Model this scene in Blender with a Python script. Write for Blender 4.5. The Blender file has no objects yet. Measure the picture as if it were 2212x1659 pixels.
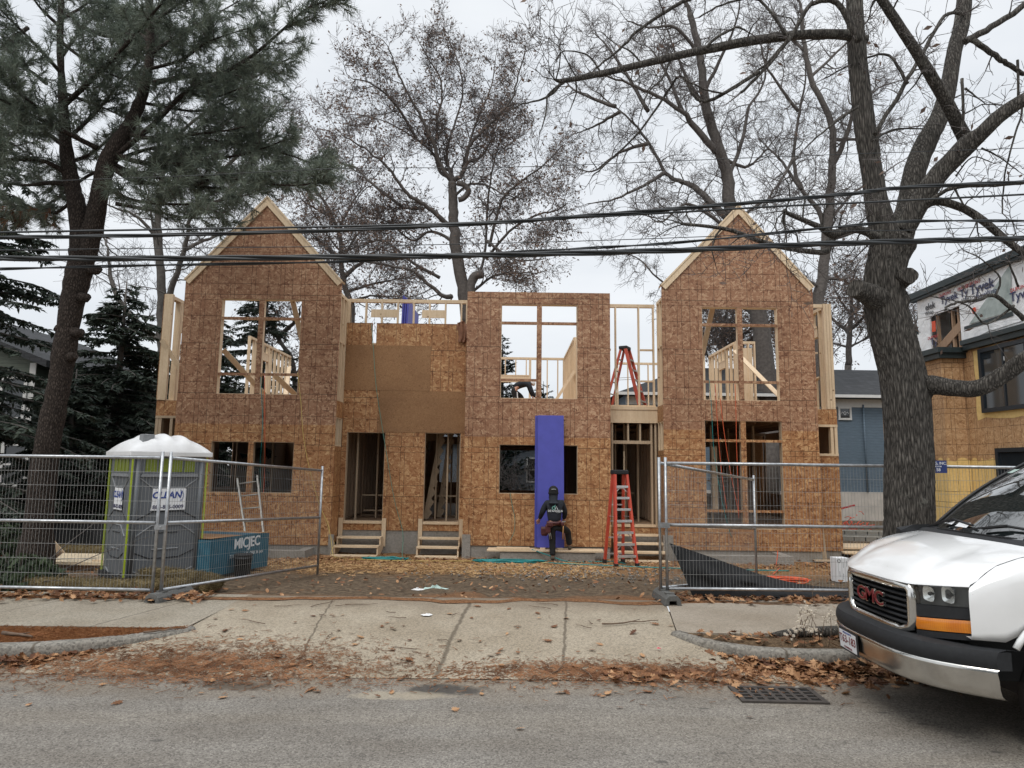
import bpy, bmesh, math, random
from math import sin, cos, pi, radians, sqrt, atan2
from mathutils import Vector, Matrix, Quaternion, noise as mnoise
V = Vector
sc = bpy.context.scene
col = sc.collection
rnd = random.Random(7)

# ------------------------------------------------------------------ camera
PITCH = radians(7.09); ROLL = 0.013; FPX = 1440.0; CZ = 1.91
def _axes():
    f = V((0, cos(PITCH), sin(PITCH))); r0 = V((1, 0, 0)); u0 = V((0, -sin(PITCH), cos(PITCH)))
    return f, r0*cos(ROLL)+u0*sin(ROLL), -r0*sin(ROLL)+u0*cos(ROLL)
AF, AR, AU = _axes()
cam_data = bpy.data.cameras.new('camera'); cam = bpy.data.objects.new('camera', cam_data); col.objects.link(cam)
cam_data.sensor_width = 36.0; cam_data.lens = 36.0*FPX/2212; cam_data.clip_end = 2000; cam_data.clip_start = 0.05
m = Matrix((AR, AU, -AF)).transposed().to_4x4(); m.translation = (0, 0, CZ); cam.matrix_world = m
sc.camera = cam
def at(u, v, Y):
    """survey helper: world point on the vertical plane at distance Y for a measured photo point"""
    d = AF + AR*((u-1106)/FPX) + AU*((829.5-v)/FPX); t = Y/d.y
    return V((d.x*t, Y, CZ+d.z*t))

def lot_z(y):
    pts = [(-999, .15), (8.95, .15), (10.3, .06), (12, -.04), (14.4, -.15), (15.6, -.21), (30, -.25), (999, -.25)]
    for (a, za), (b, zb) in zip(pts, pts[1:]):
        if y <= b: return za+(zb-za)*(y-a)/(b-a)
    return -.25

# ------------------------------------------------------------------ scene helpers
def tag(o, label=None, cat=None, group=None, kind=None):
    if label: o['label'] = label
    if cat: o['category'] = cat
    if group: o['group'] = group
    if kind: o['kind'] = kind
    return o
def empty(name, loc=(0, 0, 0), rz=0.0, label=None, cat=None, group=None, parent=None):
    o = bpy.data.objects.new(name, None); col.objects.link(o); o.empty_display_size = .1
    o.location = loc; o.rotation_euler = (0, 0, rz)
    o.matrix_world = Matrix.Translation(V(loc)) @ Matrix.Rotation(rz, 4, 'Z')
    return tag(o, label, cat, group)
def wmat(o):
    mm = Matrix.LocRotScale(o.location, o.rotation_euler, o.scale)
    return wmat(o.parent) @ mm if o.parent else mm
def copy_tree(o, parent=None):
    c = o.copy(); col.objects.link(c); c.parent = parent
    for ch in [x for x in bpy.data.objects if x.parent == o]: copy_tree(ch, c)
    return c

class MB:
    """collects faces and links them as ONE mesh object"""
    def __init__(s): s.v = []; s.f = []; s.m = []; s.sm = []
    def face(s, idx, mi=0, smooth=False): s.f.append(tuple(idx)); s.m.append(mi); s.sm.append(smooth)
    def quad(s, a, b, c, d, mi=0):
        n = len(s.v); s.v += [tuple(a), tuple(b), tuple(c), tuple(d)]; s.face((n, n+1, n+2, n+3), mi)
    def poly(s, pts, mi=0):
        n = len(s.v); s.v += [tuple(p) for p in pts]; s.face(range(n, n+len(pts)), mi)
    def box(s, a, b, mi=0, M=None):
        x0, y0, z0 = a; x1, y1, z1 = b
        p = [V((x, y, z)) for z in (z0, z1) for y in (y0, y1) for x in (x0, x1)]
        if M: p = [M @ q for q in p]
        n = len(s.v); s.v += [tuple(q) for q in p]
        for f in ((0, 2, 3, 1), (4, 5, 7, 6), (0, 1, 5, 4), (2, 6, 7, 3), (0, 4, 6, 2), (1, 3, 7, 5)):
            s.face([n+i for i in f], mi)
    def beam(s, p0, p1, w, h, side=None, mi=0):
        """square timber from p0 to p1; w across 'side', h along the other axis"""
        p0 = V(p0); p1 = V(p1); d = (p1-p0).normalized()
        sd = V(side) if side else (d.cross(V((0, 0, 1))) if abs(d.z) < .95 else V((1, 0, 0)))
        sd = (sd - d*sd.dot(d)).normalized(); up = sd.cross(d).normalized()
        n = len(s.v)
        for p in (p0, p1):
            for a, b in ((-1, -1), (1, -1), (1, 1), (-1, 1)): s.v.append(tuple(p+sd*(a*w/2)+up*(b*h/2)))
        for f in ((0, 1, 2, 3), (7, 6, 5, 4), (0, 4, 5, 1), (1, 5, 6, 2), (2, 6, 7, 3), (3, 7, 4, 0)):
            s.face([n+i for i in f], mi)
    def tube(s, pts, rad, n=8, mi=0, cap=True, smooth=True):
        pts = [V(p) for p in pts]; k = len(pts)
        if not hasattr(rad, '__len__'): rad = [rad]*k
        base = len(s.v); ref = None
        for i, p in enumerate(pts):
            d = (pts[min(i+1, k-1)]-pts[max(i-1, 0)])
            d = d.normalized() if d.length > 1e-9 else V((0, 0, 1))
            if ref is None: ref = d.orthogonal().normalized()
            ref = ref - d*ref.dot(d)
            ref = ref.normalized() if ref.length > 1e-6 else d.orthogonal().normalized()
            b = d.cross(ref); r = rad[i]
            for j in range(n):
                a = 2*pi*j/n; s.v.append(tuple(p+ref*(cos(a)*r)+b*(sin(a)*r)))
        for i in range(k-1):
            for j in range(n):
                a = base+i*n+j; b_ = base+i*n+(j+1) % n
                s.face((a, b_, b_+n, a+n), mi, smooth)
        if cap:
            s.face([base+j for j in range(n)][::-1], mi); s.face([base+(k-1)*n+j for j in range(n)], mi)
    def loft(s, rings, mi=0, closed=True, smooth=True, caps=True):
        base = len(s.v); n = len(rings[0])
        for r in rings: s.v += [tuple(p) for p in r]
        for i in range(len(rings)-1):
            for j in range(n if closed else n-1):
                a = base+i*n+j; b = base+i*n+(j+1) % n
                s.face((a, b, b+n, a+n), mi, smooth)
        if caps and closed:
            s.face([base+j for j in range(n)][::-1], mi); s.face([base+(len(rings)-1)*n+j for j in range(n)], mi)
    def prism(s, poly, d, mi=0):
        """polygon extruded along vector d"""
        n = len(s.v); k = len(poly); d = V(d)
        s.v += [tuple(V(p)) for p in poly]+[tuple(V(p)+d) for p in poly]
        s.face(list(range(n, n+k))[::-1], mi); s.face(range(n+k, n+2*k), mi)
        for i in range(k): j = (i+1) % k; s.face((n+i, n+j, n+k+j, n+k+i), mi)
    def grid(s, P2, mi=0, smooth=True):
        base = len(s.v); R = len(P2); C = len(P2[0])
        for r in P2: s.v += [tuple(p) for p in r]
        for i in range(R-1):
            for j in range(C-1):
                a = base+i*C+j; s.face((a, a+1, a+C+1, a+C), mi, smooth)
    def build(s, name, mats, parent=None, local=False, bevel=0, fixn=False, label=None):
        me = bpy.data.meshes.new(name); vs = s.v
        if parent is not None and not local:
            inv = wmat(parent).inverted(); vs = [tuple(inv @ V(p)) for p in vs]
        me.from_pydata(vs, [], s.f)
        if not isinstance(mats, (list, tuple)): mats = [mats]
        for mt in mats: me.materials.append(mt)
        me.polygons.foreach_set('material_index', s.m); me.polygons.foreach_set('use_smooth', s.sm)
        me.update()
        if fixn:
            bm = bmesh.new(); bm.from_mesh(me); bmesh.ops.recalc_face_normals(bm, faces=bm.faces); bm.to_mesh(me); bm.free()
        o = bpy.data.objects.new(name, me); col.objects.link(o)
        if parent is not None: o.parent = parent
        if bevel:
            b = o.modifiers.new('bevel', 'BEVEL'); b.width = bevel; b.segments = 2; b.limit_method = 'ANGLE'; b.angle_limit = radians(35)
        if label: o['label'] = label
        return o

def text_mesh(s, size, shear=0, extrude=0.0008, bold=0.0, align='CENTER', spacing=1.0):
    cu = bpy.data.curves.new('lettering', 'FONT'); cu.body = s; cu.size = size; cu.align_x = align; cu.align_y = 'CENTER'
    cu.shear = shear; cu.extrude = extrude; cu.offset = bold; cu.resolution_u = 3; cu.space_character = spacing
    o = bpy.data.objects.new('lettering', cu); col.objects.link(o)
    dg = bpy.context.evaluated_depsgraph_get(); me = bpy.data.meshes.new_from_object(o.evaluated_get(dg))
    bpy.data.objects.remove(o); bpy.data.curves.remove(cu)
    return me
def text(s, size, M, mt, parent, name='lettering', **k):
    """M: world matrix of the text plane (x right, y up, z towards the reader)"""
    me = text_mesh(s, size, **k); me.name = name
    me.transform(wmat(parent).inverted() @ M if parent else M)
    me.materials.clear(); me.materials.append(mt)
    o = bpy.data.objects.new(name, me); col.objects.link(o); o.parent = parent
    return o
def frame(o, x, y):
    x = V(x).normalized(); y = V(y); y = (y-x*y.dot(x)).normalized(); z = x.cross(y)
    mm = Matrix((x, y, z)).transposed().to_4x4(); mm.translation = V(o); return mm
def skin(verts, edges, radii, name, mt, parent=None, root=0, sub=2):
    me = bpy.data.meshes.new(name); me.from_pydata([tuple(p) for p in verts], edges, [])
    o = bpy.data.objects.new(name, me); col.objects.link(o)
    o.modifiers.new('skin', 'SKIN')
    if not me.skin_vertices: 
        bm = bmesh.new(); bm.from_mesh(me); bm.verts.layers.skin.verify(); bm.to_mesh(me); bm.free()
    for i, r in enumerate(radii):
        r = r if hasattr(r, '__len__') else (r, r)
        me.skin_vertices[0].data[i].radius = r; me.skin_vertices[0].data[i].use_root = (i == root)
    sb = o.modifiers.new('sub', 'SUBSURF'); sb.levels = sub; sb.render_levels = sub
    dg = bpy.context.evaluated_depsgraph_get(); m2 = bpy.data.meshes.new_from_object(o.evaluated_get(dg))
    bpy.data.objects.remove(o); bpy.data.meshes.remove(me)
    m2.name = name; m2.materials.clear(); m2.materials.append(mt)
    m2.polygons.foreach_set('use_smooth', [True]*len(m2.polygons))
    if parent: m2.transform(wmat(parent).inverted())
    o = bpy.data.objects.new(name, m2); col.objects.link(o); o.parent = parent
    return o

# ------------------------------------------------------------------ material helper
class NT:
    def __init__(s, name):
        s.m = bpy.data.materials.new(name); s.m.use_nodes = True; s.t = s.m.node_tree; s.n = s.t.nodes
        s.bsdf = s.n['Principled BSDF']
    def node(s, typ, props={}, **ins):
        nd = s.n.new(typ)
        for k, v in props.items(): setattr(nd, k, v)
        for k, v in ins.items(): s.put(nd, k, v)
        return nd
    def put(s, nd, k, v):
        i = nd.inputs[int(k[1:])] if k[0] == '_' and k[1:].isdigit() else nd.inputs[k.replace('_', ' ')]
        if isinstance(v, bpy.types.NodeSocket): s.t.links.new(v, i)
        elif hasattr(v, '__len__') and i.type == 'RGBA' and len(v) == 3: i.default_value = (*v, 1)
        else: i.default_value = v
    def pos(s): return s.node('ShaderNodeNewGeometry').outputs['Position']
    def obj(s): return s.node('ShaderNodeTexCoord').outputs['Object']
    def math(s, op, a, b=0.0, c=0.0, clamp=False):
        nd = s.n.new('ShaderNodeMath'); nd.operation = op; nd.use_clamp = clamp
        for i, v in enumerate((a, b, c)): s.put(nd, '_%d' % i, v)
        return nd.outputs[0]
    def vec(s, v, scale=(1, 1, 1), rot=(0, 0, 0), loc=(0, 0, 0)):
        return s.node('ShaderNodeMapping', Vector=v, Scale=scale, Rotation=rot, Location=loc).outputs[0]
    def noise(s, v, scale, detail=4, rough=.55, dist=0.0):
        nd = s.node('ShaderNodeTexNoise', Vector=v, Scale=scale, Detail=detail, Roughness=rough, Distortion=dist); return nd.outputs['Fac']
    def noisec(s, v, scale, detail=2):
        return s.node('ShaderNodeTexNoise', Vector=v, Scale=scale, Detail=detail).outputs['Color']
    def vor(s, v, scale, feature='F1', out='Color', rand=1.0):
        nd = s.n.new('ShaderNodeTexVoronoi'); nd.feature = feature; s.put(nd, 'Vector', v); s.put(nd, 'Scale', scale); s.put(nd, 'Randomness', rand); return nd.outputs[out]
    def sep(s, v): return s.node('ShaderNodeSeparateXYZ', Vector=v).outputs
    def comb(s, x, y, z): return s.node('ShaderNodeCombineXYZ', X=x, Y=y, Z=z).outputs[0]
    def ramp(s, f, stops, interp='LINEAR'):
        nd = s.n.new('ShaderNodeValToRGB'); s.put(nd, 'Fac', f); e = nd.color_ramp.elements; nd.color_ramp.interpolation = interp
        while len(e) < len(stops): e.new(.5)
        for el, (p, c) in zip(e, stops): el.position = p; el.color = (*c, 1) if hasattr(c, '__len__') else (c, c, c, 1)
        return nd.outputs[0]
    def mix(s, f, a, b, mode='MIX'):
        nd = s.n.new('ShaderNodeMix'); nd.data_type = 'RGBA'; nd.blend_type = mode; nd.clamp_factor = True
        s.put(nd, '_0', f); s.put(nd, '_6', a); s.put(nd, '_7', b); return nd.outputs[2]
    def bump(s, h, strength=.3, dist=.01):
        o = s.node('ShaderNodeBump', Height=h, Strength=strength, Distance=dist).outputs[0]; s.put(s.bsdf, 'Normal', o)
    def set(s, **k):
        for a, b in k.items(): s.put(s.bsdf, a, b)
        return s.m
def simple(name, c, rough=.6, metal=0.0, var=.12, scale=30, bump=0.0, spec=.5, c2=None):
    t = NT(name); p = t.pos(); f = t.noise(p, scale, 5)
    dk = tuple(x*(1-var) for x in c); lt = tuple(min(1, x*(1+var)) for x in c)
    f2 = t.noise(p, scale*.13, 3); cc = t.ramp(f, [(.3, dk), (.7, lt)])
    if c2: cc = t.mix(t.ramp(f2, [(.45, 0), (.65, 1)]), cc, c2)
    if bump: t.bump(f, bump, .01)
    return t.set(Base_Color=cc, Roughness=rough, Metallic=metal, Specular_IOR_Level=spec)
# ------------------------------------------------------------------ materials
def mk_osb(name, light, mid, dark, lines=True, fine=False, yellow=None):
    t = NT(name); p = t.pos(); x, y, z = t.sep(p)
    u = t.math('ADD', x, t.math('MULTIPLY', y, 1.37)); uv = t.comb(u, z, 0.0)
    wob = t.noisec(uv, 6); 
    w = t.node('ShaderNodeVectorMath', {'operation': 'MULTIPLY_ADD'}, _0=wob, _1=(.05, .05, 0), _2=uv).outputs[0]
    sx, sy = (30, 55) if fine else (6.6, 21)
    a = t.vor(t.vec(t.vec(w, rot=(0, 0, .22)), (sx, sy, 1)), 1)
    b = t.vor(t.vec(t.vec(w, rot=(0, 0, -.65), loc=(3, 7, 0)), (sx*1.1, sy*.9, 1)), 1)
    c = t.vor(t.vec(t.vec(w, rot=(0, 0, 1.15), loc=(9, 1, 0)), (sx, sy, 1)), 1)
    sel = t.noise(uv, 13 if not fine else 40, 2); sel2 = t.noise(t.vec(uv, loc=(5, 3, 0)), 12, 2)
    ab = t.mix(t.ramp(sel, [(.47, 0), (.53, 1)]), a, b); abc = t.mix(t.ramp(sel2, [(.52, 0), (.58, 1)]), ab, c)
    val = t.sep(abc)[0]
    fine_n = t.noise(uv, 120, 3)
    val = t.math('ADD', val, t.math('MULTIPLY', t.math('SUBTRACT', fine_n, .5), .35))
    cc = t.ramp(val, [(.0, dark), (.16, mid), (.60, tuple(m_*.72+l_*.28 for m_, l_ in zip(mid, light))), (.78, tuple(m_*.45+l_*.55 for m_, l_ in zip(mid, light))), (1.0, light)])
    # sheet to sheet variation
    row = t.math('FLOOR', t.math('DIVIDE', t.math('ADD', z, .07), 1.22))
    off = t.math('FRACT', t.math('MULTIPLY', t.math('SINE', t.math('MULTIPLY', row, 12.9)), 43.7))
    us = t.math('ADD', u, t.math('MULTIPLY', off, 1.2))
    sh = t.node('ShaderNodeTexWhiteNoise', {'noise_dimensions': '2D'}, Vector=t.comb(t.math('FLOOR', t.math('DIVIDE', us, 2.44)), row, 0.0)).outputs['Value']
    cc = t.mix(t.math('MULTIPLY', sh, .22), cc, (.5, .47, .45), 'MULTIPLY')
    st = t.noise(uv, .9, 5); cc = t.mix(t.ramp(st, [(.42, 0), (.75, .5)]), cc, (.55, .5, .46), 'MULTIPLY')
    if yellow: 
        edge = t.math('ADD', z, t.math('MULTIPLY', t.math('SUBTRACT', t.noise(uv, 2.2, 4), .5), .7))
        yl = t.ramp(t.math('MULTIPLY', edge, .2), [(yellow*.2-.003, 1), (yellow*.2+.003, 0)])
        cc = t.mix(yl, cc, t.ramp(t.noise(uv, 14, 4), [(.3, (.66, .47, .18)), (.7, (.78, .58, .25))]))
    if lines:
        def ln(coord, step, wd): 
            fr = t.math('FRACT', t.math('DIVIDE', coord, step)); d = t.math('ABSOLUTE', t.math('SUBTRACT', fr, .5))
            return t.math('LESS_THAN', d, wd/step/2)
        wz = t.math('ADD', z, t.math('MULTIPLY', t.math('SUBTRACT', t.noise(uv, 1.1, 1), .5), .03))
        l1 = t.math('MAXIMUM', ln(us, .61, .013), ln(us, .4067, .013)); l2 = ln(wz, .4067, .013)
        hsh = t.node('ShaderNodeTexWhiteNoise', {'noise_dimensions': '1D'}, W=t.math('FLOOR', t.math('DIVIDE', wz, .4067))).outputs['Value']
        l2 = t.math('MULTIPLY', l2, t.math('GREATER_THAN', hsh, .22))
        seam = t.math('MAXIMUM', ln(t.math('ADD', us, 1.22), 2.44, .009), ln(t.math('ADD', z, .07+.61), 1.22, .012))
        brk = t.ramp(t.noise(uv, 5, 3), [(.32, .25), (.6, 1)])
        L = t.math('MULTIPLY', t.math('MAXIMUM', l1, l2), brk)
        cc = t.mix(t.math('MULTIPLY', L, .9), cc, (.06, .02, .008)); cc = t.mix(t.math('MULTIPLY', seam, .85), cc, (.03, .015, .008))
    t.bump(val, .25, .004)
    return t.set(Base_Color=cc, Roughness=.62, Specular_IOR_Level=.35)
M = {}
M['osb'] = mk_osb('osb_sheathing', (.62, .385, .19), (.345, .153, .061), (.19, .075, .028))
M['osb_up'] = mk_osb('osb_sheathing_upper', (.54, .345, .21), (.29, .138, .074), (.17, .074, .04))
M['osb_plain'] = mk_osb('osb_smooth_board', (.36, .205, .098), (.29, .150, .065), (.21, .10, .04), lines=False, fine=True)
M['osb_y'] = mk_osb('osb_yellow_painted', (.62, .42, .24), (.44, .26, .13), (.28, .15, .07), lines=True, yellow=2.25)
M['osb_y2'] = mk_osb('osb_plain_yellow_trim', (.62, .42, .24), (.44, .26, .13), (.28, .15, .07), lines=True)

def mk_wood(name, c1, c2, knots=True, grain=(3, 3, 60), rough=.6):
    t = NT(name); p = t.pos(); 
    g = t.noise(t.vec(p, (22, 22, 22)), 1, 5, .6)
    x, y, z = t.sep(p); s = t.noise(t.comb(t.math('MULTIPLY', x, 14), t.math('MULTIPLY', y, 14), t.math('MULTIPLY', z, 1.1)), 2.2, 5)
    f = t.math('ADD', t.math('MULTIPLY', s, .6), t.math('MULTIPLY', g, .4))
    cc = t.ramp(f, [(.35, c1), (.65, c2)])
    big = t.noise(p, 1.3, 2); cc = t.mix(t.ramp(big, [(.4, 0), (.7, .35)]), cc, tuple(a*.72 for a in c1))
    if knots:
        k = t.vor(p, 3.5, out='Distance'); cc = t.mix(t.ramp(k, [(.05, .85), (.10, 0)]), cc, (.18, .08, .03))
    t.bump(f, .15, .003)
    return t.set(Base_Color=cc, Roughness=rough, Specular_IOR_Level=.3)
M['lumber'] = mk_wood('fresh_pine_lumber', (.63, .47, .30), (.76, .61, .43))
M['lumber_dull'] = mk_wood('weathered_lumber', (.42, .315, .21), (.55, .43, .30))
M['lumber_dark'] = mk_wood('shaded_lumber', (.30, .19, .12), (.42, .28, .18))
M['ply'] = mk_wood('plywood_sheet', (.62, .50, .34), (.74, .62, .45))
M['deck'] = mk_osb('floor_deck_board', (.5, .33, .18), (.36, .2, .09), (.2, .1, .04), lines=False)

def mk_asphalt():
    t = NT('worn_asphalt'); p = t.pos(); x, y, z = t.sep(p)
    gr = t.vor(p, 95, out='Color'); g = t.sep(gr)[0]; f = t.noise(p, 160, 4)
    v = t.math('ADD', t.math('MULTIPLY', g, .6), t.math('MULTIPLY', f, .4))
    cc = t.ramp(v, [(.12, (.085, .077, .068)), (.42, (.195, .178, .156)), (.75, (.27, .25, .22)), (.96, (.52, .48, .42))])
    st = t.noise(t.vec(p, (.5, 1.2, 1)), 1.6, 5); cc = t.mix(t.ramp(st, [(.34, 0), (.66, .75)]), cc, (.66, .63, .6), 'MULTIPLY')
    s3 = t.noise(t.vec(p, (.12, 1.6, 1)), 1.1, 3); cc = t.mix(t.ramp(s3, [(.42, 0), (.6, .35)]), cc, (1.2, 1.16, 1.08), 'MULTIPLY')
    ck = t.vor(t.vec(t.node('ShaderNodeVectorMath', {'operation': 'MULTIPLY_ADD'}, _0=t.noisec(p, 2.5, 4), _1=(.5, .5, 0), _2=p).outputs[0], (.45, .8, 1)), 1, 'DISTANCE_TO_EDGE', 'Distance'); cc = t.mix(t.ramp(ck, [(.002, .22), (.008, 0)]), cc, (.06, .052, .045))
    sp = t.vor(t.vec(p, (1, 2, 1)), 2.1, out='Distance'); sp2 = t.noise(p, .9, 2)
    cc = t.mix(t.math('MULTIPLY', t.ramp(sp, [(.07, .65), (.12, 0)]), t.math('GREATER_THAN', sp2, .48)), cc, (.06, .055, .05))
    # sand and needles washed to the kerb
    d = t.math('ADD', y, t.math('MULTIPLY', t.math('SUBTRACT', t.noise(p, 1.1, 4), .5), 1.4))
    cc = t.mix(t.ramp(t.math('MULTIPLY', d, .1), [(.575, 0), (.64, .55)]), cc, t.ramp(t.noise(p, 40, 4), [(.35, (.16, .115, .075)), (.7, (.33, .26, .18))]))
    for (cx, cy, rx, ry, colr, am) in ((-.55, 6.02, .42, .16, (.035, .033, .032), .8), (-.9, 5.86, .5, .12, (.42, .36, .26), .45), (-2.35, 6.05, .35, .14, (.07, .05, .035), .75)):
        ex = t.math('DIVIDE', t.math('SUBTRACT', x, cx), rx); ey = t.math('DIVIDE', t.math('SUBTRACT', y, cy), ry); q = t.math('ADD', t.math('ADD', t.math('MULTIPLY', ex, ex), t.math('MULTIPLY', ey, ey)), t.math('MULTIPLY', t.math('SUBTRACT', t.noise(p, 6, 4), .5), 2.2))
        cc = t.mix(t.math('MULTIPLY', t.ramp(q, [(.35, 1), (1.0, 0)]), am), cc, colr)
    t.bump(v, .5, .006)
    return t.set(Base_Color=cc, Roughness=.85, Specular_IOR_Level=.3)
M['asphalt'] = mk_asphalt()
def mk_conc(name, c, speck=.5, joints=(), litter=None, warm=(.30, .22, .13), scale=70):
    t = NT(name); p = t.pos(); x, y, z = t.sep(p)
    g = t.sep(t.vor(p, scale))[0]; f = t.noise(p, 130, 3); v = t.math('ADD', t.math('MULTIPLY', g, speck), t.math('MULTIPLY', f, 1-speck))
    cc = t.ramp(v, [(.12, tuple(a*.55 for a in c)), (.5, c), (.85, tuple(min(1, a*1.3) for a in c)), (1, tuple(min(1, a*1.75) for a in c))])
    st = t.noise(p, 1.3, 5); cc = t.mix(t.ramp(st, [(.4, 0), (.7, .55)]), cc, (.6, .55, .48), 'MULTIPLY')
    sp = t.vor(p, 3.1, out='Distance'); cc = t.mix(t.ramp(sp, [(.03, .5), (.07, 0)]), cc, (.08, .07, .06))
    wx = t.math('ADD', x, t.math('MULTIPLY', t.math('SUBTRACT', t.noise(p, 6, 4), .5), .07))
    for (x0, x1, y0, y1, wd) in joints:      # joint lines: x as a function of y
        k = (x1-x0)/(y1-y0); lx = t.math('ADD', x0-k*y0, t.math('MULTIPLY', y, k))
        d = t.math('ABSOLUTE', t.math('SUBTRACT', wx, lx)); cc = t.mix(t.ramp(d, [(wd*.6, .75), (wd*1.7, 0)]), cc, (.085, .066, .046))
    if litter: 
        d = t.math('ADD', t.math('MULTIPLY', y, litter[2]), t.math('MULTIPLY', t.math('SUBTRACT', t.noise(p, 1.6, 5, .65), .5), 1.1))
        cc = t.mix(t.math('MULTIPLY', t.ramp(t.math('MULTIPLY', d, .1*litter[2]), [(litter[0]*.1, 0), (litter[1]*.1, 1)]), .8), cc, t.ramp(t.noise(p, 60, 4), [(.35, tuple(a*.5 for a in warm)), (.7, warm)]))
    t.bump(v, .45, .005)
    return t.set(Base_Color=cc, Roughness=.85, Specular_IOR_Level=.3)
J = [(-.50, -.66, 8.95, 6.3, .018), (.74, .50, 8.95, 6.3, .012), (-2.3, -1.95, 8.95, 6.3, .009)]
M['apron'] = mk_conc('driveway_concrete', (.335, .285, .215), .5, J, (8.45, 9.35, 1), (.17, .12, .08))
M['walk'] = mk_conc('sidewalk_concrete', (.30, .265, .21), .5, [(-4.1, -4.5, 8.95, 7.4, .010), (-5.6, -6.2, 8.95, 7.4, .008)])
M['walk2'] = mk_conc('sidewalk_smooth', (.31, .265, .21), .35, [(3.75, 3.95, 8.95, 7.4, .006), (5.6, 5.8, 8.95, 7.4, .006)])
M['kerb'] = mk_conc('granite_kerb', (.225, .208, .18), .7, [(-4.62, -4.55, 7.5, 6.3, .012), (2.72, 2.75, 7.5, 6.3, .010), (-7.2, -7.1, 7.5, 6.3, .012)], scale=55)
M['found'] = mk_conc('foundation_concrete', (.30, .28, .25), .25, scale=30)
M['block'] = mk_conc('fence_foot_rubber', (.12, .12, .115), .3)

def mk_dirt(name, stops, scale=12, chips=None, bump=.8, lit=None):
    t = NT(name); p = t.pos(); x, y, z = t.sep(p)
    f = t.noise(p, scale, 8, .65); cc = t.ramp(f, stops)
    fn = t.noise(p, 90, 3); cc = t.mix(t.math('MULTIPLY', fn, .6), cc, (.5, .45, .4), 'MULTIPLY')
    if lit:
        for (ya, yb, yc, yd, cA, cB, sc_) in lit:
            yy = t.math('ADD', y, t.math('MULTIPLY', t.math('SUBTRACT', t.noise(p, .8, 5, .6), .5), 3.0))
            k = t.ramp(t.math('MULTIPLY', yy, .04), [(ya*.04, 0), (yb*.04, 1), (yc*.04, 1), (yd*.04, 0)])
            ch = t.sep(t.vor(t.vec(p, (1, 1.6, 1)), sc_))[0]
            cc = t.mix(k, cc, t.ramp(ch, [(.1, cA), (.9, cB)]))
    t.bump(t.math('ADD', f, t.math('MULTIPLY', fn, .3)), bump, .05)
    return t.set(Base_Color=cc, Roughness=.95, Specular_IOR_Level=.15)
M['dirt'] = mk_dirt('trodden_dirt', [(.3, (.06, .042, .028)), (.5, (.135, .10, .068)), (.7, (.25, .19, .13))],
    lit=[(8.2, 8.9, 9.0, 9.8, (.13, .055, .025), (.30, .15, .07), 40), (12.2, 13.4, 16, 18, (.12, .06, .025), (.36, .21, .10), 38)])
M['needles'] = mk_dirt('pine_needle_bed', [(.3, (.12, .045, .018)), (.5, (.24, .095, .035)), (.7, (.34, .17, .08))], 30)
M['strip'] = mk_dirt('mulch_strip', [(.3, (.07, .05, .03)), (.5, (.15, .10, .06)), (.7, (.26, .18, .11))], 26)

M['galv'] = simple('galvanised_steel', (.42, .43, .44), .38, .85, .25, 18)
M['wire'] = simple('fence_wire', (.36, .36, .35), .5, .4, .15, 10)
M['black'] = simple('black_rubber', (.018, .018, .019), .55, 0, .2)
M['blackp'] = simple('black_plastic', (.022, .023, .025), .65, 0, .15, spec=.3)
M['silt'] = simple('silt_fabric', (.006, .006, .0065), .6, 0, .3, 8, .3, .25)
M['white'] = simple('white_plastic', (.74, .74, .73), .35, 0, .06, 5)
M['white_roof'] = simple('dirty_white_plastic', (.72, .72, .72), .4, 0, .07, 6, c2=(.55, .54, .52))
M['sticker'] = simple('sticker_white', (.78, .79, .80), .45, 0, .03, 4)
M['navy'] = simple('navy_print', (.02, .05, .25), .5)
M['navy2'] = simple('dark_navy_print', (.03, .03, .09), .5)
M['greyp'] = simple('grey_plastic', (.11, .12, .13), .42, 0, .1, 3)
M['greyp2'] = simple('light_grey_plastic', (.22, .23, .24), .5)
M['lime'] = simple('lime_trim', (.36, .45, .02), .45, 0, .05)
M['lime_w'] = simple('lime_vent_screen', (.16, .20, .012), .5, 0, .15)
M['teal_pack'] = None
t = NT('blue_painted_sheet_edges'); p = t.pos(); z = t.sep(p)[2]
w_ = t.math('FRACT', t.math('MULTIPLY', z, 24)); n_ = t.noise(p, 7, 4)
cc = t.ramp(n_, [(.3, (.012, .085, .13)), (.7, (.025, .135, .195))]); cc = t.mix(t.ramp(w_, [(.0, .6), (.2, 0)]), cc, (.01, .045, .08))
M['teal_pack'] = t.set(Base_Color=cc, Roughness=.7)
M['paint_w'] = simple('stencil_white', (.68, .72, .74), .7, 0, .15, 40)
M['red_fg'] = simple('orange_red_fibreglass', (.55, .075, .04), .4, 0, .12, 6)
M['red_old'] = simple('faded_red_fibreglass', (.42, .07, .04), .5, 0, .2, 8)
M['alu'] = simple('aluminium', (.66, .67, .67), .32, .75, .12, 12)
M['alu_d'] = simple('dull_aluminium', (.34, .33, .30), .5, .4, .15, 12)
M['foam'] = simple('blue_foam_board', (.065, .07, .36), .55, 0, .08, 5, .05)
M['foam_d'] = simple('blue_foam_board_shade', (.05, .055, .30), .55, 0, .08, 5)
M['hose'] = simple('teal_hose', (.01, .21, .21), .5, 0, .1)
M['cord_o'] = simple('orange_cord', (.65, .11, .04), .5)
M['cord_y'] = simple('yellow_cord', (.55, .40, .12), .5)
M['cord_g'] = simple('green_cord', (.10, .24, .18), .5)
M['rope'] = simple('tan_rope', (.45, .32, .14), .7)
M['cable'] = simple('black_cable', (.025, .028, .03), .45, 0, .2, 3)
M['straw'] = mk_dirt('straw_wattle', [(.3, (.09, .07, .03)), (.5, (.22, .17, .085)), (.7, (.42, .34, .19))], 60)
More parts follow.
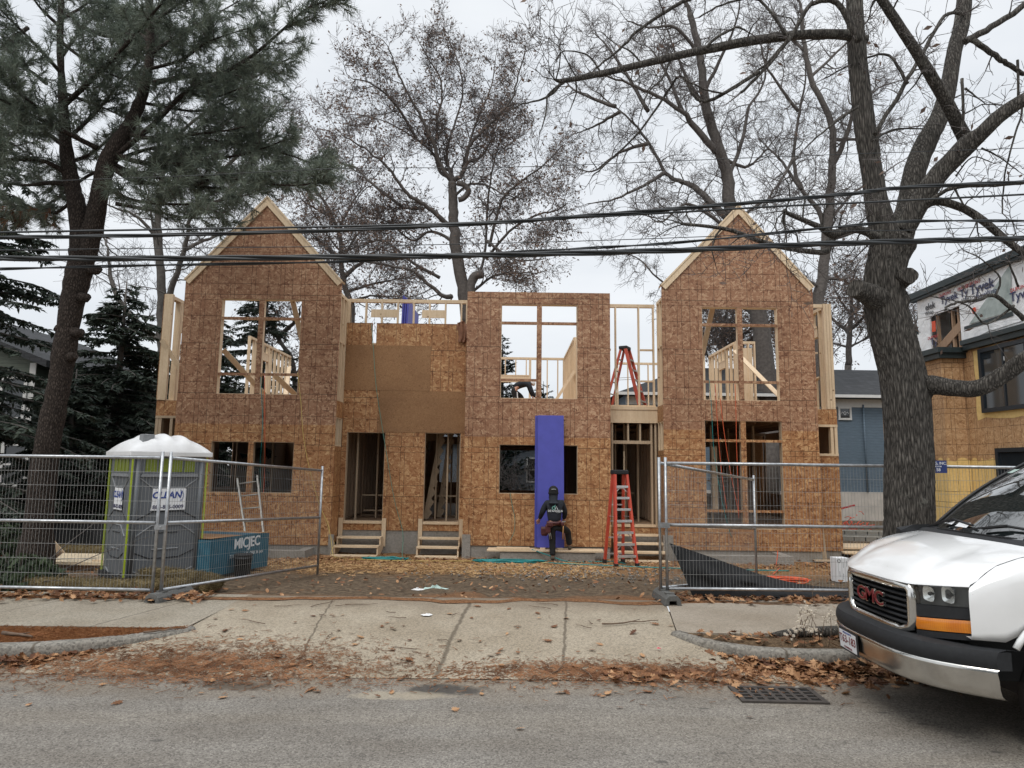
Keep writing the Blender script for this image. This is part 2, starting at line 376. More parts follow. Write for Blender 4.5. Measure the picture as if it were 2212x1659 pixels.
M['orange_mesh'] = simple('orange_netting', (.75, .10, .05), .5)
M['iron'] = simple('cast_iron', (.065, .055, .048), .6, .3, .25, 25, .2)
M['void'] = simple('drain_void', (.004, .004, .004), .9, 0, 0)
M['litter_g'] = simple('green_white_wrapper', (.42, .55, .50), .4, 0, .2, 14)
M['pink'] = simple('pink_scrap', (.6, .12, .16), .6)
def mk_siding(name, c, h=.11, rough=.6):
    t = NT(name); p = t.pos(); z = t.sep(p)[2]
    w = t.math('FRACT', t.math('DIVIDE', z, h)); n = t.noise(t.vec(p, (1, 1, 6)), 4, 4)
    cc = t.ramp(n, [(.3, tuple(a*.85 for a in c)), (.7, tuple(a*1.12 for a in c))])
    cc = t.mix(t.ramp(w, [(.0, .75), (.13, 0)]), cc, tuple(a*.3 for a in c))
    t.bump(w, .6, .02)
    return t.set(Base_Color=cc, Roughness=rough, Specular_IOR_Level=.3)
M['sid_blue'] = mk_siding('blue_grey_siding', (.13, .18, .23), .125)
M['sid_green'] = mk_siding('grey_green_siding', (.115, .135, .11), .12)
M['sid_grey'] = mk_siding('grey_siding', (.20, .23, .26), .13)
def mk_shingle(name, c):
    t = NT(name); p = t.pos(); x, y, z = t.sep(p); u = t.math('ADD', x, t.math('MULTIPLY', y, .3))
    b = t.node('ShaderNodeTexBrick', Vector=t.comb(u, t.math('MULTIPLY', z, 1.4), 0.0), Color1=tuple(a*.75 for a in c)+(1,), Color2=tuple(a*1.25 for a in c)+(1,), Mortar=tuple(a*.35 for a in c)+(1,), Scale=1.0, Mortar_Size=.012, Brick_Width=.33, Row_Height=.15)
    cc = t.mix(t.noise(p, 3, 5), b.outputs[0], tuple(a*.6 for a in c))
    return t.set(Base_Color=cc, Roughness=.9, Specular_IOR_Level=.2)
M['shingle'] = mk_shingle('asphalt_shingle', (.062, .064, .068))
M['shingle2'] = mk_shingle('grey_shingle', (.13, .14, .15))
M['trim_w'] = simple('white_trim', (.62, .62, .60), .55, 0, .06, 6)
M['trim_d'] = simple('dark_green_trim', (.022, .032, .034), .5, 0, .15, 6)
M['frame_d'] = simple('dark_window_frame', (.014, .02, .027), .45)
t = NT('window_glass'); M['glass_d'] = t.set(Base_Color=(.02, .025, .03), Roughness=.06, Specular_IOR_Level=.8)
t = NT('house_wrap'); p = t.pos(); n = t.noise(p, 3.2, 6, .6, .6); t.bump(n, .55, .12)
M['wrap'] = t.set(Base_Color=t.ramp(n, [(.3, (.66, .68, .69)), (.55, (.84, .85, .86))]), Roughness=.35)
t = NT('wrap_film'); n = t.noise(t.pos(), 3, 5); t.bump(n, .4, .1)
M['wrap_g'] = t.set(Base_Color=t.ramp(n, [(.3, (.23, .28, .265)), (.7, (.42, .47, .45))]), Roughness=.3)
M['print_b'] = simple('blue_grey_print', (.04, .045, .11), .6)
M['print_k'] = simple('dark_print', (.05, .05, .055), .6)
M['print_r'] = simple('red_print', (.45, .05, .05), .6)
M['print_o'] = simple('orange_red_print', (.62, .08, .03), .6)
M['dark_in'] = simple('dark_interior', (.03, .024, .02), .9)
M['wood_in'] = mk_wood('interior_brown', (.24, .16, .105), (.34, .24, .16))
# bark
def mk_bark(name, a, b, c=None, sc_=(26, 26, 5)):
    t = NT(name); p = t.pos(); v = t.vec(p, sc_)
    w = t.vor(v, 1, 'DISTANCE_TO_EDGE', 'Distance'); n = t.noise(t.vec(p, (sc_[0]*1.6, sc_[1]*1.6, sc_[2]*1.6)), 1, 6, .65)
    f = t.math('ADD', t.math('MULTIPLY', w, .9), t.math('MULTIPLY', n, .6))
    cc = t.ramp(f, [(.28, tuple(x*.35 for x in a)), (.45, a), (.75, b)])
    if c: cc = t.mix(t.ramp(t.noise(p, 5.5, 6, .7), [(.58, 0), (.70, .55)]), cc, c)
    t.bump(f, .9, .03)
    return t.set(Base_Color=cc, Roughness=.9, Specular_IOR_Level=.2)
M['bark_oak'] = mk_bark('oak_bark', (.085, .077, .068), (.195, .178, .156), (.24, .235, .205), (42, 42, 5.5))
M['bark_pine'] = mk_bark('pine_bark', (.045, .034, .028), (.10, .08, .068), sc_=(34, 34, 13))
M['bark_far'] = simple('grey_brown_bark', (.10, .088, .08), .95, 0, .3, 9)
M['bark_grey'] = simple('grey_bark', (.09, .08, .07), .95, 0, .3, 9)
M['twig'] = simple('twig_bark', (.115, .10, .095), .95, 0, .2, 9)
def mk_leaf(name, a, b, tr=.25, sc_=1.5):
    t = NT(name); p = t.pos(); n = t.math('ADD', t.math('MULTIPLY', t.noise(p, sc_, 3), .5), t.math('MULTIPLY', t.sep(t.vor(p, 9))[0], .5))
    cc = t.ramp(n, [(.25, a), (.75, b)]); t.set(Base_Color=cc, Roughness=.6, Specular_IOR_Level=.25)
    tl = t.node('ShaderNodeBsdfTranslucent', Color=cc); mx = t.node('ShaderNodeMixShader', _0=tr, _1=t.bsdf.outputs[0], _2=tl.outputs[0])
    t.t.links.new(mx.outputs[0], t.n['Material Output'].inputs[0]); return t.m
M['needle'] = mk_leaf('white_pine_needles', (.10, .125, .10), (.21, .24, .185))
M['needle_b'] = mk_leaf('dead_pine_needles', (.12, .055, .03), (.2, .10, .05))
M['hemlock'] = mk_leaf('hemlock_needles', (.03, .044, .034), (.085, .105, .08))
M['needle_dry'] = mk_leaf('dry_needles', (.12, .05, .022), (.34, .17, .085), .05, 6)
M['spruce'] = mk_leaf('spruce_needles', (.02, .034, .026), (.045, .065, .05))
M['leaf_br'] = mk_leaf('dry_brown_leaves', (.13, .09, .075), (.24, .17, .13))
M['leaf_lit'] = mk_leaf('fallen_oak_leaves', (.20, .085, .035), (.50, .29, .15), .1, 6)
M['leaf_dk'] = mk_leaf('dark_fallen_leaves', (.10, .042, .022), (.27, .13, .06), .1, 6)
M['shrub'] = mk_leaf('evergreen_shrub_leaves', (.02, .032, .018), (.06, .085, .04))
M['chip'] = mk_leaf('wood_chips', (.25, .14, .06), (.58, .38, .19), .05, 5)
M['gravel'] = simple('gravel_stones', (.20, .18, .155), .9, 0, .4, 20)
M['stick'] = simple('dead_stick', (.14, .095, .065), .9, 0, .3, 20)
M['weed'] = simple('dry_seed_heads', (.62, .55, .45), .9, 0, .2, 20)
# van
t = NT('white_van_paint'); p = t.pos(); n = t.noise(p, 2.2, 5)
dz = t.sep(p)[2]; cc = t.ramp(n, [(.3, (.70, .70, .69)), (.7, (.78, .78, .775))]); sp = t.vor(p, 11, out='Distance'); cc = t.mix(t.ramp(sp, [(.02, .7), (.04, 0)]), cc, (.25, .22, .19))
M['van'] = t.set(Base_Color=cc, Roughness=.2, Coat_Weight=.7, Coat_Roughness=.06)
t = NT('chrome'); n = t.noise(t.pos(), 14, 4); M['chrome'] = t.set(Base_Color=(.72, .71, .68), Metallic=1.0, Roughness=t.ramp(n, [(.3, .08), (.75, .26)]))
M['chrome_dull'] = simple('bumper_chrome', (.60, .585, .55), .2, 1.0, .12, 9)
M['lens'] = None
t = NT('headlight_lens'); t.set(Base_Color=(.02, .02, .02), Roughness=.04); tp = t.node('ShaderNodeBsdfTransparent', Color=(.9, .92, .92)); gl = t.node('ShaderNodeBsdfGlossy', Roughness=.03); mx = t.node('ShaderNodeMixShader', _0=.10, _1=tp.outputs[0], _2=gl.outputs[0]); t.t.links.new(mx.outputs[0], t.n['Material Output'].inputs[0]); M['lens'] = t.m
M['mirror'] = simple('lamp_reflector', (.92, .92, .9), .25, .8, .05, 20)
t = NT('amber_lens'); w = t.math('FRACT', t.math('MULTIPLY', t.sep(t.pos())[1], 85)); n = t.noise(t.pos(), 5, 3)
M['amber'] = t.set(Base_Color=t.mix(t.math('MULTIPLY', w, .35), t.ramp(n, [(.3, (.62, .17, .005)), (.7, (.85, .30, .01))]), (.4, .09, .003)), Roughness=.12, Coat_Weight=1.0)
M['gmc'] = simple('dark_red_badge', (.17, .012, .018), .35, .2)
t = NT('windscreen'); M['wind'] = t.set(Base_Color=(.012, .016, .016), Roughness=.03, Specular_IOR_Level=1.0, Coat_Weight=1.0, Coat_Roughness=.01, Coat_IOR=1.9)
M['plate'] = simple('plate_white', (.72, .73, .75), .4, 0, .03)
# clothes
M['skin'] = simple('skin', (.50, .27, .19), .55, 0, .08, 30)
M['hoodie'] = simple('charcoal_hoodie', (.014, .017, .024), .9, 0, .25, 25, .2)
M['trouser'] = simple('black_trousers', (.012, .012, .012), .9, 0, .3, 25, .2)
M['boot'] = simple('dusty_boots', (.10, .085, .065), .8, 0, .25)
M['belt'] = simple('oxblood_leather', (.075, .018, .018), .55, 0, .3, 20)
M['print_hood'] = simple('pale_print', (.65, .68, .68), .7)
M['print_mint'] = simple('mint_print', (.20, .50, .42), .7)
M['beanie'] = simple('black_knit', (.012, .012, .013), .95, 0, .3, 60, .3)
M['handle'] = simple('ash_handle', (.50, .27, .10), .5)
# ------------------------------------------------------------------ ground
def lin(a, b, n): return [a+(b-a)*i/(n-1) for i in range(n)]
def nz(x, y, s=1.0, seed=0.0): return mnoise.noise(V((x*s+seed, y*s-seed, seed)))
def interp(x, pts):
    if x <= pts[0][0]: return pts[0][1]
    for (a, za), (b, zb) in zip(pts, pts[1:]):
        if x <= b: return za+(zb-za)*(x-a)/(b-a)
    return pts[-1][1]
KL = [(-90, 4.9), (-8, 6.55), (-5.0, 6.66), (-4.4, 6.78), (-3.95, 7.0), (-3.62, 7.28), (-3.42, 7.5)]
KR = [(1.82, 7.52), (1.9, 7.32), (2.05, 7.12), (2.3, 6.95), (2.7, 6.85), (5, 6.9), (90, 8.9)]
b = MB(); b.grid([[(x, y, 0.0) for x in lin(-90, 90, 3)] for y in (-60, 9.3)], smooth=False)
b.build('road', M['asphalt']).__setitem__('kind', 'structure')
# driveway apron
b = MB(); ys = lin(6.3, 9.25, 24); g = []
for y in ys:
    z = interp(y, [(6.3, .006), (6.55, .022), (7.5, .135), (8.2, .151), (9.3, .156)])
    xl = interp(y, [(6.3, -4.6), (6.8, -4.2), (7.5, -3.5), (9.3, -3.5)]); xr = interp(y, [(6.3, 2.6), (6.9, 2.2), (7.5, 1.82), (9.3, 2.1)])
    g.append([(x, y, z+.006*nz(x, y, 1.2)) for x in lin(xl, xr, 24)])
b.grid(g); b.build('driveway', M['apron']).__setitem__('kind', 'structure')
b = MB(); b.grid([[(x, y, .153+.004*nz(x, y, 1.1)) for x in lin(-60, -3.47, 60)] for y in lin(7.42, 9.3, 6)])
b.grid([[(x, 7.42, z) for x in lin(-60, -3.47, 60)] for z in (.02, .153)])
b.build('sidewalk', M['walk']).__setitem__('kind', 'structure')
b = MB(); b.grid([[(x+interp(y, [(7.5, 0), (9.3, .3)])*(1 if i == 0 else 0), y, .160+.004*nz(x, y, 1.1)) for i, x in enumerate(lin(1.82, 60, 60))] for y in lin(7.46, 9.3, 6)])
b.grid([[(x, 7.46, z) for x in lin(1.82, 60, 60)] for z in (.02, .16)])
b.build('sidewalk', M['walk2']).__setitem__('kind', 'structure')
def strip(name, xs, kf, mt, amp):
    b = MB(); b.grid([[(x, kf(x)+.08+(7.44-kf(x)-.08)*k, .128+amp*sin(pi*k)+.02*nz(x*3, k*5, 1)) for x in xs] for k in lin(0, 1, 8)])
    b.build(name, mt).__setitem__('kind', 'structure')
strip('planting_strip', lin(-40, -9, 30)+lin(-8.9, -3.45, 90), lambda x: interp(x, KL), M['needles'], .02)
strip('planting_strip', lin(1.86, 9, 110)+lin(9.1, 40, 30), lambda x: interp(x, KR), M['strip'], .05)
def kerb(path, zt):
    pts = []
    for (a, b_) in zip(path, path[1:]):
        n = max(2, int((V(b_)-V(a)).length/.12)); n = min(n, 60)
        pts += [V(a).lerp(V(b_), i/n) for i in range(n)]
    pts.append(V(path[-1]))
    for _ in range(10): pts = [pts[0]]+[(pts[i-1]+pts[i]*2+pts[i+1])/4 for i in range(1, len(pts)-1)]+[pts[-1]]
    rings = []
    for i, p in enumerate(pts):
        d = (pts[min(i+1, len(pts)-1)]-pts[max(i-1, 0)]).normalized(); nrm = V((-d.y, d.x)); z = zt(p)+.006*nz(p.x, p.y, 4)
        r = []
        for (o, zz) in ((-.085, -.02), (-.082, z-.03), (-.06, z-.004), (-.03, z), (.05, z), (.085, z-.012), (.09, -.02)):
            q = p+nrm*(o+.006*nz(p.x*2, zz*9, 3)); r.append((q.x, q.y, zz))
        rings.append(r)
    b = MB(); b.loft(rings); return b.build('kerb', M['kerb'], fixn=True)
o = kerb([V(q) for q in KL], lambda p: interp(p.x, [(-4, .155), (-3.42, .15)])); o['kind'] = 'structure'
o = kerb([V(q) for q in KR], lambda p: interp(p.x, [(1.82, .165), (2.2, .155)])); o['kind'] = 'structure'
# lot: one sheet reaching the horizon
xs = lin(-400, -20, 12)+lin(-18, -10, 10)+lin(-9.8, 12, 150)+lin(13, 20, 8)+lin(25, 400, 12)
ys = lin(0, 8.6, 60)+lin(9, 20, 12)+lin(25, 60, 6)+lin(90, 600, 6)
g = []
for j, y in enumerate(ys):
    r = []
    for x in xs:
        y0 = 8.97+.22*nz(x, 0, .8)+.10*nz(x, 0, 3.1)+(.02 if x < 1.9 else .1)+(-.12 if x < -3.6 else 0); yy = y0+y
        z = lot_z(yy)+.035*nz(x, yy, .8)+.022*nz(x, yy, 2.3)+.012*nz(x, yy, 7) if j > 1 else lot_z(min(yy, 8.9))+.010+.006*j+.003*nz(x, 0, 8)
        if -2.5 < x < 2 and 9.3 < yy < 12.5: z += .012*sin(x*9+nz(x, yy, 1)*2)
        r.append((x, yy, z))
    g.append(r)
b = MB(); b.grid(g); b.build('ground', M['dirt']).__setitem__('kind', 'structure')

# ------------------------------------------------------------------ loose litter nobody could count
OAK = [(0, 0), (.08, .10), (.06, .22), (.26, .30), (.12, .40), (.34, .55), (.16, .62), (.27, .80), (.10, .82), (0, 1)]
def leaf(b, p, s, mi, flat=.35, simple_=False):
    a = rnd.uniform(0, 2*pi); M3 = Matrix.Rotation(a, 3, 'Z') @ Matrix.Rotation(rnd.gauss(0, flat), 3, 'X') @ Matrix.Rotation(rnd.gauss(0, flat), 3, 'Y')
    cup = rnd.uniform(-.3, .9); n = len(b.v)
    o = OAK if not simple_ else [(0, 0), (.22, .3), (.2, .7), (0, 1)]
    pts = [(x, y, cup*x*x+.25*cup*(y-.5)**2) for x, y in o]+[(-x, y, cup*x*x+.25*cup*(y-.5)**2) for x, y in o[1:-1]]
    b.v += [tuple(V(p)+M3 @ V((x*s, (y-.5)*s, z*s))) for x, y, z in pts]; k = len(o)
    b.face(list(range(n, n+k)), mi); b.face([n]+list(range(n+k, n+len(pts)))+[n+k-1], mi)
def scatter(b, N, fx, size=(.07, .15), mats=2, flat=.35, simple_=False):
    for _ in range(N):
        x, y, z = fx(); leaf(b, (x, y, z), rnd.uniform(*size), rnd.randrange(mats), flat, simple_)
def gz(y, x=0): return lot_z(y)
b = MB()
def fR():
    x = rnd.uniform(1.7, 4.6); k = interp(x, KR); t = abs(rnd.gauss(0, .22)); y = k-.1-t+(.25 if x < 2 else 0)*rnd.random(); return x, y, .012+max(0, .09-.25*t)*rnd.random()
scatter(b, 1050, fR, (.07, .16))
def fR2(): x = rnd.uniform(.9, 2.4); return x, rnd.gauss(6.45, .16), .03
scatter(b, 150, fR2, (.05, .12))
def fL():
    x = -3.2-abs(rnd.gauss(0, 1.6)); k = interp(x, KL); t = abs(rnd.gauss(0, .12)); return x, k-.1-t, .012+max(0, .07-.25*t)*rnd.random()
scatter(b, 420, fL, (.06, .14))
def fS(): x = rnd.uniform(2.0, 4.6); return x, rnd.uniform(interp(x, KR)+.1, 7.42), .17+.03*rnd.random()
scatter(b, 190, fS, (.05, .13))
def fF(): return rnd.uniform(-7.5, -3.9), rnd.gauss(8.95, .16), .18+.03*rnd.random()
scatter(b, 520, fF, (.06, .14))
def fF2(): return rnd.uniform(2.0, 6), rnd.gauss(9.35, .18), .18+.02*rnd.random()
scatter(b, 480, fF2, (.06, .14))
def fA(): return rnd.uniform(-3.4, 2), rnd.uniform(6.1, 8.7), interp(0, [(0, 0)])
for _ in range(70):
    x, y, z = fA(); z = interp(y, [(6.3, .02), (6.55, .04), (7.5, .15), (8.2, .165)]); leaf(b, (x, y, z), rnd.uniform(.05, .13), rnd.randrange(2), .15)
for _ in range(45):
    x = rnd.uniform(-6, 2.4); leaf(b, (x, rnd.gauss(5.9, .35), .014), rnd.uniform(.04, .12), rnd.randrange(2), .15)
b.build('leaf_litter', [M['leaf_lit'], M['leaf_dk']], label='brown oak leaves heaped along both kerbs and fence').__setitem__('kind', 'stuff')
b = MB()
def fLot():
    y = rnd.uniform(9.2, 16.5); return rnd.uniform(-8, 9), y, gz(y)+.03
scatter(b, 1500, fLot, (.05, .12), simple_=True)
def fLot2(): y = rnd.gauss(15, .5); return rnd.uniform(-5, 8), y, gz(y)+.03
scatter(b, 1300, fLot2, (.05, .13), simple_=True)
b.build('leaf_litter', [M['leaf_lit'], M['leaf_dk']], label='scattered brown leaves across the dirt lot').__setitem__('kind', 'stuff')
def sticks(name, N, f, L, r, mt, label, tilt=.12):
    b = MB()
    for _ in range(N):
        p = V(f()); a = rnd.uniform(0, 2*pi); l = rnd.uniform(*L)/2; d = V((cos(a), sin(a), rnd.gauss(0, tilt)))*l
        b.beam(p-d, p+d, r*2*rnd.uniform(.6, 1.5), r, mi=0)
    o = b.build(name, mt, label=label); o['kind'] = 'stuff'
def fC():
    x = rnd.gauss(-1.0, 3.0); y = rnd.gauss(13.9, .75) if x < 2 else rnd.gauss(14.6, .5); return x, min(y, 15.8), gz(min(y, 15.8))+.025
sticks('wood_chips', 5200, fC, (.04, .13), .008, M['chip'], 'tan wood chips strewn over the ground by the house')
def fN():
    if rnd.random() < .5: x = rnd.gauss(-2.9, .9); y = 6.45+.35*abs(rnd.gauss(0, 1))*(1 if rnd.random() < .7 else -.6)
    elif rnd.random() < .6: x = rnd.gauss(1.1, .8); y = 6.5+rnd.gauss(0, .13)
    else: x = rnd.uniform(-8, 3); y = rnd.gauss(6.35, .22)
    return x, y, interp(y, [(6.3, .012), (6.55, .032), (7.5, .145), (8.2, .16)])
sticks('pine_needle_litter', 11000, fN, (.03, .085), .0022, M['needle_dry'], 'rust brown pine needles washed along the gutter', .05)
def fN2(): x = rnd.uniform(-7.5, -3.5); return x, rnd.uniform(interp(x, KL)+.1, 7.4), .152
sticks('pine_needle_litter', 4500, fN2, (.07, .14), .0022, M['needles'], 'orange pine needles covering the left planting strip', .06)
def fG(): x = rnd.gauss(1.4, 1.4); y = rnd.gauss(13.2, .8); return x, y, gz(y)+.02
b = MB()
for _ in range(600):
    p = V(fG()); s = rnd.uniform(.008, .022); b.box(-V((s, s, s*.6)), V((s, s, s*.6)), 0, Matrix.Translation(p) @ Matrix.Rotation(rnd.random()*6, 4, (rnd.random(), rnd.random(), 1)))
b.build('gravel', M['gravel'], label='small grey gravel mixed in the dirt near the ladder').__setitem__('kind', 'stuff')
def twigs(N, f): 
    b = MB()
    for _ in range(N):
        p = V(f()); a = rnd.uniform(0, pi); l = rnd.uniform(.06, .22); q = [p+V((cos(a)*l*s, sin(a)*l*s, .006+.01*rnd.random()))+V((rnd.gauss(0, .012), rnd.gauss(0, .012), 0)) for s in (-1, -.3, .4, 1)]
        b.tube(q, [.005, .005, .004, .002], 4)
    o = b.build('twig_litter', M['stick'], label='thin fallen twigs lying over driveway and dirt'); o['kind'] = 'stuff'
def fT():
    y = rnd.uniform(6.4, 13); return rnd.uniform(-4, 3.2), y, interp(y, [(6.3, .012), (6.55, .03), (7.5, .145), (8.2, .16)]) if y < 8.9 else lot_z(y)+.03
twigs(60, fT)
def stick(p0, p1, r, label, seed):
    R = random.Random(seed); p0 = V(p0); p1 = V(p1); n = 7; b = MB()
    pts = [p0.lerp(p1, i/(n-1))+V((R.gauss(0, .012), R.gauss(0, .012), R.uniform(0, .008))) for i in range(n)]
    b.tube(pts, [r*(1-.6*i/(n-1)) for i in range(n)], 6); b.tube([pts[3], pts[3]+(pts[4]-pts[3]).normalized()*.09+V((.02, .05, .015))], [r*.6, r*.2], 5)
    tag(b.build('stick', M['stick']), label, 'stick')
stick((1.05, 7.78, .165), (1.75, 8.0, .165), .011, 'long dark crooked stick lying on the right of the driveway', 3)
stick((-5.15, 7.05, .165), (-4.75, 6.92, .168), .022, 'short thick stick lying on the needle covered left strip', 4)
stick((-3.75, 7.15, .165), (-3.45, 7.36, .165), .012, 'thin stick near the kerb end of the left strip', 5)
def paper(name, c, r, mt, label, cat, seed, h=.03):
    R = random.Random(seed); b = MB(); N = 12; g = []
    for k in range(5):
        g.append([V(c)+V((cos(2*pi*i/N)*r[0]*k/4*R.uniform(.7, 1.1), sin(2*pi*i/N)*r[1]*k/4*R.uniform(.7, 1.1), (h*R.uniform(.1, 1)*(1-k/5)+.006))) for i in range(N)])
        g[-1].append(g[-1][0])
    b.grid(g, smooth=False); tag(b.build(name, mt), label, cat)
paper('plastic_wrapper', (-1.12, 10.35, lot_z(10.35)), (.20, .09), M['litter_g'], 'crumpled green and white plastic wrapper on the dirt', 'wrapper', 2, .09)
paper('plastic_wrapper', (-1.36, 10.25, lot_z(10.3)), (.13, .035), M['white'], 'torn clear white plastic strip beside the green wrapper', 'wrapper', 3, .05)
paper('paper_scrap', (-.97, 8.15, .155), (.07, .05), M['white'], 'small white paper scrap on the driveway slab', 'paper scrap', 4, .03)
paper('bottle_cap', (1.52, 7.02, .10), (.025, .02), M['pink'], 'tiny pink scrap near the right driveway kerb', 'scrap', 5, .02)
# storm drain: frame, lattice and a flat black sheet as the well's painted shade
d = empty('storm_drain', (2.3, 5.98, 0), -.02, 'rusty cast iron storm drain grate set in the asphalt beside leaves', 'drain')
b = MB(); w, h = .36, .20; W = .055
b.box((-w, -h, .001), (w, -h+.045, .016)); b.box((-w, h-.045, .001), (w, h, .016)); b.box((-w, -h+.045, .001), (-w+.045, h-.045, .016)); b.box((w-.045, -h+.045, .001), (w, h-.045, .016))
b.build('drain_frame', M['iron'], d, local=True)
b = MB()
for i in range(1, 7): x = -w+.045+(2*w-.09)*i/7; b.box((x-.016, -h+.045, .002), (x+.016, h-.045, .013))
for j in range(1, 4):
    y = -h+.045+(2*h-.09)*j/4
    for i in range(7): xa = -w+.045+(2*w-.09)*i/7; b.box((xa+(.016 if i else 0), y-.012, .002), (xa+(2*w-.09)/7-(.016 if i < 6 else 0), y+.012, .0125))
b.build('grate_bars', M['iron'], d, local=True)
b = MB(); b.quad((-w+.045, -h+.045, .0035), (w-.045, -h+.045, .0035), (w-.045, h-.045, .0035), (-w+.045, h-.045, .0035)); b.build('drain_shade_sheet', M['void'], d, local=True)
# ------------------------------------------------------------------ the unfinished house
H = empty('unfinished_house', (-.35, 16, -.21), 0, 'half built duplex of bare OSB sheathing with two steep gables and open stud framing', 'house under construction')
LM = M['lumber']
def panel(b, x0, x1, z0, z1, y, th, ops=(), mi=0, axis='x'):
    """sheathing sheet with openings; axis x: runs along x at y (front face y); axis y: runs along y at x=y"""
    xs = sorted({x0, x1} | {q for o in ops for q in o[:2] if x0 < q < x1}); zs = sorted({z0, z1} | {q for o in ops for q in o[2:] if z0 < q < z1})
    def filled(i, j):
        if i < 0 or j < 0 or i >= len(xs)-1 or j >= len(zs)-1: return False
        cx = (xs[i]+xs[i+1])/2; cz = (zs[j]+zs[j+1])/2
        return not any(o[0] < cx < o[1] and o[2] < cz < o[3] for o in ops)
    P3 = (lambda x, d, z: (x, y+d, z)) if axis == 'x' else (lambda x, d, z: (y+d, x, z))
    for i in range(len(xs)-1):
        for j in range(len(zs)-1):
            if not filled(i, j): continue
            a, c, e, f = xs[i], xs[i+1], zs[j], zs[j+1]
            b.quad(P3(a, 0, e), P3(c, 0, e), P3(c, 0, f), P3(a, 0, f), mi); b.quad(P3(c, th, e), P3(a, th, e), P3(a, th, f), P3(c, th, f), mi)
            if not filled(i-1, j): b.quad(P3(a, th, e), P3(a, 0, e), P3(a, 0, f), P3(a, th, f), mi)
            if not filled(i+1, j): b.quad(P3(c, 0, e), P3(c, th, e), P3(c, th, f), P3(c, 0, f), mi)
            if not filled(i, j-1): b.quad(P3(a, th, e), P3(c, th, e), P3(c, 0, e), P3(a, 0, e), mi)
            if not filled(i, j+1): b.quad(P3(a, 0, f), P3(c, 0, f), P3(c, th, f), P3(a, th, f), mi)
def opening(parent, x0, x1, z0, z1, y, rails=(), mull=None, mats=None, depth=.14, face='osb_up'):
    """rough opening: jambs, sill and head behind the sheathing, rails and mullion faced with OSB"""
    b = MB(); t = .038; ya, yb = y+.014, y+.014+depth
    b.box((x0-t+.012, ya, z0-t), (x0+.012, yb, z1+t)); b.box((x1-.012, ya, z0-t), (x1+t-.012, yb, z1+t))
    b.box((x0+.012, ya, z0-t+.012), (x1-.012, yb, z0+.012)); b.box((x0+.012, ya, z1-.012), (x1-.012, yb, z1+t-.012))
    b.build('rough_opening', mats or LM, parent)
    segs = [(x0+.012, x1-.012)] if mull is None else [(x0+.012, mull-.062), (mull+.062, x1-.012)]
    for z in rails:
        for a, c in segs: b = MB(); b.box((a, y+.003, z-.03), (c, y+.014, z+.03), 1); b.box((a, y+.014, z-.02), (c, yb-.02, z+.02), 0); b.build('cross_rail', [mats or LM, M[face]], parent)
    if mull is not None:
        b = MB(); b.box((mull-.062, y+.001, z0+.012), (mull+.062, y+.014, z1-.012), 1); b.box((mull-.05, y+.014, z0+.012), (mull+.05, yb, z1-.012), 0)
        b.build('mullion', [mats or LM, M[face]], parent)
def gable(x0, x1, peak, eave, zp, z0, up, low, mull):
    b = MB(); y = 16.0
    panel(b, x0, x1, 2.85, eave, y, .02, [up]); b.prism([(x0, y, eave), (x1, y, eave), (peak, y, zp)], (0, .02, 0), 0)
    panel(b, x0, x1, z0, 2.85, y, .02, [(low[0], low[1], low[2], min(low[3], 2.85))] + ([] if low[3] <= 2.85 else []), 1)
    g = b.build('gable_wall', [M['osb_up'], M['osb']], H)
    for s in (0, 1):
        e = V((x0 if s == 0 else x1, 0, eave)); q = V((peak, 0, zp)); d = (q-e).normalized(); up_ = V((-d.z, 0, d.x)) if s == 0 else V((d.z, 0, -d.x))
        if up_.z < 0: up_ = -up_
        b = MB(); a0, a1 = e-d*.0, q+d*.02*0
        b.prism([a0+V((0, 15.962, 0))-up_*.13, a0+V((0, 15.962, 0))+up_*.0, a1+V((0, 15.962, 0))+up_*.0, a1+V((0, 15.962, 0))-V((0, 0, .13/abs(up_.z)))], (0, .036, 0))
        k = [a0+V((0, 15.945, 0))+up_*.002, a0+V((0, 15.945, 0))+up_*.04, V((peak, 15.945, zp+.04/up_.z)), V((peak, 15.945, zp+.002/up_.z))]
        b.prism(k, (0, .26, 0))
        b.build('rake_board', LM, g)
    return g
# left gable: upper opening with mullion, lower opening split by a post
gl = gable(-8.07, -4.22, -6.17, 6.36, 8.50, .03, (-7.14, -5.18, 3.57, 5.92), (-7.17, -5.19, 1.22, 2.43), None)
opening(gl, -7.14, -5.18, 3.57, 5.92, 16, (5.44, 4.06), -6.16)
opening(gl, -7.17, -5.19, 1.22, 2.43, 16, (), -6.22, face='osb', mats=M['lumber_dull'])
b = MB()
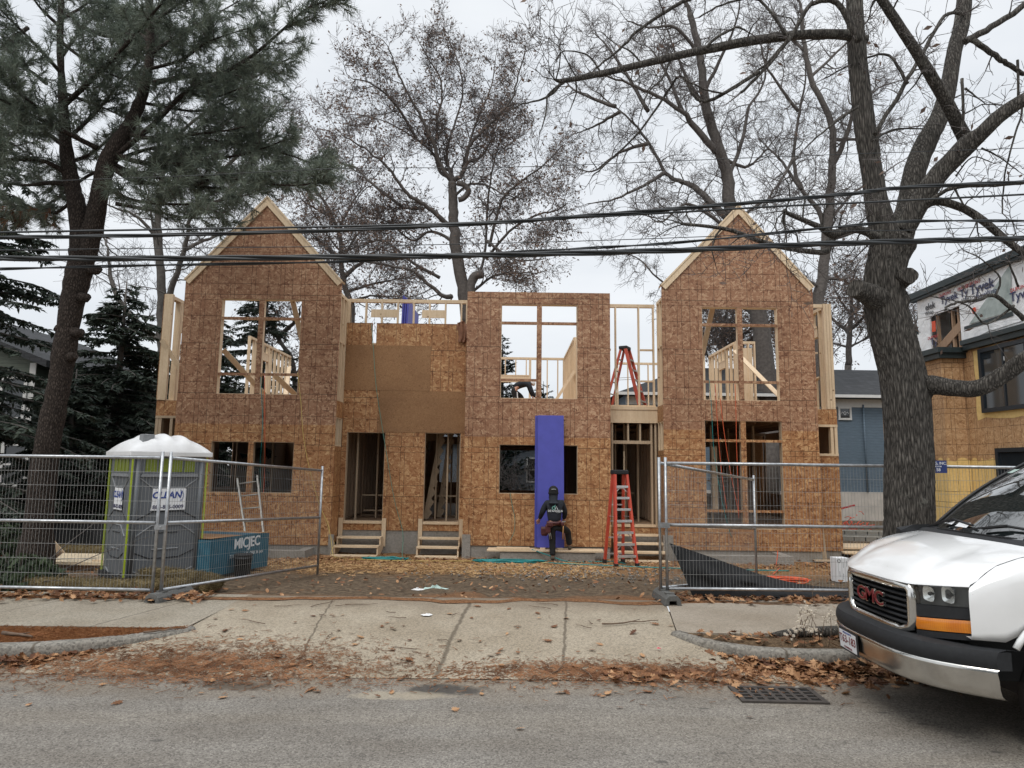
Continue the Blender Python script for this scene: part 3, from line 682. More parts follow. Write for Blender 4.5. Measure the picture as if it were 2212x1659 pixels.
# right gable: its lower opening is tall and crosses the 2.85 line
def gable_r():
    b = MB(); y = 16.0; x0, x1, pk, ev, zp = 3.65, 7.37, 5.6, 6.38, 8.44; up = (4.63, 6.48, 3.57, 5.87); low = (4.64, 6.49, .52, 3.08)
    panel(b, x0, x1, 2.85, ev, y, .02, [up, (low[0], low[1], 2.8, low[3])]); b.prism([(x0, y, ev), (x1, y, ev), (pk, y, zp)], (0, .02, 0), 0)
    panel(b, x0, x1, .03, 2.85, y, .02, [(low[0], low[1], low[2], 2.9)], 1)
    return b.build('gable_wall', [M['osb_up'], M['osb']], H)
gr = gable_r()
for s in (0, 1):
    x0, x1, pk, ev, zp = 3.65, 7.37, 5.6, 6.38, 8.44
    e = V((x0 if s == 0 else x1, 0, ev)); q = V((pk, 0, zp)); d = (q-e).normalized(); u_ = V((-d.z, 0, d.x)); u_ = u_ if u_.z > 0 else -u_
    b = MB(); Y0 = V((0, 15.962, 0)); b.prism([e+Y0-u_*.13, e+Y0, q+Y0, q+Y0-V((0, 0, .13/u_.z))], (0, .036, 0))
    Y0 = V((0, 15.945, 0)); b.prism([e+Y0+u_*.002, e+Y0+u_*.04, q+Y0+V((0, 0, .04/u_.z)), q+Y0+V((0, 0, .002/u_.z))], (0, .26, 0)); b.build('rake_board', LM, gr)
opening(gr, 4.63, 6.48, 3.57, 5.87, 16, (5.43, 4.02), 5.555)
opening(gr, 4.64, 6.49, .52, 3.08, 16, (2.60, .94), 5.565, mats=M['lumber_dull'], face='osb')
# middle block
b = MB(); panel(b, -1.12, 2.38, 2.62, 6.18, 16, .02, [(-.28, 1.58, 3.55, 5.88)]); panel(b, -1.12, 2.38, .07, 2.62, 16, .02, [(-.28, 1.59, 1.28, 2.44)], 1)
b.box((-1.12, 16.02, 6.09), (2.38, 16.16, 6.178), 2)
fw = b.build('front_wall', [M['osb_up'], M['osb'], LM], H)
opening(fw, -.28, 1.58, 3.55, 5.88, 16, (5.41,), .65)
b = MB(); b.box((-.27, 16.003, 3.97), (.59, 16.014, 4.03), 1); b.box((-.27, 16.014, 3.98), (.59, 16.13, 4.02), 0); b.build('cross_rail', [LM, M['osb_up']], fw)
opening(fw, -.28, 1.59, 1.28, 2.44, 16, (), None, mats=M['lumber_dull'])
# recessed entry wall with two door openings, patched with smoother sheets
b = MB(); ye = 16.65
panel(b, -4.218, -1.122, .33, 5.5, ye, .02, [(-4.10, -3.14, .53, 2.72), (-2.15, -1.26, .53, 2.73), (-3.56, -3.46, 4.93, 5.6)], 0)
ew = b.build('entry_wall', [M['osb']], H)
for (x0, x1, z0, z1) in ((-4.2, -2.06, 3.775, 4.925), (-3.32, -1.125, 2.735, 3.77)):
    b = MB(); b.box((x0, ye-.012, z0), (x1, ye-.001, z1)); b.build('smooth_sheet', M['osb_plain'], ew)
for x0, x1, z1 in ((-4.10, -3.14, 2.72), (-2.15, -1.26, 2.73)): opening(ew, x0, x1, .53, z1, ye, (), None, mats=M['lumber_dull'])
# framing above the entry
SP = .406
STUDS = [0]
def stud(parent, a, b_, mt=None, w=.04, dp=.09):
    STUDS[0] += 1
    q = MB(); a = V(a); b_ = V(b_)
    q.beam(a, b_, w, dp, (1, 0, 0) if parent.get('_ax', 0) == 0 else (0, 1, 0)); o = q.build('stud', mt or LM, parent); return o
def stud_wall(p0, p1, z0, z1, ops=(), mt=None, name='stud_wall', dp=.10, plates=2, individual=True, skip=()):
    mt = mt or LM; p0 = V((*p0, 0)); p1 = V((*p1, 0)); L = (p1-p0).length; d = (p1-p0)/L; b = MB(); A = lambda s, z: V((p0.x+d.x*s, p0.y+d.y*s, z))
    sd = V((-d.y, d.x, 0))
    for k in range(plates): b.beam(A(0, z1-.02-.042*k), A(L, z1-.02-.042*k), dp, .04, sd)
    w = b.build(name, mt, H); zt = z1-.042*plates+.002
    b = MB(); b.beam(A(0, z0+.02), A(L, z0+.02), dp, .04, sd); b.build('bottom_plate', mt, w)
    for (s0, s1, zs, zh) in ops:
        b = MB(); b.beam(A(s0, zh+.12), A(s1, zh+.12), dp*.8, .24, sd); b.beam(A(s0, zh+.262), A(s1, zh+.262), dp, .04, sd); b.build('header', mt, w)
        if zs > z0+.1: b = MB(); b.beam(A(s0, zs-.02), A(s1, zs-.02), dp, .04, sd); b.build('sill_plate', mt, w)
    pos = []; s = .02
    while s < L-.03: pos.append(s); s += SP
    pos.append(L-.02)
    for (s0, s1, zs, zh) in ops: pos += [s0-.02, s0-.065, s1+.02, s1+.065]
    if not individual: q = MB()
    for s in sorted(pos):
        inside = [o for o in ops if o[0] < s < o[1]]
        for za, zb in ([(z0+.04, zt)] if not inside else [(inside[0][3]+.29, zt)]+([(z0+.04, inside[0][2]-.04)] if inside[0][2] > z0+.1 else [])):
            if zb-za < .03: continue
            if individual:
                STUDS[0] += 1; qq = MB(); qq.beam(A(s, za), A(s, zb), .04, dp-.004, d); qq.build('stud', mt, w)
            else: q.beam(A(s, za), A(s, zb), .04, dp-.004, d)
    if not individual: q.build('stud', mt, w)['kind'] = 'stuff'
    return w
w_ = stud_wall((-4.18, ye+.07), (-1.16, ye+.07), 4.95, 6.13, dp=.10)
for x0, x1 in ((-3.62, -2.95), (-2.32, -1.72)): b = MB(); b.box((x0, ye+.025, 5.66), (x1, ye+.06, 5.86)); b.build('header_block', LM, w_)
b = MB(); b.box((-4.32, 16.66, 3.45), (-4.14, 16.74, 6.12)); b.build('corner_post', LM, H)
# right recess: open bay above, door opening below
w_ = stud_wall((2.42, ye+.07), (3.62, ye+.07), 3.45, 6.08, dp=.09, individual=False)
b = MB(); b.box((3.25, ye+.03, 4.88), (3.56, ye+.11, 4.92)); b.box((2.40, ye+.03, 4.88), (2.50, ye+.11, 4.92)); b.box((3.25, ye+.03, 4.08), (3.56, ye+.11, 4.12)); b.build('blocking', LM, w_)
for st in [o for o in bpy.data.objects if o.parent == w_ and o.name.startswith('stud')]: bpy.data.objects.remove(st)
for x in (2.42, 2.62, 3.21, 3.585): b = MB(); b.box((x-.02, ye+.026, 3.49), (x+.02, ye+.115, 6.0)); b.build('stud', LM, w_)
b = MB(); b.box((2.39, ye-.01, 3.13), (3.648, ye+.02, 3.37)); b.box((2.39, ye-.03, 3.37), (3.648, ye+.03, 3.45)); b.box((2.39, ye-.02, 3.04), (3.648, ye+.04, 3.13)); b.build('deck_beam', LM, H)
b = MB()
for x in (2.42, 2.52, 3.50, 3.60): b.box((x-.022, ye+.02, .53), (x+.022, ye+.13, 3.04))
b.box((2.544, ye+.03, 2.52), (3.478, ye+.12, 2.60)); b.box((2.9, ye+.03, 2.60), (2.94, ye+.12, 3.04)); b.box((3.2, ye+.03, 2.60), (3.24, ye+.12, 3.04)); b.box((2.40, ye-.01, .48), (3.64, ye+.13, .529)); b.box((2.40, ye-.015, .30), (3.64, ye+.0, .475), 1)
b.build('door_frame', [M['lumber_dull'], M['osb']], H)
# returns between bays and recess
def ret(x, s):
    b = MB(); X0, X1 = (x-.02, x) if s > 0 else (x, x+.02)
    xa = X0; panel(b, 16.021, 16.64, .05, 2.35, xa, .02, (), 0, 'y'); panel(b, 16.021, 16.64, 3.05, 3.45, xa, .02, (), 0, 'y')
    b.build('return_wall', M['osb'], H)
    b = MB(); xa, xb = (x-.10, x-.005) if s > 0 else (x+.005, x+.10)
    for y in (16.06, 16.33, 16.60): b.box((xa, y-.02, 3.45), (xb, y+.02, 6.04)); b.box((xa, y-.02, 2.37), (xb, y+.02, 3.03))
    b.box((xa, 16.03, 6.042), (xb, 16.64, 6.12)); b.box((xa, 16.03, 2.33), (xb, 16.64, 2.369)); b.box((xa, 16.03, 3.03), (xb, 16.64, 3.07)); b.box((xa+.005, 16.08, 4.9), (xb-.005, 16.58, 4.94))
    b.build('return_framing', LM, H)
ret(-4.22, 1); ret(3.65, -1)
b = MB(); panel(b, 16.021, 16.64, .05, 6.17, 2.36, .02, (), 0, 'y'); panel(b, 16.021, 16.64, .05, 6.17, -1.12, .02, (), 0, 'y'); b.build('return_wall', M['osb'], H)
# wings: unsheathed side walls seen past the gables
wl = stud_wall((-8.74, 16.62), (-8.74, 19.0), 3.45, 6.14, [(.55, 1.75, 4.35, 5.32)], dp=.14)
b = MB()
for k in range(2): b.box((-8.81+.0*k, 16.52+.045*k-.05, 3.45), (-8.60, 16.56+.045*k-.05, 6.14))
b.box((-8.82, 16.462, 3.46), (-8.812, 16.62, 6.13), 1)
b.build('corner_post', [LM, M['osb']], wl)
b = MB(); b.beam((-8.78, 16.44, 4.95), (-8.22, 16.62, 4.05), .03, .12, (0, 1, 0)); b.build('brace', LM, wl)
for za, zb in ((3.06, 3.44), (-.05, .9)): b = MB(); panel(b, -8.82, -8.075, za, zb, 16.5, .02); b.build('wing_band', M['osb'], H)
b = MB()
for x in (-8.78, -8.70, -8.42, -8.14): b.box((x-.035, 16.5, .9), (x+.035, 16.62, 3.0))
b.box((-8.815, 16.49, 3.0), (-8.075, 16.62, 3.058)); b.build('wing_framing', M['lumber_dull'], H)
wr = stud_wall((8.06, 16.72), (8.06, 19.2), 3.45, 6.14, [(.45, 1.3, 4.35, 5.4)], dp=.14)
b = MB()
for k in range(3): b.box((7.93+.07*k-.03, 16.60, 3.45), (7.93+.07*k+.032, 16.70, 6.14))
b.box((7.40, 16.61, 6.04), (7.89, 16.69, 6.13)); b.box((7.46, 16.61, 3.45), (7.50, 16.69, 6.04)); b.box((7.51, 16.61, 4.85), (7.72, 16.69, 4.89))
b.build('corner_post', LM, wr)
for za, zb in ((3.06, 3.44), (-.02, 2.28)): b = MB(); panel(b, 7.375, 8.12, za, zb, 16.6, .02); b.build('wing_band', M['osb'], H)
b = MB()
for x in (7.42, 7.50, 7.98, 8.08): b.box((x-.035, 16.6, 2.34), (x+.035, 16.72, 3.0))
b.box((7.375, 16.59, 2.28), (8.12, 16.72, 2.339)); b.box((7.375, 16.59, 3.0), (8.12, 16.72, 3.058)); b.build('wing_framing', LM, H)
# floors
def deck(name, z0, z1, mt, jo=True):
    b = MB()
    b.box((-8.70, 16.68, z0), (8.02, 26, z1))
    for x0, x1 in ((-8.05, -4.24), (-1.1, 2.35), (3.67, 7.35)): b.box((x0, 16.16, z0), (x1, 16.68, z1))
    return b.build(name, mt, H)
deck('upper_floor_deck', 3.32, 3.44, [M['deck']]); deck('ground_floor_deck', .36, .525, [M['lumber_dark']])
b = MB(); x = -8.5
while x < 8: b.box((x-.02, 16.7, 3.06), (x+.02, 25.9, 3.318)); x += SP
b.build('floor_joists', M['lumber_dark'], H)
# walls round the ground floor
b = MB()
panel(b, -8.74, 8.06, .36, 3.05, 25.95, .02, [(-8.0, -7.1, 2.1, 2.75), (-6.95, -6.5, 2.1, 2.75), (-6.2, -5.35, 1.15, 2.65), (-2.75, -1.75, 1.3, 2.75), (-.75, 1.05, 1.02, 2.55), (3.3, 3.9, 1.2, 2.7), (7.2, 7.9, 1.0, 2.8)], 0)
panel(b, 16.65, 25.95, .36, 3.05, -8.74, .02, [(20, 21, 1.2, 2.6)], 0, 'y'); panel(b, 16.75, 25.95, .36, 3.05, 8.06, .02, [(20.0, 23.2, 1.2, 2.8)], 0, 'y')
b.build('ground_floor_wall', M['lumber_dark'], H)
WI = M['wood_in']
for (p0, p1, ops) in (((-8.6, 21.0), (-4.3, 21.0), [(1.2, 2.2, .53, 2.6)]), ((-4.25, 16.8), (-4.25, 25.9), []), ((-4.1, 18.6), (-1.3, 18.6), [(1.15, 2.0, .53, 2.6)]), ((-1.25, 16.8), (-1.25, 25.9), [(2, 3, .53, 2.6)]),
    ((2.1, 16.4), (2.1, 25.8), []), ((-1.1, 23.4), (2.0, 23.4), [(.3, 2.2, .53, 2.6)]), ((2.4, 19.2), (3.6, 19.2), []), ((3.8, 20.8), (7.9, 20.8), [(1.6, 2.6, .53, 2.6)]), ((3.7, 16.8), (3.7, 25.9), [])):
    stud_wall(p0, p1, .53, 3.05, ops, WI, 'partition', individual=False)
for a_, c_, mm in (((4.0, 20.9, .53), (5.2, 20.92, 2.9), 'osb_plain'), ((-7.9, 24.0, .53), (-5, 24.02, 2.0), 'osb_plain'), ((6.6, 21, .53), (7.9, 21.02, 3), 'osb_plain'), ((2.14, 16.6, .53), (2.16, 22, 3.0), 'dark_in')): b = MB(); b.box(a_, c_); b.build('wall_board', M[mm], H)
for (x, y) in ((-3.95, 17.3), (-3.55, 17.9), (-3.28, 17.5), (-1.95, 17.6), (-1.62, 17.2), (-1.42, 17.9), (2.62, 17.6), (2.78, 17.9), (2.95, 17.5), (3.12, 18.2), (3.34, 17.7), (-6.6, 18.6), (-5.7, 18.4), (-7.0, 19.0), (5.0, 18.4), (6.1, 18.8), (5.25, 17.6), (6.3, 17.4)):
    b = MB(); b.box((x-.02, y-.045, .53), (x+.02, y+.045, 3.06)); b.build('post', M['lumber_dull'], H)
for (x0, x1, y, z) in ((-3.95, -3.28, 17.95, 1.12), (-1.95, -1.42, 17.95, 1.12), (2.62, 3.34, 18.25, 1.25), (-3.9, -3.3, 17.98, .72), (5.0, 6.1, 18.85, 1.6)): b = MB(); b.box((x0, y, z-.02), (x1, y+.04, z+.02)); b.build('blocking', M['lumber_dull'], H)
b = MB(); b.box((5.18, 17.3, .9), (5.32, 17.33, 2.5)); b.build('loose_board', LM, H)
b = MB(); b.box((2.88, 17.2, .9), (2.92, 17.23, 2.35)); b.build('loose_board', M['ply'], H)
# stairs behind the doors
def stairs(x0, x1, y0, n=11, mt=WI):
    b = MB(); r, g = .21, .24; z0 = .53
    for s in (x0, x1):
        pts = [(s, y0, z0)]
        for i in range(n): pts += [(s, y0+g*i, z0+r*(i+1)), (s, y0+g*(i+1), z0+r*(i+1))]
        pts += [(s, y0+g*n, z0+r*n-.3), (s, y0+.3, z0)]
        b.prism(pts, (.04 if s == x0 else -.04, 0, 0))
    for i in range(n): b.box((x0+.04, y0+g*i-.02, z0+r*(i+1)), (x1-.04, y0+g*(i+1), z0+r*(i+1)+.03))
    return b.build('staircase', mt, H)
stairs(-3.98+.7, -3.1+.5, 18.9, mt=M['lumber_dull'])
def stringer(p, q, wd):
    p = V(p); q = V(q); d = (q-p).normalized(); n = V((d.z, 0, -d.x)); b = MB(); L = (q-p).length; k = int(L/.26); pts = [p]
    for i in range(k): pts += [p+d*(L*i/k)+n*(wd*.55), p+d*(L*(i+.72)/k)+n*wd]
    pts += [q]; b.prism(pts, (0, .05, 0)); b.build('stair_stringer', M['lumber_dull'], H)
stringer((-2.25, 17.5, .55), (-1.88, 17.7, 2.95), .2); stringer((-1.98, 18.2, .55), (-1.72, 18.4, 2.95), .2)
# upper floor framing seen through the openings
stud_wall((-8.74, 21.8), (-8.74, 25.9), 3.45, 6.12, [(.7, 1.7, 4.4, 5.5)])
stud_wall((-1.1, 25.5), (2.0, 25.5), 3.45, 6.12, [(.2, 1.75, 4.3, 5.15)], dp=.12)
stud_wall((2.08, 21.3), (2.08, 25.4), 3.45, 6.12, dp=.20, individual=False)
b = MB(); b.box((2.05, 21.2, 3.46), (2.06, 25.3, 6.02)); b.build('wall_board', LM, H)
stud_wall((2.4, 25.5), (3.7, 25.5), 3.45, 6.1, [(.1, 1.2, 4.3, 5.2)], individual=False)
stud_wall((7.35, 21.7), (8.0, 21.7), 3.45, 6.12, dp=.14); stud_wall((7.38, 21.8), (7.38, 24.6), 3.45, 6.12, [(.9, 1.6, 3.5, 5.4)])
stud_wall((7.15, 24.6), (7.1, 26.3), 3.45, 6.12, [(.3, 1.2, 3.5, 5.4)], individual=False); stud_wall((4.2, 26.4), (7.1, 26.4), 3.45, 6.12, individual=False)
b = MB(); b.box((7.36, 21.66, 3.46), (7.9, 21.68, 5.9)); b.build('wall_board', LM, H)
def brace(p, q, w=.03, h=.13): b = MB(); b.beam(p, q, w, h, (0, 1, 0)); b.build('brace', LM, H)
brace((-5.62, 16.5, 6.15), (-5.0, 16.9, 3.6)); brace((-7.3, 16.6, 4.75), (-6.3, 17.6, 3.46)); brace((-7.6, 22.5, 5.2), (-7.0, 20.4, 3.46)); brace((5.12, 16.7, 6.05), (4.62, 17.2, 3.46)); brace((7.2, 21.3, 5.75), (8.0, 18.6, 3.46)); brace((1.05, 21.1, 3.46), (2.0, 21.2, 5.0), .03, .09)
brace((-6.0, 16.6, 4.15), (-5.4, 17.4, 3.46))
b = MB(); b.prism([(-6.35, 21, 3.45), (-5.55, 21, 3.45), (-5.55, 21, 4.95)], (0, .02, 0)); b.build('gable_offcut', M['osb'], H)
b = MB(); b.prism([(-5.55, 18.2, 3.45), (-4.95, 18.2, 3.45), (-4.95, 18.2, 4.45), (-5.2, 18.2, 4.45)], (0, .02, 0)); b.build('gable_offcut', M['osb'], H)
b = MB(); b.box((2.42, 22.8, 3.46), (2.62, 22.82, 5.9)); b.build('wall_board', M['osb'], H)
# foundation and window wells
b = MB(); F0 = -.45
for x0, x1, y0, zt in ((-8.07, -4.22, 16.03, .03), (-4.23, -1.10, 16.67, .33), (-1.10, 2.36, 16.03, .07), (2.37, 3.66, 16.67, .30), (3.67, 7.35, 16.03, .03), (-8.78, -8.08, 16.53, -.05), (7.36, 8.08, 16.63, -.02)): b.box((x0, y0, F0), (x1, y0+.25, zt-.002))
b.box((-1.125, 15.97, F0), (-.93, 16.028, .32)); b.box((-4.26, 15.96, F0), (-4.14, 16.025, .28)); b.box((3.60, 15.96, F0), (3.82, 16.025, .36))
b.box((-8.74, 25.7, F0), (8.06, 25.94, .35)); b.box((-8.74, 16.9, F0), (-8.5, 25.7, .35)); b.box((7.8, 16.9, F0), (8.06, 25.7, .35))
fd = b.build('foundation', M['found'], H)
def well(x0, x1, yf, zt):
    b = MB(); b.box((x0, yf, F0), (x1, yf+.2, zt)); b.box((x0, yf+.2, F0), (x0+.2, 16.02, zt)); b.box((x1-.2, yf+.2, F0), (x1, 16.02, zt))
    b.quad((x0+.2, yf+.2, -.4), (x1-.2, yf+.2, -.4), (x1-.2, 16.0, -.4), (x0+.2, 16.0, -.4), 1)
    b.build('window_well', [M['found'], M['dark_in']], fd)
well(-.22, 1.93, 15.42, .0); well(4.0, 6.35, 15.25, -.0); well(-6.2, -4.6, 15.3, -.02)
# ------------------------------------------------------------------ wooden entry steps
def steps(x, w, y1, zs, label, n_post=True):
    t = empty('wooden_steps', (x, y1-.6, -.22), 0, label, 'steps', 'rough lumber steps up to the door openings')
    n = len(zs)
    for s in (-1, 1):
        X = x+s*(w/2-.02); b = MB(); ya = y1-.30*n
        pts = [(X-.018, ya, -.26)]
        for i, z in enumerate(zs): pts += [(X-.018, ya+.28*i, z-.04), (X-.018, ya+.28*(i+1), z-.04)]
        pts += [(X-.018, y1, zs[-1]-.3), (X-.018, ya+.35, -.26)]; b.prism(pts, (.036, 0, 0)); b.build('stringer', LM, t)
    for i, z in enumerate(zs): b = MB(); ya = y1-.30*n+.28*i; b.box((x-w/2, ya-.02, z-.038), (x+w/2, ya+.26, z)); b.build('tread', LM, t)
    if n_post:
        for s in (-1, 1): b = MB(); b.box((x+s*(w/2+.0)-.05, y1-.03, -.05), (x+s*(w/2+.0)+.05, y1+.01, .62)); b.build('post', LM, t)
    b = MB(); b.box((x-w/2+.06, y1-.02, .49), (x+w/2-.06, y1+.15, .55)); b.build('sill_board', LM, t)
steps(-3.62, 1.06, 16.63, (-.17, .02, .2), 'rough lumber steps at the left entry beside the big gable')
steps(-1.70, 1.0, 16.63, (-.17, .02, .2), 'rough lumber steps at the second entry left of the middle block')
steps(3.05, 1.16, 16.63, (-.17, .0, .17, .34), 'rough lumber steps partly hidden behind the red ladder', False)
# ------------------------------------------------------------------ foam boards, planks, jacket
def board(name, M4, size, mt, label, cat, group=None):
    b = MB(); sx, sy, sz = size; b.box((-sx/2, -sy/2, 0), (sx/2, sy/2, sz)); o = b.build(name, mt, local=True, bevel=.004); o.matrix_world = M4; return tag(o, label, cat, group)
tl = lambda x, y, z, ax, rz=0: Matrix.Translation((x, y, z)) @ Matrix.Rotation(rz, 4, 'Z') @ Matrix.Rotation(ax, 4, 'X')
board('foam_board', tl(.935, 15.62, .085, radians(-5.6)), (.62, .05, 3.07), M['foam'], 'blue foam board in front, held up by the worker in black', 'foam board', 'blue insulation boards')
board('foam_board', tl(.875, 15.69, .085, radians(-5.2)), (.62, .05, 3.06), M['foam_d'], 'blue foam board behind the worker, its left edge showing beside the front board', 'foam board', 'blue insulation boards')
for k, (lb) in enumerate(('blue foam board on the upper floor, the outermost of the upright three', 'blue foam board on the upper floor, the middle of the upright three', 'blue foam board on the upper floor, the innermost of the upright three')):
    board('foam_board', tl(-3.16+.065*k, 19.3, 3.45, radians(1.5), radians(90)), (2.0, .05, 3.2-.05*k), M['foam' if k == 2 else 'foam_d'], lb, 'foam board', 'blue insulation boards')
for k, (y, z, x0, x1, lb) in enumerate(((15.5, .012, -.52, 2.12, 'pale plank nearest the street under the blue boards'), (15.75, .012, -.5, 2.15, 'pale plank nearest the wall under the blue boards'), (15.56, .052, -.3, .45, 'short pale plank lying on the left end of the plank platform'))):
    b = MB(); b.box((x0, y-.11, z), (x1, y+.11, z+.036)); tag(b.build('plank', LM, bevel=.003), lb, 'plank', 'planks laid over the window well')
for x, lb in ((.75, 'left small wood block under the blue boards'), (1.15, 'right small wood block under the blue boards')):
    b = MB(); b.box((x-.06, 15.56, .05), (x+.06, 15.68, .086)); tag(b.build('wood_block', LM, bevel=.003), lb, 'block')
jk = MB(); R = random.Random(4); g = []
for k, (z, w_, o) in enumerate(((5.58, .05, .03), (5.54, .10, .05), (5.44, .13, .055), (5.28, .14, .06), (5.14, .13, .055), (5.02, .11, .04))):
    g.append([V((-1.27-.04*sin(k*1.3)+w_*x, 16.62-o*(1-abs(x)**2)-.022*sin(x*7+k), z-.03*abs(x)*(1 if k < 3 else -.6)+R.gauss(0, .008))) for x in lin(-1, 1, 15)])
jk.grid(g); jt = tag(jk.build('jacket', simple('brown_canvas', (.20, .095, .055), .85, 0, .3, 14, .3)), 'brown work jacket hung at the top of the entry wall', 'jacket')
sl = MB(); sl.tube([V((-1.17, 16.58, 5.48)), V((-1.14, 16.55, 5.3)), V((-1.16, 16.56, 5.12))], [.045, .05, .04], 8); sl.build('sleeve', simple('brown_canvas_sleeve', (.18, .085, .05), .85, 0, .3, 14, .3), jt)
# ------------------------------------------------------------------ trees
def tree(name, label, cat, base, group=None): return empty(name, base, 0, label, cat, group)
def bez(pts, k=5):
    """Catmull-Rom through measured limb points"""
    P_ = [V(p) for p in pts]; out = []
    for i in range(len(P_)-1):
        a = P_[max(i-1, 0)]; b = P_[i]; c = P_[i+1]; d = P_[min(i+2, len(P_)-1)]
        for s in range(k):
            t = s/k; out.append(.5*((2*b)+(c-a)*t+(2*a-5*b+4*c-d)*t*t+(3*b-a-3*c+d)*t**3))
    out.append(P_[-1]); return out
class Wood:
    def __init__(s, R, twig_r=.008, wig=.16, up=.05, ang=(28, 58), maxn=4, leaf=None, dens=1.0, leaf_p=.0):
        s.b = MB(); s.tw = MB(); s.lv = MB(); s.R = R; s.twr = twig_r; s.wig = wig; s.up = up; s.ang = ang; s.dens = dens; s.leaf_p = leaf_p; s.n = 0; s.tips = []
    def rdir(s, d, a):
        o = d.orthogonal().normalized(); o.rotate(Quaternion(d, s.R.uniform(0, 2*pi))); q = d.copy(); q.rotate(Quaternion(o, a)); return q.normalized()
    def limb(s, pts, r0, r1, L, lev, n=8, k0=.15, k1=1.0, every=None, smooth=True):
        """explicit limb then procedural children along it"""
        q = bez(pts) if smooth else [V(p) for p in pts]; m_ = len(q)
        q = [p+V((s.R.gauss(0, 1), s.R.gauss(0, 1), s.R.gauss(0, 1)))*min(.02, r0*.15) if 0 < i < m_-1 else p for i, p in enumerate(q)]
        rr = [r0+(r1-r0)*(i/(m_-1))**.8 for i in range(m_)]
        s.b.tube(q, rr, n); tot = sum((q[i+1]-q[i]).length for i in range(m_-1)); every = every or L*.42
        nc = max(1, int(tot*(k1-k0)/every*s.dens))
        for c in range(nc):
            f = k0+(k1-k0)*(c+s.R.random())/nc; x = f*(m_-1); i = min(int(x), m_-2); p = q[i].lerp(q[i+1], x-i); d = (q[i+1]-q[i]).normalized(); rl = rr[i]
            s.grow(p, s.rdir(d, radians(s.R.uniform(*s.ang)+12)), L*s.R.uniform(.6, 1.15)*(1-.35*f), min(rl*.55, L*.016+.006), lev)
        d = (q[-1]-q[-2]).normalized(); s.grow(q[-1], d, L*.8, r1*.9, lev)
    def grow(s, p, d, L, r, lev):
        if r < s.twr: r = s.twr
        segs = 5 if lev > 1 else 3 if lev == 1 else 2
        pts = [p]; st = L/segs
        for i in range(segs):
            d = (d+V((s.R.gauss(0, s.wig), s.R.gauss(0, s.wig), s.R.gauss(0, s.wig)+s.up))).normalized(); p = p+d*st; pts.append(p)
        rr = [max(s.twr*.5, r*(1-.75*i/segs)) for i in range(segs+1)]
        (s.b if lev >= 2 else s.tw).tube(pts, rr, 5 if lev >= 2 else 3, cap=False); s.n += 1
        if lev == 0:
            s.tips.append((pts[-1], d)); 
            return
        nc = int((4.2 if lev > 1 else 5.0)*s.dens+s.R.random())
        for c in range(nc):
            f = .25+.75*(c+s.R.random())/nc; x = f*segs; i = min(int(x), segs-1); q = pts[i].lerp(pts[i+1], x-i)
            s.grow(q, s.rdir((pts[i+1]-pts[i]).normalized(), radians(s.R.uniform(*s.ang))), L*s.R.uniform(.4, .68), rr[i]*.55, lev-1)
        s.grow(pts[-1], d, L*.6, rr[-1], lev-1)
    def leaves(s, prob, size, mt, parent, name='foliage', per=2):
        b = s.lv
        for p, d in s.tips:
            if s.R.random() > prob(p): continue
            for _ in range(s.R.randint(1, per)):
                c = p+V((s.R.gauss(0, .1), s.R.gauss(0, .1), s.R.gauss(-.06, .1))); sz = s.R.uniform(*size)
                a = V((s.R.gauss(0, 1), s.R.gauss(0, 1), s.R.gauss(-.6, .6))).normalized(); o = s.rdir(a, pi/2)
                n = len(b.v); b.v += [tuple(c-a*sz), tuple(c+o*sz*.45), tuple(c+a*sz), tuple(c-o*sz*.4)]; b.face((n, n+1, n+2, n+3))
        if b.f: b.build(name, mt, parent)
def A3(Y, *uv, dy=None): 
    """limb points surveyed from the photo at distance Y (+ optional depth drift)"""
    n = len(uv); return [at(u, v, Y+(dy or 0)*i/max(1, n-1)) for i, (u, v) in enumerate(uv)]

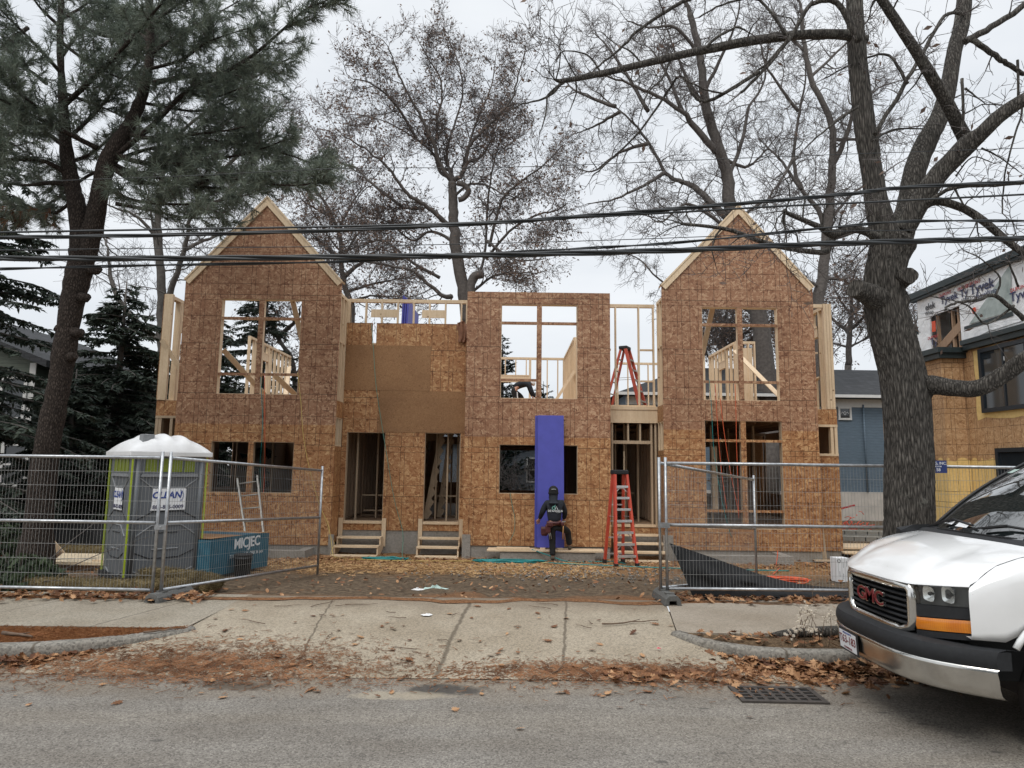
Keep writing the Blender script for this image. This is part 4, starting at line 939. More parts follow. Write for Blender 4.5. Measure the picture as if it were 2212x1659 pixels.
# -- big oak behind the middle, still holding brown leaves
t = tree('bare_oak', 'tall half bare oak with brown leaves behind the middle of the house', 'tree', (-2.0, 31, -.3))
W = Wood(random.Random(11), .010, .24, .05, (32, 68), dens=1.6)
base = at(1012, 700, 31); W.b.tube([(base.x+.15, 31, -.3), (base.x+.05, 31, 3), base], [.5, .40, .33], 10)
W.limb(A3(31, (1012, 700), (1000, 620), (985, 540), (980, 480), (978, 430), (977, 395)), .33, .20, 1.6, 1, 10, k0=.4, every=3)
LT = [((977, 395), (950, 355), (937, 310), (910, 255), (877, 195), (853, 140), (838, 100)), ((972, 385), (950, 370), (937, 333), (897, 300), (863, 278), (803, 252), (740, 248)),
 ((980, 390), (1003, 370), (1012, 318), (1040, 285), (1075, 252), (1105, 213), (1123, 152), (1135, 105)), ((944, 300), (944, 254), (954, 217), (950, 167), (923, 123), (897, 75)),
 ((1003, 350), (1037, 340), (1057, 310), (1070, 273), (1085, 240)), ((967, 485), (924, 447), (880, 417), (837, 360), (787, 320), (740, 292)), ((915, 450), (870, 450), (850, 449)),
 ((870, 447), (803, 397), (770, 363), (735, 350), (690, 300), (665, 262)), ((975, 640), (958, 639), (924, 613), (884, 583), (801, 566), (740, 545), (690, 480), (655, 420)), ((1020, 620), (1045, 560), (1054, 433), (1067, 350), (1080, 310), (1110, 270)),
 ((1057, 533), (1084, 433), (1130, 390), (1170, 360), (1200, 330)), ((1050, 560), (1100, 500), (1154, 467), (1204, 453), (1225, 440)), ((978, 520), (930, 500), (890, 520), (840, 480), (790, 470), (730, 480)),
 ((977, 430), (1010, 400), (1050, 400), (1090, 420), (1130, 430)), ((978, 400), (965, 330), (985, 260), (1000, 190), (985, 120), (960, 70)), ((1000, 360), (1030, 260), (1060, 190), (1070, 130)), ((900, 300), (850, 220), (800, 180), (760, 170)), ((950, 600), (880, 560), (830, 520), (780, 530), (700, 560)),
 ((1010, 640), (1060, 600), (1110, 590), (1160, 590)), ((1050, 520), (1110, 560), (1170, 560))]
for k, l in enumerate(LT): W.limb(A3(31, *l, dy=[-2.5, 2, -1.5, 1, 3, -3, 0, 2.5, -3, 1.5, -2][k % 11]), .13 if k in (0, 2, 5, 8) else .085, .022, 1.75, 2, 6, k0=.12, every=.62)
W.b.tube(bez(A3(30.6, (987, 395), (1003, 400), (1012, 413), (1002, 428), (990, 432))), .13, 7); W.b.tube(bez(A3(30, (1020, 700), (1016, 640), (1022, 600), (1045, 592))), [.2]*15+[.15], 7)
W.b.build('trunk', M['bark_far'], t); W.tw.build('twigs', M['twig'], t)['kind'] = 'stuff'; W.leaves(lambda p: .6 if p.z < 15 else .42, (.045, .10), M['leaf_br'], t, per=3)

# -- bare trees behind the right gable
def bare(name, label, Y, base_uv, trunk, rs, limbs, seed, L=1.5, lev=2, tw=.0095, dens=1.0, leaf=None, mat='bark_far', grp=None, lr=.1, every=.95):
    dens *= 1.3; every *= .62; L *= 1.12
    p = at(*base_uv, Y); t = tree(name, label, 'tree', (p.x, Y, -.3), grp); W = Wood(random.Random(seed), tw, .25, .05, (34, 72), dens=dens)
    q = A3(Y, *trunk); W.b.tube([(q[0].x*.98, Y, -.35), q[0]], [rs[0]*1.15, rs[0]], 9)
    W.limb(q, rs[0], rs[1], L, lev, 9, k0=.35, every=every*1.5)
    for k, l in enumerate(limbs): W.limb(A3(Y, *l, dy=[2, -2, 1, -1.2, 2.6][k % 5]), lr*(1.5 if k < 2 else .9), .02, L, lev, 6, k0=.12, every=every)
    W.b.build('trunk', M[mat], t); W.tw.build('twigs', M['twig'], t)['kind'] = 'stuff'
    if leaf: W.leaves(lambda p: leaf*.7, (.06, .12), M['leaf_br'], t, per=2)
    return t
bare('bare_tree', 'large bare tree rising behind the peak of the right gable', 30, (1660, 900), ((1662, 900), (1650, 760), (1635, 660), (1606, 540), (1580, 460), (1571, 383), (1551, 317), (1525, 233), (1518, 167), (1508, 100), (1490, 30)), (.46, .14),
 [((1570, 470), (1508, 410), (1474, 393), (1437, 373), (1397, 300), (1340, 240), (1270, 187)), ((1548, 330), (1494, 267), (1474, 240), (1404, 200), (1330, 170), (1270, 150)), ((1575, 380), (1604, 300), (1618, 233), (1648, 183), (1660, 100), (1670, 30)),
  ((1600, 520), (1540, 470), (1480, 440), (1430, 480), (1390, 455)), ((1640, 690), (1600, 660), (1540, 645), (1480, 640), (1420, 600), (1380, 560), (1330, 540)), ((1525, 240), (1480, 160), (1450, 90), (1430, 20)), ((1520, 200), (1560, 120), (1590, 50), (1600, -20)), ((1560, 340), (1610, 360), (1650, 330), (1690, 280)), ((1437, 373), (1390, 400), (1330, 430), (1270, 440)), ((1400, 310), (1340, 330), (1280, 370), (1240, 360)), ((1340, 240), (1290, 270), (1240, 290)), ((1510, 120), (1460, 60), (1400, 60), (1350, 40)),
  ((1474, 240), (1430, 140), (1390, 90)), ((1590, 480), (1640, 440), (1690, 420)), ((1400, 240), (1320, 110), (1280, 70)), ((1330, 230), (1250, 200), (1215, 170))], 21, 1.55, dens=1.1, lr=.12)
bare('bare_tree', 'forked bare tree between the right gable and the big street oak', 29, (1775, 900), ((1772, 880), (1768, 660), (1778, 590), (1788, 483), (1795, 417), (1798, 350), (1795, 267), (1751, 167), (1738, 100), (1730, 20)), (.30, .08),
 [((1786, 560), (1775, 467), (1728, 400), (1715, 333), (1728, 233), (1741, 167), (1735, 90)), ((1797, 360), (1830, 290), (1850, 200), (1870, 100)), ((1730, 410), (1690, 350), (1660, 320), (1640, 300)), ((1725, 240), (1680, 180), (1650, 130), (1640, 60)), ((1795, 270), (1850, 230), (1900, 190), (1960, 170)), ((1790, 480), (1840, 420), (1900, 380), (1960, 340)), ((1790, 520), (1850, 500), (1900, 480)), ((1751, 167), (1800, 120), (1860, 60), (1900, 10)), ((1715, 340), (1680, 400), (1650, 440)), ((1795, 300), (1870, 300), (1940, 280), (2010, 270)), ((1738, 110), (1690, 60), (1660, 0)), ((1770, 620), (1720, 600), (1690, 640)), ((1780, 600), (1830, 600), (1860, 560))], 22, 1.5, dens=1.05)
bare('bare_tree', 'reddish bare tree crown above the dark roof beside the right gable', 40, (1830, 760), ((1832, 790), (1835, 720), (1840, 670), (1836, 620)), (.2, .08),
 [((1836, 720), (1800, 690), (1780, 660)), ((1838, 710), (1870, 680), (1885, 650)), ((1838, 680), (1810, 640), (1800, 610)), ((1838, 690), (1860, 640), (1862, 610)), ((1834, 750), (1795, 740), (1775, 720)), ((1836, 750), (1870, 730), (1895, 700))], 23, 1.9, leaf=.9, dens=1.2, every=.8)
bare('bare_tree', 'small bare tree left of the wrapped upper storey', 45, (1985, 770), ((1985, 800), (1982, 740), (1978, 700)), (.15, .06), [((1982, 745), (1960, 700), (1950, 675)), ((1982, 740), (2005, 700), (2010, 670)), ((1980, 720), (1975, 680), (1972, 660)), ((1985, 760), (1950, 740), (1940, 720))], 24, 1.8, every=.8)
bare('bare_tree', 'brown leaved oak seen through the upper right window', 36, (1560, 760), ((1560, 800), (1562, 740), (1565, 690)), (.2, .1), [((1560, 760), (1540, 720), (1525, 690)), ((1562, 730), (1590, 700), (1600, 680)), ((1562, 760), (1610, 740), (1650, 720)), ((1560, 780), (1530, 770), (1515, 750)), ((1565, 720), (1555, 680), (1550, 665)), ((1562, 770), (1600, 770), (1660, 760)), ((1565, 750), (1640, 700), (1680, 690))], 25, 1.7, leaf=1, dens=1.25, every=.7)
# -- bare trees behind the left gable
bare('bare_tree', 'grey multi stemmed bare tree between the pine and the left gable', 25, (352, 760), ((352, 780), (350, 700), (348, 600), (343, 520), (342, 440), (350, 380), (360, 300)), (.22, .07),
 [((352, 740), (300, 700), (262, 655), (240, 600), (236, 560), (228, 520), (212, 490)), ((356, 690), (372, 620), (398, 540), (412, 470), (440, 400), (470, 330)), ((350, 640), (335, 520), (325, 450), (318, 400)), ((343, 520), (300, 470), (250, 450), (225, 440)), ((398, 540), (440, 520), (500, 500), (540, 490)), ((342, 440), (390, 380), (430, 340), (450, 280)), ((360, 320), (420, 260), (500, 200), (560, 170)), ((412, 470), (480, 430), (560, 400), (600, 360)), ((420, 420), (520, 330), (570, 270), (600, 230)), ((500, 400), (560, 330), (600, 290))], 26, 1.35, mat='bark_grey', dens=.95)
bare('bare_tree', 'thin bare tree filling the gap right of the left gable', 33, (760, 640), ((760, 660), (740, 600), (735, 520), (715, 460), (690, 420)), (.17, .06), [((740, 600), (790, 560), (830, 530)), ((738, 560), (700, 530), (670, 500)), ((730, 500), (760, 440), (790, 400)), ((720, 470), (680, 450), (650, 430)), ((750, 630), (820, 610), (880, 600)), ((745, 610), (690, 580), (660, 540)), ((760, 650), (800, 640), (860, 640)), ((740, 560), (780, 500), (850, 480))], 27, 1.5, leaf=.5, dens=1.15, every=.8)
bare('bare_tree', 'slim dark tree with twigs seen through the upper left window', 32, (600, 760), ((640, 860), (630, 780), (600, 730), (580, 690), (575, 655)), (.14, .05), [((625, 770), (600, 760), (570, 770)), ((600, 730), (640, 690), (650, 660)), ((590, 710), (560, 690), (530, 690)), ((635, 820), (650, 790), (655, 760))], 28, 1.2, leaf=.5, dens=1.0)

# -- the big street oak, foreground right
def street_oak():
    Y = 7.6; t = tree('street_oak', 'massive rough barked street oak with lopped stubs beside the white van', 'tree', (at(1974, 1345, Y).x, Y, .13)); R = random.Random(5); W = Wood(R, .0042, .30, .04, (35, 75), dens=.8)
    def big(uv, rad, n=36, sub=10, dy=0, name='trunk'):
        """trunk or limb with modelled bark ridges"""
        c = bez(A3(Y, *uv, dy=dy), sub); m_ = len(c); rr = []
        for i in range(m_): x = i/(m_-1)*(len(rad)-1); k = min(int(x), len(rad)-2); rr.append((rad[k]+(rad[k+1]-rad[k])*(x-k))*.45*Y/FPX)
        rings = []; ref = None; s = 0
        for i, p in enumerate(c):
            d = (c[min(i+1, m_-1)]-c[max(i-1, 0)]).normalized(); s += (c[i]-c[max(i-1, 0)]).length
            ref = d.orthogonal().normalized() if ref is None else (ref-d*ref.dot(d)).normalized(); bb = d.cross(ref); ring = []
            for j in range(n):
                a = 2*pi*j/n; w = mnoise.noise(V((cos(a)*rr[i]*42, sin(a)*rr[i]*42, s*6.5))); w2 = mnoise.noise(V((cos(a)*1.4+3, sin(a)*1.4, s*1.6)))
                r = rr[i]*(1+.10*w2)+(.5-abs(w))*min(.026, rr[i]*.13); ring.append(p+ref*(cos(a)*r)+bb*(sin(a)*r))
            rings.append(ring)
        if name == 'limb' and rad[0] < 50:
            for i in range(6, m_, max(2, int(m_/9))):
                d = (c[i]-c[i-1]).normalized(); W.grow(c[i], W.rdir(d, radians(R.uniform(50, 100))), R.uniform(.35, .8), R.uniform(.008, .014), 2 if rr[i] < .07 else 1)
            if rad[-1] < 12: 
                for k in range(4): W.grow(c[-1], W.rdir((c[-1]-c[-2]).normalized(), radians(R.uniform(8, 45))), R.uniform(.4, .8), rr[-1]*.5, 2)
        b = MB(); b.loft(rings); return b.build(name, M['bark_oak'], t)
    big([(1974, 1352), (1972, 1300), (1968, 1200), (1964, 1150), (1964, 1050), (1962, 950), (1958, 870), (1948, 800), (1930, 730), (1915, 670), (1910, 610), (1918, 560), (1930, 525)], [150, 128, 112, 104, 99, 98, 100, 100, 96, 88, 86, 88, 104], 150, 26)
    big([(1926, 545), (1908, 490), (1892, 430), (1885, 380), (1873, 310), (1864, 240), (1855, 160), (1850, 90), (1846, 0), (1842, -60)], [74, 60, 50, 46, 46, 46, 44, 42, 38, 36], 48, 14, name='limb')
    big([(1934, 545), (1948, 500), (1965, 440), (1976, 370), (2000, 310), (2030, 250), (2048, 190), (2062, 110), (2078, 50), (2086, -30)], [66, 58, 54, 50, 48, 42, 38, 36, 36, 36], 48, 14, dy=.5, name='limb')
    big([(1950, 500), (1985, 440), (2025, 380), (2058, 345), (2092, 310), (2120, 288), (2160, 250), (2212, 215), (2260, 190)], [50, 46, 44, 42, 44, 32, 30, 28, 26], 40, 10, dy=-.8, name='limb')
    big([(2092, 312), (2070, 270), (2045, 220), (2015, 170), (1978, 110), (1945, 60), (1905, 0), (1880, -40)], [34, 30, 28, 26, 23, 21, 20, 19], 32, 10, dy=-.6, name='limb')
    big([(1985, 850), (2010, 832), (2058, 838), (2114, 838), (2170, 808), (2212, 778), (2260, 750)], [54, 46, 37, 35, 34, 33, 30], 40, 12, dy=-.9, name='limb')
    big([(1935, 660), (1895, 645), (1868, 632), (1846, 622)], [78, 58, 46, 40], 36, 8, dy=-.25, name='branch_stub')
    big([(1930, 610), (1950, 600), (1966, 595)], [60, 48, 36], 30, 6, dy=-.3, name='branch_stub')
    big([(1868, 90), (1840, 78), (1800, 74), (1725, 76), (1625, 88), (1541, 104), (1474, 118), (1390, 138), (1304, 158), (1220, 174), (1198, 172)], [30, 27, 23, 22, 21, 20, 18, 17, 15, 11, 5], 28, 8, dy=-.4, name='limb')
    big([(1930, 540), (1880, 505), (1840, 495), (1800, 505), (1770, 490), (1700, 460), (1697, 455)], [30, 20, 17, 22, 13, 9, 8], 24, 8, dy=-.6, name='limb')
    big([(1800, 505), (1790, 530), (1778, 545), (1700, 536), (1640, 520), (1570, 495), (1478, 484)], [20, 19, 13, 12, 11, 9, 7], 20, 8, dy=-.4, name='limb')
    big([(2000, 440), (2030, 435), (2080, 450), (2125, 478), (2175, 520), (2215, 548), (2250, 570)], [24, 19, 18, 17, 16, 15, 15], 24, 8, dy=-.5, name='limb')
    sm = lambda uv, r0, r1, L=.35, lev=1, dy=0, every=.28: W.limb(A3(Y-.25, *uv, dy=dy), r0*.5*Y/FPX, r1*.5*Y/FPX, L, lev, 7, k0=.1, every=every)
    sm([(1855, 90), (1820, 20), (1790, 0), (1745, 15), (1715, 70), (1660, 140), (1600, 200)], 15, 6); sm([(1720, 60), (1690, 100), (1640, 150), (1560, 200), (1474, 170)], 9, 3)
    sm([(1700, 80), (1640, 0), (1560, 10), (1510, 38)], 8, 3); sm([(1640, 155), (1520, 220), (1474, 165), (1440, 200), (1385, 280), (1320, 345), (1280, 380)], 9, 3, dy=.4)
    sm([(1560, -20), (1474, 5), (1387, 60), (1337, 108), (1287, 147)], 11, 4); sm([(1216, 176), (1195, 200), (1170, 215), (1130, 225), (1105, 235)], 8, 2); sm([(1218, 178), (1185, 205), (1178, 250), (1165, 290)], 7, 2); sm([(1390, 140), (1360, 110), (1330, 95), (1300, 70)], 5, 2); sm([(1243, 172), (1245, 200), (1230, 240)], 5, 2); sm([(1300, 160), (1270, 120), (1220, 110), (1200, 130)], 5, 2)
    sm([(1520, 108), (1550, 80), (1590, 60), (1610, 66)], 8, 4); sm([(1450, 125), (1430, 170), (1400, 200), (1380, 260)], 6, 2)
    sm([(1890, 290), (1960, 170), (1990, 120), (2040, 35), (2080, 30)], 10, 8, dy=.6); sm([(1960, 180), (1920, 120), (1860, 130), (1780, 170)], 8, 3, dy=.5); sm([(1885, 305), (1930, 280), (2000, 278)], 6, 3, dy=.6)
    sm([(2085, 90), (2140, 60), (2212, 10)], 16, 13); sm([(2098, 85), (2150, 120), (2180, 140), (2212, 160)], 13, 10); sm([(2078, 170), (2080, 230), (2078, 290)], 7, 5); sm([(2085, 190), (2110, 210), (2130, 225)], 5, 2)
    sm([(2198, 130), (2200, 210), (2208, 240), (2190, 300), (2170, 380), (2165, 460)], 6, 3); sm([(2120, 320), (2160, 340), (2200, 370)], 5, 2); sm([(2060, 400), (2080, 440), (2110, 470), (2090, 520)], 5, 2); sm([(2065, 380), (2100, 340), (2140, 350)], 4, 2); sm([(2000, 440), (2060, 405), (2150, 400), (2212, 394)], 9, 8, dy=-.5)
    sm([(2212, 690), (2150, 640), (2110, 650), (2060, 655), (2040, 670)], 11, 4, dy=-.4); sm([(2190, 660), (2130, 700), (2090, 660), (2010, 640)], 6, 2, dy=-.3); sm([(2150, 640), (2160, 600), (2120, 560), (2080, 540)], 5, 2); sm([(2200, 620), (2180, 560), (2200, 520)], 5, 2)
    sm([(1855, 230), (1810, 260), (1760, 300), (1740, 320)], 6, 3); sm([(1895, 300), (1900, 330), (1897, 345)], 5, 4)
    W.b.build('branches', M['bark_oak'], t)['kind'] = 'stuff'; W.tw.build('twigs', M['twig'], t)['kind'] = 'stuff'; W.leaves(lambda p: .05, (.03, .06), M['leaf_br'], t, per=2)
    b = MB()      # burl rings and knots where limbs were cut
    for u, v, r in ((1900, 500, .055), (1872, 150, .045), (1895, 768, .07), (1920, 755, .13), (1866, 290, .05)):
        c = at(u, v, Y-.17); rings = [[c+V((cos(a)*r*k, -.10+.10*sin(k*2.2)*.6-.02*k*0, sin(a)*r*k*1.15)) for a in lin(0, 2*pi, 17)[:-1]] for k in (.05, .45, .8, 1.1, 1.45)]
        b.loft(rings, caps=False)
    return t
street_oak()

# -- white pine, foreground left
def pine():
    Y = 12.0; t = tree('white_pine', 'large twin stemmed white pine with hanging needles behind the left fence', 'tree', (at(78, 1230, Y).x, Y, -.04)); R = random.Random(9); W = Wood(R, .006, .13, .02, dens=.9); X = MB()
    k = .5*Y/FPX
    def st(uv, wd, n=14, dy=0):
        c = bez(A3(Y, *uv, dy=dy), 5); m_ = len(c); rr = []
        for i in range(m_): x = i/(m_-1)*(len(wd)-1); j = min(int(x), len(wd)-2); rr.append((wd[j]+(wd[j+1]-wd[j])*(x-j))*k*(1+.05*R.gauss(0, 1)))
        W.b.tube(c, rr, n)
    st([(72, 1235), (82, 1150), (92, 1030), (108, 930), (128, 830), (142, 740), (155, 660), (170, 590), (180, 545)], [80, 56, 51, 49, 47, 46, 47, 50, 56], 18)
    st([(172, 580), (170, 500), (165, 440), (156, 400), (144, 330), (138, 250), (134, 180), (130, 100), (133, -20)], [42, 38, 36, 34, 30, 22, 16, 14, 13]); st([(186, 560), (200, 500), (215, 420), (232, 350), (262, 300), (290, 250), (312, 190), (324, 110), (322, -20)], [40, 42, 38, 36, 34, 26, 22, 18, 15])
    for u, v, r in ((183, 580, .2), (165, 640, .15), (150, 716, .16), (140, 768, .13)):
        for s in (-1, 1): c = at(u+s*26*(r/.2), v+4*s, Y-.1); W.b.tube([at(u, v, Y), c, c+V((.07*s, -.03, .03))], [.12, .085, .06], 8)
    tufts = []
    def bough(uv, r0, dy, L=1.0, dens=1.0):
        pts = bez(A3(Y, *uv, dy=dy), 5); m_ = len(pts); W.b.tube(pts, [r0*(1-.8*i/(m_-1)) for i in range(m_)], 6)
        tot = sum((pts[i+1]-pts[i]).length for i in range(m_-1)); n = int(tot/.165*dens)
        for c in range(n):
            f = .12+.88*(c+R.random())/n; x = f*(m_-1); i = min(int(x), m_-2); p = pts[i].lerp(pts[i+1], x-i); d = (pts[i+1]-pts[i]).normalized()
            q = W.rdir(d, radians(R.uniform(30, 65))); q.z = q.z*.5+.05; q.normalize(); ln = L*R.uniform(.35, .95)*(1-.45*f); sp = [p]
            for s in range(4): q = (q+V((R.gauss(0, .12), R.gauss(0, .12), R.gauss(.05, .1)))).normalized(); sp.append(sp[-1]+q*ln/4)
            W.tw.tube(sp, [.010, .008, .007, .006, .004], 3, cap=False)
            for s in range(1, 5):
                tufts.append((sp[s], (sp[s]-sp[s-1]).normalized()))
                for _ in range(2 if s < 4 else 3):
                    e = W.rdir((sp[s]-sp[s-1]).normalized(), radians(R.uniform(25, 60))); e.z += .15; e.normalize(); l2 = R.uniform(.10, .30)*L; tip = sp[s]+e*l2
                    W.tw.tube([sp[s], tip], [.005, .003], 3, cap=False); tufts.append((tip, e)); 
                    if R.random() < .5: tufts.append((sp[s].lerp(tip, .5), e))
        tufts.append((pts[-1], (pts[-1]-pts[-2]).normalized()))
    B = [((240, 345), (330, 270), (400, 200), (470, 165), (545, 120), (610, 65), (660, 20), (700, 5)), ((330, 180), (400, 165), (480, 158), (560, 150), (630, 125)), ((255, 335), (300, 350), (380, 355), (450, 345), (540, 330), (620, 300)), ((240, 360), (290, 390), (370, 400), (450, 405), (540, 410), (640, 395)),
     ((235, 350), (300, 375), (370, 350), (440, 300), (500, 250), (540, 210)), ((210, 320), (150, 290), (90, 260), (30, 230), (-30, 200)), ((145, 320), (90, 280), (30, 240), (-30, 160)), ((150, 380), (100, 350), (40, 345), (-30, 340)), ((160, 400), (110, 395), (50, 400), (-20, 390)), ((135, 230), (190, 180), (260, 110), (330, 30), (370, -20)), ((145, 300), (200, 250), (250, 190), (300, 130), (340, 60)),
     ((134, 160), (80, 100), (20, 40), (-20, 0)), ((134, 120), (180, 60), (230, 10)), ((132, 60), (90, 20), (60, -20)), ((320, 120), (380, 80), (450, 40), (520, 0)), ((322, 90), (280, 50), (240, 20)), ((322, 60), (370, 20), (420, -15)), ((300, 220), (350, 230), (420, 240), (480, 230), (540, 200)), ((275, 290), (340, 300), (420, 290), (500, 280), (570, 260)), ((230, 365), (190, 380), (120, 430), (60, 470), (10, 490)), ((140, 270), (80, 230), (10, 180)), ((136, 200), (190, 220), (240, 240), (280, 260)), ((220, 400), (280, 430), (350, 440), (430, 440), (500, 430)), ((150, 350), (200, 330), (260, 280), (310, 260)), ((132, 90), (170, 120), (220, 150), (260, 170)),
     ((170, 420), (120, 460), (70, 450), (0, 470)), ((325, 130), (300, 80), (290, 20)), ((318, 150), (390, 130), (450, 90), (540, 60)), ((480, 150), (540, 170), (590, 140)), ((400, 200), (460, 210), (520, 190)), ((133, 40), (170, 20), (210, -10)), ((60, 250), (20, 300), (-20, 320)), ((420, 400), (480, 380), (560, 370), (600, 350)), ((300, 378), (380, 385), (470, 380), (560, 395), (650, 400), (700, 385)), ((430, 300), (500, 310), (570, 320), (640, 340), (690, 360)), ((60, 60), (20, 90), (-20, 120)), ((250, 440), (330, 455), (400, 470), (470, 470)), ((180, 60), (240, 80), (300, 60), (350, 80)), ((100, 180), (60, 150), (20, 140)), ((240, 350), (330, 320), (420, 320), (520, 310), (590, 330))]
    for i, uv in enumerate(B): bough(uv, .055 if i < 10 else .04, [-1.2, .9, -.6, .5, 1.4, -1.5, 1.1, -.9, .7, -1.6, 1.3][i % 11], 1.0, 1.12)
    nb = MB(); nd_ = MB()
    for p, d in tufts:
        dead = (p.x < -7.2 and 5.6 < p.z < 6.6 and p.x > -10 and R.random() < .35); b = nd_ if dead else nb
        for _ in range(15):
            e = W.rdir(d, radians(R.uniform(12, 72))); e.z -= .10; l = R.uniform(.12, .22); sd = e.orthogonal().normalized(); sd.rotate(Quaternion(e, R.random()*6)); q = p-d*R.uniform(0, .09); tip = q+e*l; tip.z -= .015
            n = len(b.v); w_ = .0056; b.v += [tuple(q-sd*w_), tuple(q+sd*w_), tuple(tip)]; b.face((n, n+1, n+2))
    W.b.build('trunk', M['bark_pine'], t); W.tw.build('twigs', M['twig'], t)['kind'] = 'stuff'; nb.build('foliage', M['needle'], t); nd_.build('dead_foliage', M['needle_b'], t, label='rusty dead needle clumps')
pine()
# -- hemlocks and spruces
def conifer(name, label, base, h, rad, seed, mt='hemlock', droop=.25, z0=.06, dens=1.0, lf=.085, sides=None, grp=None, lean=(0, 0)):
    t = tree(name, label, 'tree', base, grp); R = random.Random(seed); b = MB(); f = MB(); B_ = V(base)
    top = B_+V((lean[0], lean[1], h)); b.tube([B_, B_.lerp(top, .5), top], [.022*h+.04, .012*h+.03, .012], 8)
    z = z0*h
    while z < h*.985:
        k = z/h; L = rad*(1-k)**.75*R.uniform(.7, 1.1)+.12; c = B_.lerp(top, k)
        for _ in range(2 if k < .9 else 1):
            a = R.uniform(0, 2*pi)
            if sides and not (sides[0] < a < sides[1]): continue
            d = V((cos(a), sin(a), .12-droop*(1-k)*.6)).normalized(); n = 6; p = c; pts = [p]
            for i in range(n): d = (d+V((R.gauss(0, .06), R.gauss(0, .06), -droop*.22+R.gauss(0, .04)+(.09 if mt == 'spruce' else 0)))).normalized(); p = p+d*L/n; pts.append(p)
            b.tube(pts, [.012+.012*L*(1-i/n)*.6 for i in range(n+1)], 4, cap=False)
            m_ = int(L/.10*dens)
            for s in range(m_):
                x = (.08+.92*(s+R.random())/m_)*n; i = min(int(x), n-1); q = pts[i].lerp(pts[i+1], x-i); dd = (pts[i+1]-pts[i]).normalized(); sd = dd.cross(V((0, 0, 1))).normalized()*(1 if R.random() < .5 else -1)
                l2 = (.16+.30*L*.45*(1-x/n))*R.uniform(.5, 1.15); e = (sd*.8+dd*R.uniform(.3, .9)+V((0, 0, R.gauss(-.12, .15)))).normalized(); r2 = 4
                for u in range(r2):
                    w0 = q+e*(l2*u/r2); e = (e+V((0, 0, -.10*droop*2))).normalized()
                    for sg in (-1, 0, 1):
                        g = (e+sd.cross(V((0, 0, 1)))*sg*.75+V((R.gauss(0, .12), R.gauss(0, .12), R.gauss(-.12, .22)))).normalized(); sz = lf*R.uniform(.55, 1.35); o = g.cross(V((R.gauss(0, .5), R.gauss(0, .5), 1))).normalized()*sz*.2
                        n0 = len(f.v); f.v += [tuple(w0-o*.4), tuple(w0+g*sz*.6-o), tuple(w0+g*sz*1.25), tuple(w0+g*sz*.6+o)]; f.face((n0, n0+1, n0+2, n0+3))
        z += h*.011/dens*R.uniform(.7, 1.3)+.02
    b.build('trunk', M['bark_far'], t); f.build('foliage', M[mt], t); return t
conifer('hemlock', 'drooping dark hemlock at the left edge behind the pine trunk', (-12.4, 14.6, -.1), 10.4, 3.6, 31, dens=1.5, z0=.12, lf=.12)
conifer('hemlock', 'dense dark hemlock filling the space between pine and left gable', (-11.6, 19.5, -.25), 7.6, 3.4, 32, dens=1.7, lf=.13)
conifer('hemlock', 'lower dark hemlock directly behind the portable toilet', (-10.4, 22.5, -.25), 7.6, 2.9, 33, dens=1.4, lf=.14)
conifer('hemlock', 'shadowed hemlock behind the left fence signs', (-11.6, 17.6, -.25), 4.6, 1.9, 34, dens=1.5, lf=.13)
conifer('hemlock', 'tall hemlock seen through the upper left window', (-11.4, 30, -.25), 11.8, 3.0, 35, dens=1.2, lf=.15)
conifer('spruce_tree', 'dark spruce seen through the middle upper window, left one', (-.6, 40, -.25), 10.2, 2.2, 36, 'spruce', .1, dens=1.0, lf=.16)
conifer('spruce_tree', 'smaller dark spruce behind the bending worker', (2.0, 42, -.25), 7.6, 1.9, 37, 'spruce', .1, dens=.9, lf=.17)
# ------------------------------------------------------------------ neighbouring buildings
def atX(u, v, X):
    d = AF + AR*((u-1106)/FPX) + AU*((829.5-v)/FPX); t = X/d.x; return V((X, d.y*t, CZ+d.z*t))
def win(parent, c, w, h, mt_f, axis='y', t=.09, bars=(0, 1), glass='glass_d'):
    """window with a frame and a pane; axis y faces -Y, axis x faces -X"""
    b = MB(); P2 = (lambda a, d, z: (c[0]+a, c[1]+d, c[2]+z)) if axis == 'y' else (lambda a, d, z: (c[0]+d, c[1]+a, c[2]+z))
    def bx(a0, a1, z0, z1, d0, d1): p = P2(a0, d0, z0); q = P2(a1, d1, z1); b.box([min(x, y) for x, y in zip(p, q)], [max(x, y) for x, y in zip(p, q)])
    bx(-w/2-t, -w/2, -h/2-t, h/2+t, -.05, .02); bx(w/2, w/2+t, -h/2-t, h/2+t, -.05, .02); bx(-w/2, w/2, h/2, h/2+t, -.05, .02); bx(-w/2, w/2, -h/2-t, -h/2, -.06, .02)
    for i in range(1, bars[0]+1): x = -w/2+w*i/(bars[0]+1); bx(x-.025, x+.025, -h/2, h/2, -.03, .0)
    for i in range(1, bars[1]+1): z = -h/2+h*i/(bars[1]+1); bx(-w/2, w/2, z-.025, z+.025, -.035, .0)
    f = b.build('window', mt_f, parent)
    b = MB(); b.quad(P2(-w/2, -.008, -h/2), P2(w/2, -.008, -h/2), P2(w/2, -.008, h/2), P2(-w/2, -.008, h/2)); b.build('pane', M[glass], f)
    return f
bh = empty('blue_house', (12.5, 30, -.25), 0, 'blue grey clapboard house with dark shingle roof behind the right gable', 'house')
b = MB(); b.box((5.2, 30.0, 1.0), (24, 40, 5.25)); b.build('wall', M['sid_blue'], bh)
b = MB(); b.box((5.25, 29.93, -.6), (24, 39.9, 1.0)); b.build('foundation', simple('pale_render', (.50, .47, .43), .85, 0, .15, 2), bh)
b = MB(); x0, x1, y0, y1, ze, zr = 4.75, 24.5, 29.5, 40.5, 5.30, 7.25; ym = 35
